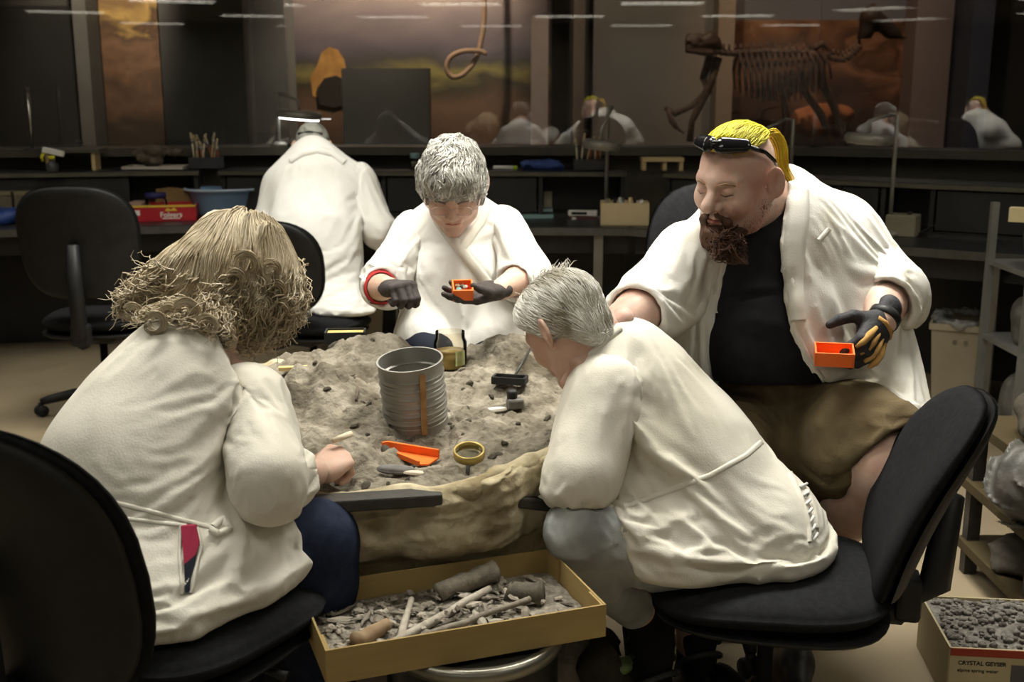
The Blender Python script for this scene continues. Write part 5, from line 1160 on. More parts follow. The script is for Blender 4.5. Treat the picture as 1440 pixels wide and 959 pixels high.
for a,b in (((anL[0]-.02,anL[1]+.05),(-.05,-.2)),((knR[0]+.02,knR[1]+.12),(-.05,-.2))): shoe(pc,(a[0],a[1]+.03,0),(a[0]+b[0],a[1]+b[1],0),SHOE)
# glove with tan knuckle pads
hd=nrm(P(1206,512,2.61)-wrL); pn=nrm(V(-.55,.80,-.1))
hv,hf,hm=hand_mesh(wrL,hd,pn,False,(38,42,46,52),(35,30),1.12,1.22,fore=.04,thdir=V(.8,.55,-.35)); gl=pc.part('glove',hv,hf,mat('glove_black',(.02,.02,.024),(.04,.04,.046),rough=.7,scale=40,bump=.2))
TANG=mat('glove_tan_pad',(.42,.23,.06),(.52,.31,.10),rough=.8,scale=30)
def gpad(pts,r): 
    mb=MB(); mb.tube([hm@(np.array(q)*1.12)+wrL for q in pts],r,8); o=pc.mb('knuckle_pad',mb,TANG); o.parent=gl
for x0,x1 in ((.030,.031),(.010,.010),(-.011,-.012),(-.029,-.031)):
    gpad([(x0*.8,.045,.0165),(x0,.075,.0165),(x1,.096,.0125),(x1,.112,.002)],[.006,.0095,.0085,.004])
gpad([(.030,.022,.013),(.012,.020,.0225),(-.012,.020,.0225),(-.030,.022,.013)],.0075)
mbs=MB(); M=Vector(hd).to_track_quat('Z','Y').to_matrix().to_4x4(); mbs.lathe([(.036,-.024),(.040,-.022),(.040,-.002),(.036,.0)],24,c=wrL,M=M,cap=False); o=pc.mb('glove_cuff',mbs,BLACKP); o.parent=gl
orange_box(P(1172,508,2.60),R(-12),(.085,.06,.034),'orange plastic tray held in the bearded person black and tan glove',R(12))
# hair, beard, ponytail, sunglasses
def capC(F): F.cut((0,.03,.080),(0,-.12,-1),.004); F.cut((0,.062,.08),(0,1,-.1),.01)
FHC=hair_cap(pc,HAIRY,1.04,capC,rip=.003,freq=70)
hair(pc,FHC,HAIRY,2200,8,.05,lambda q:np.stack([-q[:,0]*4,-1+0*q[:,0],.1+0*q[:,0]],1),.0013,seed=4,off=(.0,.003),jit=.10,keep=lambda v:v[:,2]>.07)
tie=pc.toW((0,-.112,.058))
def pony(i):
    r=np.random.default_rng(i); a=pc.toW((r.normal()*.008,-.10,.062+r.normal()*.006)); e=[a,tie+V(.012,.0,.012),tie+V(.034,.015,.012),tie+V(.052,.02,-.02),tie+V(.056,.02,-.07),tie+V(.085,.03,-.115)]
    j=r.normal(size=3)*.0055; e=[q+j*min(1,k*.5) for k,q in enumerate(e)]
    t=np.linspace(0,len(e)-1,12); k=np.clip(t.astype(int),0,len(e)-2); u=(t-k)[:,None]; e=np.array(e); return e[k]*(1-u)+e[k+1]*u
strands(np.array([pony(i) for i in range(240)])-pc.base,.0020,'ponytail',mat('hair_yellow_orange',(.55,.36,.02),(.66,.48,.04),rough=.4,scale=26,spec=.45),pc.o)
tipw=P(1026,366,2.62)
def capBd(F):
    for s_ in (-1,1):
        F.rc((s_*.047,.03,-.085),(s_*.016,.075,-.108),.016,.024,.02); F.rc((s_*.012,.097,-.049),(s_*.032,.084,-.068),.006,.007,.006); F.rc((s_*.032,.084,-.066),(s_*.026,.078,-.095),.008,.014,.01)
    F.ell((0,.083,-.112),(.035,.026,.03),.02); F.rc((0,.085,-.083),(0,.083,-.1),.008,.014,.008)
FB=Field((-.1,-.02,-.19),(.1,.15,.0),.003); capBd(FB); FB.ripple(.004,110,(1,.3,0),5); v,f=FB.mesh(1); pc.part('beard_base',pc.toW(v),f,BEARD)
rg=np.random.default_rng(9)
def beard(i):
    s_=rg.uniform(-1,1); a=pc.toW((s_*.042,.088-abs(s_)*.03+rg.normal()*.006,-.105+rg.normal()*.008+.01*abs(s_))); fork=(-1 if s_<-.1 else 1)
    e=tipw+V(fork*.012+s_*.028,rg.normal()*.012,.03*rg.random()**2*2-.008*(fork>0)) if rg.random()<.6 else a+(tipw-a)*rg.uniform(.35,.8)+V(s_*.04,rg.normal()*.015,0)
    n=9; u=np.linspace(0,1,n)[:,None]; b=rg.normal(size=3)*.010; ph=rg.random()*6
    return a+(e-a)*u+b*np.sin(np.pi*u)+V(.004,.003,0)*np.sin(ph+u*9)+V(0,-.022,0)*np.sin(np.pi*u)
strands(np.array([beard(i) for i in range(1500)])-pc.base,.0017,'beard',BEARD,pc.o)
rg2=np.random.default_rng(2); JB=[]
for i in range(1100):
    s_=rg2.choice((-1,1)); u=rg2.random(); a=np.array((s_*(.074-.030*u),.0+.058*u,-.035-.07*u))+rg2.normal(size=3)*np.array((.003,.008,.009)); d,g=fsample(pc.hF,a[None]); a=a-g[0]*d[0]; JB.append([pc.toW(a+np.array((0,.001,-.004))*t_+g[0]*.0015*t_) for t_ in (0,.5,1)])
strands(np.array(JB)-pc.base,.00035,'stubble',mat('stubble_brown',(.20,.12,.08),rough=.6),pc.o)['kind']='stuff'
for s_ in (-1,1):
    mbs=MB(); mbs.tube([pc.toW(q) for q in ((s_*.016,.095,.016),(s_*.032,.090,.021),(s_*.048,.076,.014))],[.0025,.0032,.0015],6); pc.mb('eyebrow',mbs,mat('brow_fair',(.30,.19,.11),rough=.8))
    mbs=MB(); mbs.tube([pc.toW(q) for q in ((s_*.018,.0885,-.0045),(s_*.031,.0895,-.0075),(s_*.045,.080,-.0045))],[.0008,.0014,.0008],6); pc.mb('eyelashes',mbs,BEARD)
mbs=MB(); mbs.tube([pc.toW(q) for q in ((-.022,.082,-.0655),(-.01,.089,-.0665),(0,.0895,-.068),(.01,.089,-.0665),(.022,.082,-.0655))],[.001,.0042,.0048,.0042,.001],8); pc.mb('lips',mbs,mat('lips_rose',(.45,.17,.14),rough=.5))
SGB=mat('sunglasses_black',(.008,.008,.009),rough=.12,spec=.6)
sg=empty('sunglasses',tuple(pc.toW((0,.07,.09))),0,'black wraparound sunglasses pushed up on the yellow hair','sunglasses'); sg0=np.array(sg.location)
def sgl(name,mb): o=mb.build(name,SGB,sg,True); o.data.transform(Matrix.Translation(-sg.location)); return o
for s_ in (-1,1):
    F=Field((-.11,0,.03),(.11,.14,.16),.003); F.rc((s_*.016,.072,.098),(s_*.054,.048,.094),.019,.016,.004,sq=(nrm((s_*.2,.75,.62)),.42)); v,f=F.mesh(1); o=mobj('dark_lens',pc.toW(v)-sg0,f,SGB,sg,True)
    sgl('temple_arm',MB().tube([pc.toW(q) for q in ((s_*.062,.046,.092),(s_*.082,.01,.072),(s_*.085,-.02,.045),(s_*.084,-.03,.03))],[.006,.005,.0045,.003],8))
sgl('bridge',MB().tube([pc.toW(q) for q in ((-.012,.076,.104),(0,.079,.105),(.012,.076,.104))],.005,8))
# ------------------------------------------------------------------ D: white-haired woman, right foreground
pd=Person((.58,2.42,0),'short white-haired person in cream coat and pale jeans bending over on the right')
pel=P(1050,742,2.44); neck=P(868,478,2.52); shL=P(842,560,2.40); shR=P(905,505,2.70)
elL=P(818,668,2.30); cuL=P(800,690,2.36); wrL=P(770,660,2.46)
s_=nrm(neck-pel); lat=nrm(V(.15,.97,.1)); fr=nrm(np.cross(s_,lat))
F=Field((-.02,2.05,.44),(.90,2.95,1.08),.0055)
mid=pel+(neck-pel)*.46
F.chain([(pel,.205),(mid+V(-.0,.02,-.02),.185),(pel+(neck-pel)*.78+V(0,.02,-.035),.170)],.10,(fr,.80))
F.rc(shL+V(.02,.02,.0),shR+V(.0,-.02,-.02),.085,.085,.09); F.rc(pel+(neck-pel)*.8,neck+V(-.01,0,-.01),.11,.068,.07)
F.chain([(shR,.08),(shR+V(-.12,.02,-.2),.075)],.05)
kL=P(812,748,2.27); kR=P(845,745,2.62)
F.chain([(pel+V(0,-.03,-.03),.185),(P(950,765,2.34),.135),(P(880,755,2.30),.112)],.07); F.chain([(pel+V(0,.05,-.03),.17),(P(930,745,2.55),.12)],.07)
F.cut(P(875,765,2.3),nrm(V(-.80,.05,-.55)),.01,(-.02,2.05,.44),(.5,2.6,.64))
dL=nrm(wrL-elL+V(0,0,-.08)); 
F.cut((0,0,.497),(0,0,-1),.03)
F.ripple(.010,24,(.6,.1,.8),61,1.4)
for ln_,wd,am in [([(862,700),(930,680),(1010,650),(1085,600)],.012,-.024),([(858,712),(920,700),(1000,672),(1080,625)],.012,.014),([(862,655),(862,690),(868,715)],.010,-.020),([(870,560),(862,600),(866,650)],.016,-.018),([(888,560),(880,610),(878,660)],.016,.014),([(795,560),(790,600),(785,650)],.016,.012),
    ([(890,650),(940,640),(1000,640)],.016,.014),([(900,622),(950,610),(1020,600)],.018,-.010),([(980,680),(1030,715),(1070,735)],.008,.018),([(960,720),(1000,765),(1040,790)],.010,.016),([(940,740),(970,790),(1010,800)],.012,-.012),([(1040,680),(1080,740),(1100,790)],.012,-.010),([(1020,650),(1060,690),(1095,740)],.014,.010),([(880,690),(900,700),(880,715)],.01,-.016),
    ([(920,700),(900,720),(880,725)],.012,.014),([(1090,640),(1110,690),(1120,740)],.01,.012),([(1105,640),(1130,690),(1145,740)],.008,-.012),([(860,640),(850,690),(830,712)],.014,.010),([(780,680),(800,705),(850,715)],.012,-.012),([(880,500),(930,520),(990,560)],.02,.008),([(860,520),(900,560),(940,600)],.02,-.008)]: F.pf(ln_,wd,am)
nk=neck; cloth_part(pd,'lab_coat',F,COATC,.0125,.03,(-.03,-.09),pinfn=lambda x,y,z:np.maximum(near(x,y,z,nk,.08),np.clip((.55-z)/.04,0,1))); FD=F; coatD=CLOTH[-1][0]
sleeve(pd,coatD,shL+V(.02,.015,.01),elL,cuL,nrm(V(-.45,.45,-.75)),(.096,.092,.082),COATC,.058,cut=.03,folds=[([(870,560),(862,600),(866,650)],.016,-.012),([(795,560),(790,600),(785,650)],.016,.012)])
# jeans
aL=P(898,862,2.50); aR=P(962,838,2.72)
F=Field((-.02,2.05,.10),(.80,2.95,.70),.007)
F.chain([(pel+V(-.02,-.06,-.06),.13),(kL+V(.0,.0,0),.074),(kL+V(.02,.03,-.07),.064),(aL,.048)],.02); F.chain([(pel+V(-.02,.08,-.06),.12),(kR,.07),(kR+V(.03,.02,-.07),.062),(aR,.048)],.02)
for a_,k_ in ((aL,kL),(aR,kR)): F.cut(a_-nrm(a_-k_)*.012,nrm(a_-k_),.004,a_-.1,a_+.1)
F.ripple(.006,50,(.2,.2,1),71,1.0)
for ln_,wd,am in [([(770,745),(800,755),(840,770)],.010,-.012),([(780,775),(820,790),(860,790)],.010,.010),([(790,765),(830,785),(870,785)],.008,-.010),([(850,800),(880,840),(900,870)],.012,-.008)]: F.pf(ln_,wd,am)
cloth_part(pd,'jeans',F,JEANL,.012,.012,(-.03,-.10),soft=.05,bend=.1,pinfn=lambda x,y,z:np.maximum.reduce([near(x,y,z,aL,.05),near(x,y,z,aR,.05),near(x,y,z,pel,.12)]))
pd.head(P(793,462,2.50),(-.58,.48,-.64),(-.45,.35,.80),neck,.98,nr=.050,jaw=.95)
fc={}
for nm,a_,k_ in (('L',aL,kL),('R',aR,kR)):
    d=nrm(a_-k_); hl=a_+d*.055; fc[nm]=hl
    pd.flesh(a_-.13,a_+.13,.005,lambda F:F.chain([(a_-d*.05,.045),(hl,.038)],.01))
pd.flesh(np.minimum(elL,wrL)-.08,np.maximum(elL,wrL)+.08,.005,lambda F:F.rc(elL,wrL,.043,.029,.01))
hv,hf,_=hand_mesh(wrL,nrm(V(-.7,.5,-.05)),V(0,.2,-1),False,(40,45,48,50)); pd.body.append((hv,hf)); pd.flesh(neck-.2,neck+.14,.008,lambda F:F.chain([(neck,.05),(neck-s_*.12,.09)],.03))
pd.core([neck,pel,kL,aL,fc['L']],[pel,kR,aR,fc['R']],[neck,shR],[neck,shL,elL]); pd.finish(SKIN)
SOCK=mat('sock_black',(.008,.008,.009),rough=.95); SAND=mat('sandal_grey_strap',(.035,.037,.038),(.06,.062,.062),rough=.7,scale=20)
for nm,tgt in (('L',P(925,965,2.44)),('R',P(985,935,2.64))):
    hl=fc[nm]; a_={'L':aL,'R':aR}[nm]; toe=tgt
    F=Field(np.minimum(hl,np.minimum(toe,a_))-.1,np.maximum(hl,np.maximum(toe,a_))+.1,.005); F.chain([(a_+(hl-a_)*.25,.046),(hl+V(.02,.01,0),.046),(hl*.45+toe*.55+V(0,0,.03),.046),(toe,.034)],.03); pd.field('sock',F,SOCK)
    dd=nrm(toe-hl); up_=nrm(np.cross(np.cross(dd,(0,0,1)),dd)); sd_=np.cross(dd,up_); so=MB()
    for i,(t_,w_) in enumerate(((-.25,.036),(.1,.044),(.5,.048),(.9,.046),(1.2,.03))):
        pass
    L_=np.linalg.norm(toe-hl); out=[]
    for t_,w_ in ((-.22,.026),(-.05,.040),(.4,.045),(.85,.050),(1.1,.042),(1.25,.022)): out.append((t_*L_,w_))
    poly=[(x,w_) for x,w_ in out]+[(x,-w_) for x,w_ in out[::-1]]; M=Matrix(((dd[0],sd_[0],up_[0],hl[0]),(dd[1],sd_[1],up_[1],hl[1]),(dd[2],sd_[2],up_[2],hl[2]),(0,0,0,1)))
    so.prism(poly,-.068,-.046,M); pd.mb('sandal_sole',so,SAND,False)
    for t_,lean in ((.15,.25),(.55,-.15),(.9,.2),(-.1,.0)):
        c=hl+dd*L_*t_; pts=[c+sd_*.052*math.cos(a)+up_*(.054*math.sin(a) if a<=math.pi else 0)-up_*.006+dd*lean*.05*math.cos(a) for a in np.linspace(-.55,math.pi+.55,14)]
        st=MB(); st.tube(pts,.0075,6); pd.mb('sandal_strap',st,SAND)
def capD(F):
    F.ell((0,-.025,.035),(.080,.096,.085),.02); F.ell((0,.03,.06),(.07,.05,.05),.03); F.ell((0,-.07,-.035),(.058,.035,.05),.03)
    F.cut((0,.075,.02),(0,1,-.45),.01); F.cut((0,.0,-.01),(0,.75,-.65),.01)
FHD=hair_cap(pd,HAIRW,1.06,capD,rip=.005,freq=70)
def flowD(q): return np.stack([q[:,0]*9,q[:,1]*3-.35,-.25-7*np.maximum(0,.09-q[:,2])],1)
hair(pd,FHD,HAIRW,3600,8,.055,flowD,.0016,seed=6,off=(.0,.004),jit=.12)
def tuft(i):
    r=np.random.default_rng(100+i); d=nrm(np.array((r.normal()*.25,-.25+r.normal()*.4,1))); q=HC+d*HR*1.05; t=nrm(np.array((r.normal()*.4,-.5+r.normal()*.4,.7))); return pd.toW(np.array([q+t*.032*u*(.5+r.random())+np.array((0,-.02*u*u,-.01*u*u)) for u in np.linspace(0,1,6)]))
strands(np.array([tuft(i) for i in range(60)])-pd.base,.0011,'hair_tuft',HAIRW,pd.o)
run_cloth()
# trims sewn on the crumpled coats
from mathutils.bvhtree import BVHTree
class Skin:
    def __init__(s,o,p):
        dg=bpy.context.evaluated_depsgraph_get(); me=o.evaluated_get(dg).to_mesh(); n=len(me.vertices); co=np.empty(n*3,np.float32); me.vertices.foreach_get('co',co)
        s.t=BVHTree.FromPolygons((co.reshape(-1,3)+p.base).tolist(),[tuple(q.vertices) for q in me.polygons]); s.o=o; s.p=p; o.evaluated_get(dg).to_mesh_clear()
    def at(s,px,py,off=0):
        r=ray(px,py); h=s.t.ray_cast(Vector((0,0,CAMH)),Vector(nrm(r)))
        if h[0] is None: return None
        n=h[1]; n=n if n.dot(Vector(r))<0 else -n
        return np.array(h[0]+n*off)
    def strip(s,pix,w,name,m,off=.003,high=.006,sub=6):
        pix=np.array(pix,float); t=np.linspace(0,len(pix)-1,(len(pix)-1)*sub+1); k=np.clip(t.astype(int),0,len(pix)-2); c=pix[k]+(pix[k+1]-pix[k])*(t-k)[:,None]
        tg=np.gradient(c,axis=0); nn=np.stack([-tg[:,1],tg[:,0]],1); nn/=np.linalg.norm(nn,axis=1,keepdims=True)+1e-9; rows=[]
        for (x,y),v_ in zip(c,nn):
            row=[s.at(x+v_[0]*w*a,y+v_[1]*w*a,o_) for a,o_ in ((-.55,-.006),(-.5,off),(-.2,high),(.2,high),(.5,off),(.55,-.006))]
            if all(q is not None for q in row): rows.append(row)
        if len(rows)<2: return
        n=len(rows); f=[(i*6+j,i*6+j+1,(i+1)*6+j+1,(i+1)*6+j) for i in range(n-1) for j in range(5)]
        return s.p.part(name,np.array(rows).reshape(-1,3),f,m)
    def patch(s,poly,name,m,off=.006):
        q=[s.at(x,y,off) for x,y in poly]
        if any(v_ is None for v_ in q): return
        q+=[v_+V(0,.012,0) for v_ in q]; n=len(poly)
        return s.p.part(name,np.array(q),[tuple(range(n)),tuple(range(2*n-1,n-1,-1))]+[(i,n+i,n+(i+1)%n,(i+1)%n) for i in range(n)],m,False)
KA=Skin(coatA,pa); KB=Skin(coatB,pb); KC=Skin(coatC,pc); KD=Skin(coatD,pd); KE=Skin(coatE,pe)
KA.patch([(253,741),(273,741),(279,766),(273,781),(257,795)],'pink_shirt',mat('shirt_pink',(.30,.015,.05),rough=.85)); KA.patch([(257,795),(273,781),(271,801),(263,833),(258,833)],'dark_waistband',DKTR)
KA.strip([(150,704),(222,722),(262,733),(300,742)],7,'coat_tie',COATC,.0005,.002); KA.strip([(150,726),(222,735),(262,739)],6,'coat_tie',COATC,.0005,.002); KA.strip([(254,738),(252,780),(256,836)],5,'slit_edge',COATC,.002,.004); KA.strip([(277,742),(283,768),(268,836)],5,'slit_edge',COATC,.002,.004)
KA.strip([(300,742),(312,730),(322,744),(306,752),(296,744)],10,'tie_bow',COATC,.003,.007)
KB.strip([(608,286),(618,312),(640,342),(668,376),(690,405)],15,'collar_band',COATC); KB.strip([(686,288),(676,312),(658,336),(646,352)],13,'collar_band',COATC)
KC.strip([(1122,268),(1122,305),(1117,345),(1114,400),(1118,450)],30,'lapel',COATD,.004,.006)
KC.strip([(1112,455),(1135,505),(1165,548),(1210,578)],11,'front_placket',COATD); KC.strip([(1016,330),(1014,370),(1010,410),(1008,440)],10,'front_placket',COATD); KC.strip([(1152,338),(1166,322)],7,'pocket_flap',COATD,.0005,.002)
for px_,py_ in ((1196,548),(1216,562)):
    q=KC.at(px_,py_,.003)
    if q is not None: mbs=MB(); mbs.lathe([(0,0),(.007,0),(.007,.003),(0,.003)],12,c=q,M=Matrix.Rotation(math.pi/2,4,'X')); pc.mb('button',mbs,WHITEP)
KD.strip([(878,712),(930,694),(1000,668),(1050,640),(1082,612)],8,'coat_tie',COATC,.0005,.002); KD.strip([(872,460),(848,478),(822,500),(806,520)],12,'collar_band',COATC)
tw=[q for q in (KD.at(x,y,.01) for x,y in ((1058,640),(1074,624),(1084,612),(1078,598))) if q is not None]
if len(tw)>2:
    G=Field(np.min(tw,0)-.09,np.max(tw,0)+.09,.004)
    for k in range(8): q=tw[k%len(tw)]+RNG.normal(size=3)*V(.008,.006,.008); G.rc(q,q+V(*(RNG.normal(size=3)*.016)),.012,.008,.008)
    e_=tw[2]; G.chain([(e_,.012),(e_+V(.026,-.01,.012),.017),(e_+V(.040,-.01,-.012),.013),(e_+V(.012,-.008,-.012),.010)],.006)
    G.ripple(.009,130,(1,0,.5),3); pd.field('tie_knot',G,COATC)
for pts in ([(1108,660),(1122,690),(1132,715),(1138,740),(1138,762)],[(1120,655),(1134,688),(1144,715),(1149,742)]):
    KD.strip(pts,5,'slit_edge',COATC,.003,.006)
lc=MB()
for i in range(9):
    t_=i/8; q=KD.at(1114+27*t_+3*math.sin(t_*3),662+98*t_,.006); q2=KD.at(1127+19*t_,660+90*t_,.006)
    if q is not None and q2 is not None: lc.tube([q,q2],.0035,6)
if lc.v: pd.mb('slit_lacing',lc,mat('lacing_white',(.7,.7,.68),rough=.7))
KE.strip([(408,226),(424,216),(446,211),(468,216),(484,228)],9,'collar_band',COATW,.004,.012)
# ================================================================== THINGS ON THE BENCHES
def on(px,py,z): q=Pz(px,py,z); return (float(q[0]),float(q[1]),z)
def shelf(px,dep=.58):
    sg=SL if px<276 else SM if px<885 else SR
    return np.array(sg.at(sg.tx(px,dep),dep,ZR))
def bh(px0,px1,Y): return (px1-px0)/FPX*Y*1.0
def open_box(name,loc,rz,d,m,label,cat,th=.006,group=None,hback=None):
    o=empty(name,loc,rz,label,cat,group); x,y,z=d
    MB().box((0,0,th/2),(x,y,th)).build('box_floor',m,o)
    for (c,dd) in (((0,y/2-th/2,z/2),(x,th,z)),((0,-y/2+th/2,z/2),(x,th,z)),((x/2-th/2,0,z/2),(th,y-2*th,z)),((-x/2+th/2,0,z/2),(th,y-2*th,z))): MB().box(c,dd).build('box_wall',m,o)
    return o
REDC=mat('red_printed_card',(.42,.018,.028),(.48,.025,.035),rough=.45,scale=10); YELC=mat('yellow_print',(.75,.50,.06),rough=.5); PRW=mat('print_white',(.8,.78,.72),rough=.5); PRB=mat('print_black',(.02,.02,.02),rough=.6); BROWNC=mat('brown_card_inside',(.20,.13,.05),(.25,.17,.07),rough=.85,scale=8)
q=on(219,312,ZB); c_=open_box('printed_carton',(q[0],q[1]+.16,ZB),SL.rz,(.385,.30,.085),REDC,'red printed carton tray holding jars on the left bench','carton')
MB().box((0,-.152,.088),(.385,.004,.012)).build('yellow_band',YELC,c_)
MB().prism([(-.19,.0),(.19,.0),(.19,.07),(.12,.10),(.03,.11),(-.05,.10),(-.06,.0)],-.003,.003,Matrix.Translation((0,.152,.06))@Matrix.Rotation(math.pi/2,4,'X')).build('raised_flap',BROWNC,c_)
Mx=Matrix.Rotation(math.pi/2,4,'X')
text_obj('printed_name','Folgers',.042,Matrix.Translation((.055,-.1515,.038))@Mx,PRW,c_,bold=.0008)
MB().box((.055,-.1512,.018),(.10,.0015,.005)).build('printed_line',PRW,c_); MB().box((-.14,-.1512,.052),(.05,.0015,.03)).build('printed_patch',PRW,c_)
MB().prism([(-.035,0),(-.02,.018),(0,.008),(.018,.02),(.036,0)],0,.0015,Matrix.Translation((.055,-.1508,.060))@Mx).build('printed_sunrise',YELC,c_)
def jar(loc,r,h,lidm,label,contm=None,fill=.6,lidh=.02):
    o=empty('storage_jar',loc,0,label,'jar')
    MB().lathe([(0,0),(r,0),(r,h*.8),(r*.86,h*.9),(r*.86,h),(r*.8,h),(r*.8,h*.88),(r*.93,h*.78),(r*.93,.006),(0,.006)],24).build('jar_body',JARG,o,True)
    if contm: MB().lathe([(0,.008),(r*.91,.008),(r*.91,h*fill),(0,h*fill)],20).build('contents',contm,o,True)
    MB().lathe([(0,h+lidh),(r*.93,h+lidh),(r*.96,h+lidh-.004),(r*.96,h-.008),(r*.88,h-.008)][::-1],24).build('lid',lidm,o,True); return o
GREENL=mat('lid_green',(.015,.17,.07),rough=.45); BLUEL=mat('lid_navy',(.03,.03,.12),rough=.5); GREYC=mat('jar_contents_grey',(.18,.17,.14),(.26,.24,.2),rough=.9,scale=30)
q=on(152,292,ZB); jar((q[0],q[1],ZB),.072,.185,GREENL,'tall glass jar with a green lid behind the empty chair',GREYC,.75,.04)
q=Vector(c_.location); jar((q.x-.03,q.y-.03,ZB+.007),.062,.125,BLUEL,'clear glass jar with a navy lid standing in the red carton',GREYC,.2)
tag(MB().box((q.x-.135,q.y-.03,ZB+.055),(.09,.16,.095)).build('pink_packet',mat('packet_pink',(.35,.22,.18),(.45,.3,.25),rough=.6,scale=14)),'faded pink packet in the left of the red carton','packet')
# blue basin
q=on(308,306,ZB); ba=empty('washing_basin',(q[0],q[1]+.17,ZB),SL.rz,'pale blue plastic basin on the left bench beside the red carton','basin')
BLUEB=mat('basin_blue',(.26,.43,.66),(.30,.47,.70),rough=.35,scale=4)
Sx=Matrix.Diagonal((1.18,.85,1,1))
MB().lathe([(0,.0),(.135,0),(.150,.01),(.178,.14),(.192,.148),(.192,.158),(.172,.158),(.143,.014),(0,.012)],40,M=Sx).build('bowl',BLUEB,ba,True)
MB().lathe([(.190,.146),(.203,.150),(.203,.164),(.188,.162)],40,M=Sx,cap=False).build('rim',mat('basin_rim',(.50,.62,.78),rough=.35),ba,True)
for k,(pa_,pb_) in enumerate(((-14,26),(30,60))):
    a=SL.tx(pa_,.45); b=SL.tx(pb_,.45); bx_=empty('specimen_box',SL.at((a+b)/2,.38,ZB),SL.rz,['wide brown specimen box at the far left of the left bench','narrow brown specimen box behind the empty chair, left of the green-lidded jar'][k],'box')
    MB().box((0,0,.085),(b-a,.12,.17)).build('box_body',mat('specimen_brown',(.12,.095,.065),(.16,.13,.09),rough=.8,scale=12),bx_); MB().box((0,-.062,.165),(b-a,.008,.02)).build('box_lip',mat('specimen_lip',(.2,.17,.1),rough=.7),bx_)
# blue bag at the far left
F=Field((-3.2,5.6,.7),(-2.4,6.4,1.0),.012); b0=np.array(on(2,318,ZB))+V(0,.1,0)
for k in range(9): F.ell(b0+V(-.02+.05*math.sin(k*2.1),.05*math.cos(k*1.7),.035+.02*math.sin(k)),(.05,.05,.04),.03)
F.cut((0,0,ZB),(0,0,-1)); F.ripple(.012,50,(1,.4,.6),5); tag(fmesh(F,'plastic_bag',mat('bag_blue',(.02,.05,.20),(.03,.07,.27),rough=.4,scale=10),None),'crumpled blue plastic bag at the far left of the bench','bag')
# spray bottle on the shelf top
q=shelf(80,.485); sb=empty('spray_bottle',(q[0],q[1],ZR),R(10),'spray bottle with a white and yellow trigger head on the left shelf','spray bottle')
MB().lathe([(0,0),(.034,0),(.036,.01),(.036,.045),(.016,.06),(.014,.075),(0,.075)],18).build('bottle_body',mat('bottle_dark',(.05,.05,.05),rough=.3),sb,True)
MB().lathe([(0,.073),(.02,.073),(.02,.092),(0,.092)],16).build('collar',mat('spray_yellow',(.65,.6,.03),rough=.4),sb,True)
MB().box((.012,0,.115),(.12,.032,.034),ry=R(14),bev=.006).build('spray_head',WHITEP,sb); MB().tube([(-.04,0,.11),(-.055,0,.085),(-.05,0,.06)],[.010,.009,.007],8).build('trigger',mat('spray_yellow',(.65,.6,.03)),sb,True)
# raised board, rod stand
def board(px0,px1,py,zt,depth,label,m,posts=()):
    a=shelf(px0,.60); b=shelf(px1,.60); o=empty('raised_board',((a[0]+b[0])/2,(a[1]+b[1])/2+depth/2,ZR),0,label,'stand'); w_=b[0]-a[0]
    MB().box((0,0,zt-ZR-.012),(w_,depth,.022)).build('board',m,o)
    for t_ in posts: MB().box((t_*w_,-.0,(zt-ZR-.023)/2),(.022,depth*.7,zt-ZR-.023)).build('post',WOOD,o)
board(62,148,211,ZR+.125,.13,'wooden raised board on the left shelf above the spray bottle',LEDGE,(-.42,.38))
board(900,962,228,ZR+.075,.14,'small wooden stand on the shelf left of the bearded man head',WOOD,(-.45,.05,.45))
q=on(48,212,ZS+.0); rs=empty('rod_stand',(P(48,200,6.75)[0],6.72,ZS),0,'steel rod stand rising at the far left of the window sill','stand')
MB().lathe([(0,0),(.05,0),(.05,.012),(0,.012)],20).build('foot',DARKM,rs,True); MB().tube([(0,0,.01),(0,0,.36)],.011,10).build('rod',METAL,rs,True)
# specimen on a pale tray
q=shelf(218,.50); tr=open_box('specimen_tray',(q[0],q[1]+.1,ZR),0,(.36,.2,.022),mat('tray_pale',(.52,.47,.40),(.6,.55,.48),rough=.6,scale=8),'pale shallow tray carrying a dark rock on the left shelf','tray')
F=Field((q[0]-.25,q[1]-.06,ZR),(q[0]+.25,q[1]+.28,ZR+.2),.009); r_=random.Random(4)
for k in range(11): F.ell((q[0]+r_.uniform(-.12,.12),q[1]+.1+r_.uniform(-.05,.05),ZR+.035+r_.uniform(0,.085)),(r_.uniform(.035,.065),.045,r_.uniform(.025,.04)),.02)
F.cut((0,0,ZR+.007),(0,0,-1)); F.ripple(.014,60,(1,.5,.3),8); tag(fmesh(F,'rock_specimen',mat('rock_brown',(.07,.055,.04),(.16,.13,.10),rough=.85,scale=18,bump=.4),None),'lumpy dark brown rock specimen on the pale tray','rock')
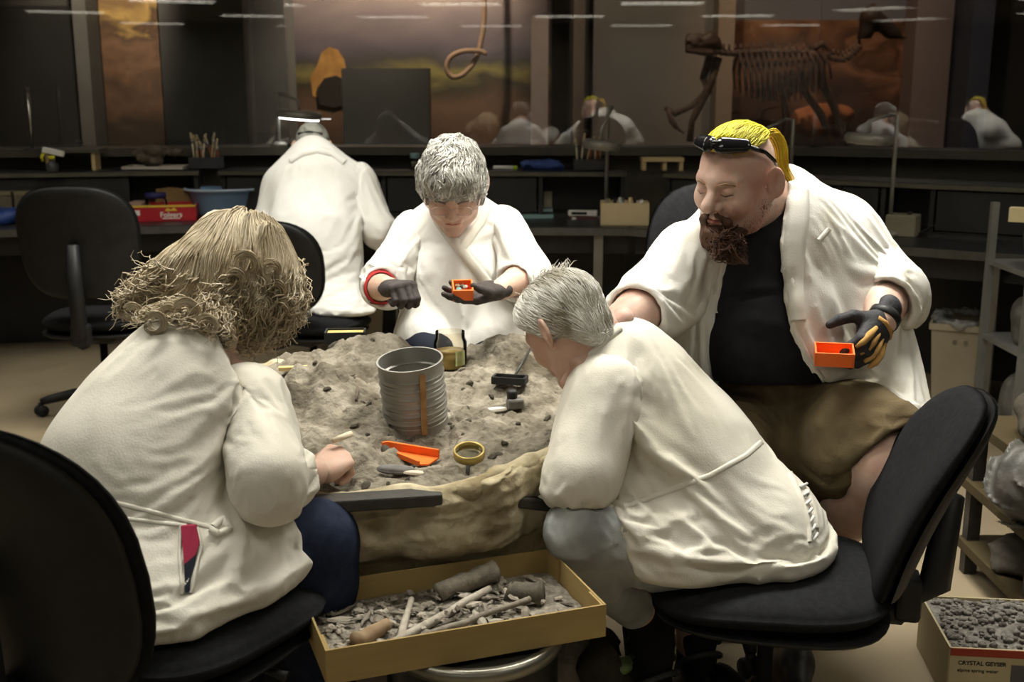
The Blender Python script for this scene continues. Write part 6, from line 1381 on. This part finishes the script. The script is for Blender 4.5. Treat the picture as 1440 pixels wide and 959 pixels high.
# caddies with brushes
def caddy(px,py,z,w_,h,label,n,seed,tall):
    q=shelf(px,.52); o=open_box('brush_caddy',(q[0],q[1]+.07,z),0,(w_,.13,h),mat('caddy_dark',(.035,.035,.04),(.05,.05,.055),rough=.5,scale=10),label,'caddy'); r_=random.Random(seed)
    for k in range(n):
        x=r_.uniform(-.4,.4)*w_; y=r_.uniform(-.045,.045); ln_=r_.uniform(.7,1.05)*tall; tx,ty=r_.uniform(-.05,.05),r_.uniform(-.03,.02)
        b_=empty('paint_brush',(q[0]+x,q[1]+.07+y,z+.008),0,None,None)
        M_=[mat('brush_wood',(.42,.30,.15),rough=.6),mat('brush_pale',(.6,.52,.38),rough=.6),mat('brush_redwood',(.25,.07,.04),rough=.6)][k%3]
        MB().tube([(0,0,0),(tx*.6,ty*.6,ln_*.7)],[.005,.006],6).build('handle',M_,b_,True)
        MB().tube([(tx*.6,ty*.6,ln_*.7),(tx*.75,ty*.75,ln_*.82)],[.007,.008],6).build('ferrule',METAL,b_,True)
        MB().tube([(tx*.75,ty*.75,ln_*.82),(tx,ty,ln_)],[.010,.006],6).build('bristles',mat('bristle_tan',(.40,.32,.18),(.5,.42,.27),rough=.9,scale=60),b_,True)
        tag(b_,label.split(' caddy')[0]+' caddy brush with upturned bristles, among the others in it','brush','brushes in the '+label.split(' caddy')[0]+' caddy')
caddy(290,238,ZR,.18,.07,'left black caddy packed with brushes on the shelf by the basin',11,1,.2)
caddy(828,243,ZR,.18,.065,'middle black caddy packed with brushes on the shelf by the magnifier lamp',9,2,.21)
# magnifier lamps
def mag_lamp(px,py,z,head,lit,label,elbow,r=.13):
    q=(float(P(px,py,7.2)[0]),7.2,ZS) if z==ZS else tuple(shelf(px,.6)) if z==ZR else (SM if px<885 else SR).at((SM if px<885 else SR).tx(px,.36),.36,ZB); o=empty('magnifier_lamp',q,0,label,'lamp','magnifier bench lamps'); q=np.array(q); L=lambda p:tuple(np.asarray(p)-q)
    pm=mat('lamp_arm_grey',(.22,.21,.185),(.28,.27,.235),rough=.4,metal=.3,scale=10)
    MB().lathe([(0,0),(.05,0),(.05,.02),(.02,.03),(0,.03)],18).build('lamp_base',pm,o,True)
    hd=P(head[0],head[1],q[1]-.05); e1=P(elbow[0],elbow[1],q[1]); top=hd+V(0,0,.09)
    MB().tube([(0,0,.02),L(V(q[0],q[1],e1[2])),L(e1)],.011,8).build('post',pm,o,True); MB().tube([L(e1),L(top),L(hd+V(0,0,.03))],.009,8).build('arm',pm,o,True)
    M=Matrix.Translation(L(hd))@Matrix.Rotation(R(5),4,'Y')
    MB().lathe([(r*.62,.022),(r*.9,.028),(r,.012),(r,-.012),(r*.96,-.02)],32,M=M,cap=False).lathe([(r*.62,.022),(r*.60,-.018)],32,M=M,cap=False).build('lamp_head',pm,o,True)
    MB().lathe([(0,.004),(r*.6,.004),(r*.6,-.004),(0,-.004)],32,M=M).build('lens',glass_mat('magnifier_glass',1.5),o)
    tm=mat('ring_tube_lit',(1,1,1),emit=(1,1,.97),es=14) if lit else mat('ring_tube_off',(.35,.34,.3),rough=.4)
    MB().lathe([(r*.66,-.014),(r*.66,-.026),(r*.90,-.026),(r*.90,-.014)],32,M=M,cap=False).build('ring_tube',tm,o,True)
    return o
mag_lamp(393,214,ZS,(421,162),True,'lit magnifier lamp above the capped worker head',(391,131),.135)
mag_lamp(852,300,ZB,(846,204),False,'unlit magnifier lamp behind the middle brush caddy',(862,150),.11)
mag_lamp(1250,300,ZB,(1222,196),False,'unlit magnifier lamp to the right of the bearded man',(1250,162),.12)
mag_lamp(1108,252,ZR,(1075,205),False,'unlit magnifier lamp with a slanted arm behind the ponytail',(1104,168),.10)
# middle bench
q=on(578,296,ZB); yb_=open_box('lidded_box',(q[0],q[1]+.1,ZB),0,(.17,.14,.145),mat('box_maroon',(.07,.03,.03),(.12,.06,.05),rough=.6,scale=6),'maroon box with a bright yellow lid left of the grey hair','box'); MB().box((0,0,.162),(.185,.155,.034)).build('lid',mat('lid_yellow',(.62,.42,.03),rough=.5),yb_); MB().box((-.01,-.0715,.07),(.04,.003,.13)).build('tan_stripe',WOOD,yb_)
q=on(538,296,ZB); tag(MB().lathe([(0,0),(.028,0),(.028,.12),(.02,.14),(.02,.16),(0,.16)],16,c=(q[0],q[1]+.1,ZB)).build('amber_bottle',mat('bottle_amber',(.42,.30,.12),(.5,.38,.18),rough=.4,scale=12),None,True),'tan plastic bottle beside the yellow-lidded box','bottle')
q=shelf(584,.55); jar((q[0],q[1]+.05,ZR),.03,.075,mat('lid_teal',(.25,.40,.42),rough=.5),'small jar with a pale teal lid on the shelf left of the grey hair',GREYC,.6)
q=on(712,302,ZB); vb=empty('wooden_rack_box',(q[0],q[1]+.2,ZB),0,'brown wooden rack with a slotted front right of the grey-haired person','rack'); 
MB().box((0,.01,.075),(.26,.16,.15)).build('rack_body',mat('rack_brown',(.13,.10,.07),(.18,.14,.1),rough=.7,scale=5),vb)
for k in range(9): MB().box((-.1+.025*k,-.072,.125),(.012,.006,.02)).build('slot',BLK,vb)
MB().box((0,-.072,.145),(.27,.012,.012)).build('rack_rim',mat('rack_rim',(.24,.2,.15),rough=.6),vb)
q=on(764,301,ZB); tag(MB().box((q[0],q[1]+.1,ZB+.065),(.10,.08,.13),rz=R(5)).build('note_block',mat('paper_cream',(.62,.56,.38),(.68,.62,.45),rough=.8,scale=20)),'cream paper block standing on the middle bench','paper block')
for k in range(2): q=on(755,308-4*k,ZB); tag(MB().box((q[0],q[1]+.09,ZB+.010+.021*k),(.19,.13,.02),rz=R(3-4*k),bev=.002).build('teal_book',mat('book_teal_%d'%k,[(.22,.36,.36),(.32,.45,.44)][k],rough=.6)),['lower dull teal book lying on the middle bench','upper paler teal book lying on the middle bench'][k],'book','teal books on the middle bench')
q=on(822,309,ZB); tag(MB().box((q[0],q[1]+.08,ZB+.006),(.17,.12,.012),rz=R(-4)).build('red_book',mat('book_red',(.10,.03,.03),rough=.6)),'thin dark red book left of the wooden tool box','book')
wd=empty('white_device',(q[0]-.005,q[1]+.09,ZB+.0125),R(-6),'white and black hand device lying on the dark red book','device'); MB().box((0,0,.017),(.17,.05,.034),bev=.006).build('device_body',WHITEP,wd); MB().box((-.02,-.026,.018),(.09,.003,.016)).build('dark_panel',BLK,wd)
tag(MB().lathe([(0,0),(.014,0),(.012,.012),(0,.014)],12,c=(q[0]-.06,q[1]+.005,ZB)).build('plaster_disc',WHITEP,None,True),'small white plaster disc on the middle bench edge','disc')
q=on(880,318,ZB); wb=open_box('wooden_box',(q[0],q[1]+.10,ZB),R(-3),(.265,.17,.125),mat('box_pine',(.52,.41,.24),(.58,.47,.29),rough=.6,scale=5),'open pine box of small tools left of the bearded person','box')
r_=random.Random(3)
for k in range(9):
    x=-.1+.025*k; o=MB().tube([(x,r_.uniform(-.05,.05),.02),(x+r_.uniform(-.01,.01),r_.uniform(-.05,.05),.125+r_.uniform(.005,.03))],r_.uniform(.006,.012),6).build('small_tool',[METAL,WOOD,BLACKP,WHITEP][k%4],None,True)
    o.location=(wb.location.x,wb.location.y,ZB); tag(o,['metal','wooden','black','white'][k%4]+' tool end poking out of the open pine box','tool','tools in the pine box')
# shelf top in the middle
F=Field((-.1,6.0,ZR-.02),(.6,7.2,ZR+.2),.011); r_=random.Random(8)
for k in range(8): q=shelf(740+6*k,.52); F.ell(q+V(0,.06+r_.uniform(-.02,.04),.02+.018*r_.random()),(.045,.04,.02+.02*r_.random()*(k<4)),.02)
F.cut((0,0,ZR),(0,0,-1)); F.ripple(.03,45,(1,.3,.5),6); tag(fmesh(F,'blue_cloth',mat('cloth_blue',(.03,.06,.2),(.05,.09,.28),rough=.8,scale=12),None),'crumpled blue cloth on the shelf above the middle bench','cloth')
q=shelf(710,.55); mk=empty('marker_pen',(q[0],q[1]+.05,ZR),R(-8),'white marker with a lime cap lying on the middle shelf','marker'); MB().tube([(-.07,0,.012),(.05,0,.012)],.012,10).build('barrel',WHITEP,mk,True); MB().tube([(.05,0,.012),(.075,0,.012)],.0125,10).build('cap',mat('cap_lime',(.4,.6,.05),rough=.4),mk,True)
# right bench
q=on(1276,334,ZB); tb=empty('transformer_box',(q[0],q[1]+.08,ZB),SR.rz,'small beige box under the right magnifier lamp','box'); MB().box((0,0,.055),(.15,.13,.11),bev=.006).build('case',mat('case_beige',(.24,.21,.14),(.28,.25,.18),rough=.6,scale=8),tb); MB().lathe([(0,0),(.012,0),(.01,.014),(0,.014)],12,c=(.03,0,.11)).build('knob',BLACKP,tb,True); 
for k in range(3):
    pts=[on(1290+8*t_+20*k,326-16*math.sin(t_*.7+k)*(.9-.2*k),ZB+.0) for t_ in range(8)]; pts=[(p[0],p[1],ZB+.008+.05*abs(math.sin(i*.55+k))) for i,p in enumerate([on(1292+9*t_+18*k,332-3*k,ZB) for t_ in range(8)])]
    tag(MB().tube(pts,.005,6).build('lamp_cable',BLACKP,None,True),'black lamp cable looping over the right bench','cable','cables on the right bench')
q=on(1372,338,ZB); tag(MB().box((q[0],q[1]+.12,ZB+.005),(.32,.26,.008),rz=SR.rz).build('bench_mat',mat('mat_dark',(.03,.03,.03),(.045,.045,.042),rough=.7,scale=10)),'dark cutting mat lying on the right bench','mat')
q=on(1432,302,ZR-.02); tag(MB().box((q[0]+.02,q[1]+.0,ZR-.02),(.10,.06,.055),rz=SR.rz).build('wood_block',mat('block_pale',(.55,.47,.25),(.6,.52,.3),rough=.7,scale=6)),'pale wood block at the right end of the right bench','block')
# ---- waste bin under the right bench
q=np.array(on(1345,578,0)); wbn=empty('waste_bin',(q[0]+.08,q[1]+.22,0),R(-24),'beige rectangular waste bin with a clear liner under the right bench','waste bin')
BEI=mat('bin_beige',(.34,.29,.20),(.38,.33,.235),rough=.55,scale=5)
def frus(w0,d0,w1,d1,z0,z1):
    return [(-w0,-d0,z0),(w0,-d0,z0),(w0,d0,z0),(-w0,d0,z0),(-w1,-d1,z1),(w1,-d1,z1),(w1,d1,z1),(-w1,d1,z1)],[(3,2,1,0),(0,1,5,4),(1,2,6,5),(2,3,7,6),(3,0,4,7)]
MB().add(*frus(.105,.16,.13,.20,0,.405)).build('bin_body',BEI,wbn)
MB().box((0,-.201,.40),(.28,.012,.03)).box((0,.201,.40),(.28,.012,.03)).box((.134,0,.40),(.012,.41,.03)).box((-.134,0,.40),(.012,.41,.03)).build('bin_rim',BEI,wbn)
for x in (-.02,.03): MB().box((x,-.196,.33),(.018,.004,.02)).build('moulded_mark',mat('bin_mark',(.18,.15,.1),rough=.6),wbn)
F=Field((-.16,-.24,.36),(.16,.24,.52),.01)
for k in range(16): a=k*.39; F.ell((.12*math.cos(a),.19*math.sin(a),.415+.012*math.sin(k*3.1)),(.035,.04,.018+.01*math.sin(k*2.2)),.02)
F.ripple(.012,60,(1,.5,.2),4); fmesh(F,'bin_liner',mat('liner_film',(.25,.25,.24),(.4,.4,.39),rough=.2,alpha=.55,scale=20),wbn)
# ---- storage on the right: steel rack, jackets wrapped in film, board, gravel tray in a water carton
x0=P(1440,480,4.55)[0]; rk=empty('steel_rack',(x0+.3,4.75,0),0,'light steel rack with wrapped finds at the far right edge','rack')
RKM=mat('rack_steel',(.20,.20,.185),(.25,.25,.23),rough=.45,metal=.3,scale=6)
for x in (-.3,.3):
    for y in (-.2,.2): MB().box((x,y,.52),(.03,.03,1.04)).build('upright',RKM,rk)
for z in (.12,.45,.78): MB().box((0,0,z),(.62,.44,.02)).build('shelf',RKM,rk)
r_=random.Random(12)
def lump(name,c,r,m,label,cat,seed,group=None,rip=.015,freq=30):
    rr_=random.Random(seed); c=np.array(c,float); r=np.array(r,float); F=Field(c-r*1.5,c+r*1.5,max(.006,float(r.max())/16))
    for k in range(7): F.ell(c+r*np.array([rr_.uniform(-.4,.4) for _ in range(3)]),r*rr_.uniform(.5,.72),.3*float(r.min()))
    F.cut((0,0,c[2]-r[2]*.72),(0,0,-1)); F.ripple(rip,freq,(1,.4,.7),seed); o=fmesh(F,name,m,None); return tag(o,label,cat,group)
WRAP=mat('wrapped_film',(.06,.058,.052),(.15,.145,.13),rough=.5,scale=12,bump=.4,bscale=30,c3=(.10,.09,.08),s3=8); DIRT=mat('dark_sacking',(.035,.03,.022),(.07,.06,.045),rough=.8,scale=12,bump=.4)
for k,(dx,z,n_) in enumerate(((-.18,.46,'lower'),(.05,.46,'lower middle'),(-.17,.79,'upper'),(.06,.79,'upper middle'),(-.18,.13,'bottom'))):
    lump('wrapped_find',(x0+.3+dx,4.7,z+.0864),(.11,.16,.12),WRAP,'grey wrapped find on the %s part of the steel rack'%n_,'wrapped find',20+k,'wrapped finds on the steel rack')
lump('plaster_bundle',V(P(1445,600,3.9)[0]+.16,3.9,.25),(.22,.25,.347),WRAP,'film-wrapped bundle just right of the chair back top','bundle',31)
bd=empty('low_shelf',tuple(V(P(1560,800,3.0)[0],3.2,0)),0,'low dark wooden shelf of finds at the right edge behind the chair','shelf')
for z in (.10,.30,.50): MB().box((.12,0,z),(.75,.5,.03)).build('shelf_board',mat('shelf_ochre',(.05,.036,.014),(.07,.05,.02),rough=.7,scale=5),bd)
for x in (-.22,.46):
    for y in (-.22,.22): MB().box((x,y,.25),(.04,.04,.50)).build('shelf_post',BARM,bd)
lump('film_bundle',V(P(1415,700,2.95)[0]+.10,3.05,.409),(.14,.14,.13),WRAP,'crumpled clear film bundle on the low shelf','bundle',33,None,.035,34)
lump('dark_sack',V(P(1450,640,3.2)[0]+.12,3.2,.58),(.2,.2,.09),DIRT,'dark sack lying on top of the low shelf','sack',34)
lump('dark_sack',V(P(1420,790,3.1)[0]+.16,3.15,.158),(.2,.16,.06),DIRT,'flat dark sack on the middle board of the low shelf','sack',35)
# gravel carton
a=P(1350,916,2.60); zc=a[2]; gc=empty('water_carton',(a[0]+.21,a[1]+.15,0),R(-6),'cut-down water bottle carton heaped with grey gravel at the lower right','carton')
CREAM=mat('carton_cream',(.42,.36,.22),(.46,.40,.25),rough=.8,scale=6); w_,d_,h_=.42,.30,zc
for (c,dd) in (((0,d_/2,h_/2),(w_,.005,h_)),((0,-d_/2,h_/2),(w_,.005,h_)),((w_/2,0,h_/2),(.005,d_,h_)),((-w_/2,0,h_/2),(.005,d_,h_)),((0,0,.003),(w_,d_,.006))): MB().box(c,dd).build('carton_wall',CREAM,gc)
MB().box((0,-d_/2-.003,h_-.011),(w_,.002,.02)).build('red_band',mat('band_red',(.30,.04,.02),rough=.7),gc)
text_obj('printed_name','CRYSTAL GEYSER',.0150,Matrix.Translation((-.19,-d_/2-.0035,h_-.040))@Mx,PRB,gc,align='LEFT',bold=.0003); text_obj('printed_line','alpine spring water',.0130,Matrix.Translation((-.19,-d_/2-.0035,h_-.060))@Mx,PRB,gc,align='LEFT')
MB().box((-.02,-d_/2-.003,h_-.085),(.08,.002,.09)).build('printed_panel',mat('panel_grey',(.08,.08,.085),rough=.7),gc)
GRV=mat('gravel_grey',(.12,.11,.095),(.26,.245,.22),rough=.95,scale=60,bump=.6,bscale=80,spec=.1)
nx=40; X,Y=np.meshgrid(np.linspace(-w_/2+.004,w_/2-.004,nx),np.linspace(-d_/2+.004,d_/2-.004,nx),indexing='ij'); Z=h_-.012+.035*np.exp(-(X/.15)**2-(Y/.11)**2)+.018*(fbm(X*40,Y*40,3,6)-.5)
i,j=np.meshgrid(np.arange(nx-1),np.arange(nx-1),indexing='ij'); f=np.stack([i*nx+j,(i+1)*nx+j,(i+1)*nx+j+1,i*nx+j+1],2).reshape(-1,4)
vv=[np.stack([X,Y,Z],2).reshape(-1,3)]; ff=[f]; n0=nx*nx; r_=np.random.default_rng(5)
bmv=np.array([v_.co for v_ in ROCKS[1].vertices]); bmf=np.array([list(p_.vertices) for p_ in ROCKS[1].polygons])
o=mobj('gravel_bed',vv[0],f,GRV,None,True); o.location=gc.location; o.rotation_euler=gc.rotation_euler; tag(o,'grey gravel heaped in the water carton','gravel',kind='stuff')
GV=[];GF=[];n0=0
for k in range(420):
    x,y=r_.uniform(-w_/2+.015,w_/2-.015),r_.uniform(-d_/2+.015,d_/2-.015); s_=r_.uniform(.004,.011); z=h_-.010+.035*math.exp(-(x/.15)**2-(y/.11)**2)
    GV.append(bmv*np.array([s_,s_*r_.uniform(.7,1.2),s_*.8])+np.array([x,y,z+.002])); GF.append(bmf+n0); n0+=len(bmv)
o2=mobj('gravel_grains',np.concatenate(GV),np.concatenate(GF),GRV,o,False); o2['kind']='stuff'
# ---- clutter on the floor round the drum
for k,(px,py,Y,r,n_,m) in enumerate(((790,925,2.45,.10,'brown dusty rock between the drum and the sandals',SEDM),(848,945,2.42,.08,'dark lump of sacking beside the near sandal',DIRT),(752,940,2.5,.07,'dark rock close beside the drum rim',DIRT),(835,905,2.62,.07,'dark rock under the right end of the cardboard tray',DIRT))):
    q=P(px,py,Y); cz=(max(q[2],.06)+.05)/2.25; lump('floor_rock',(q[0],q[1],cz),(r,r*.9,cz/.72),m,n_,'rock',50+k,'rocks on the floor by the drum',.01,40)
q=P(832,940,2.5); tag(MB().box((q[0],q[1],q[2]),(.03,.03,.02),rz=.4,rx=.3).build('plaster_chip',mat('chip_white',(.55,.52,.45),rough=.8)),'small white plaster chip on the dark sacking','plaster chip')
F=Field(V(*P(858,958,2.42)[:2],.21)-.12,V(*P(858,958,2.42)[:2],.21)+.12,.007); 
for k in range(7): F.ell(V(*P(842+6*k,958+3*math.sin(k*2),2.42)[:2],.215+.006*math.sin(k)),(.02,.03,.012),.012)
F.ripple(.008,70,(1,.4,.2),9); tag(fmesh(F,'green_wrapper',mat('wrapper_green',(.10,.16,.06),(.22,.3,.12),rough=.3,scale=14),None),'crumpled greenish wrapper on the dark sacking by the near sandal','wrapper')
# offcuts leaning behind the white-haired person's shin
q=P(905,838,2.95); q[2]=.10; tag(MB().prism([(-.02,-.06),(.012,-.10),(.03,-.02),(.02,.05),(-.03,.05)],-.01,.01,Matrix.Translation(q)@Mx).build('plaster_offcut',mat('offcut_pale',(.5,.46,.38),(.58,.54,.46),rough=.85,scale=20,bump=.3)),'pale pointed plaster offcut standing behind the jeans shin','offcut','plaster offcuts behind the shin')
q=P(935,850,3.0); q[2]=.12; tag(MB().prism([(-.03,-.05),(-.005,-.12),(.03,-.06),(.032,.12),(-.02,.12)],-.012,.012,Matrix.Translation(q)@Mx).build('plaster_offcut',mat('offcut_tan',(.42,.37,.28),(.5,.45,.36),rough=.85,scale=20,bump=.3)),'longer tan pointed offcut right of the pale one behind the shin','offcut','plaster offcuts behind the shin')
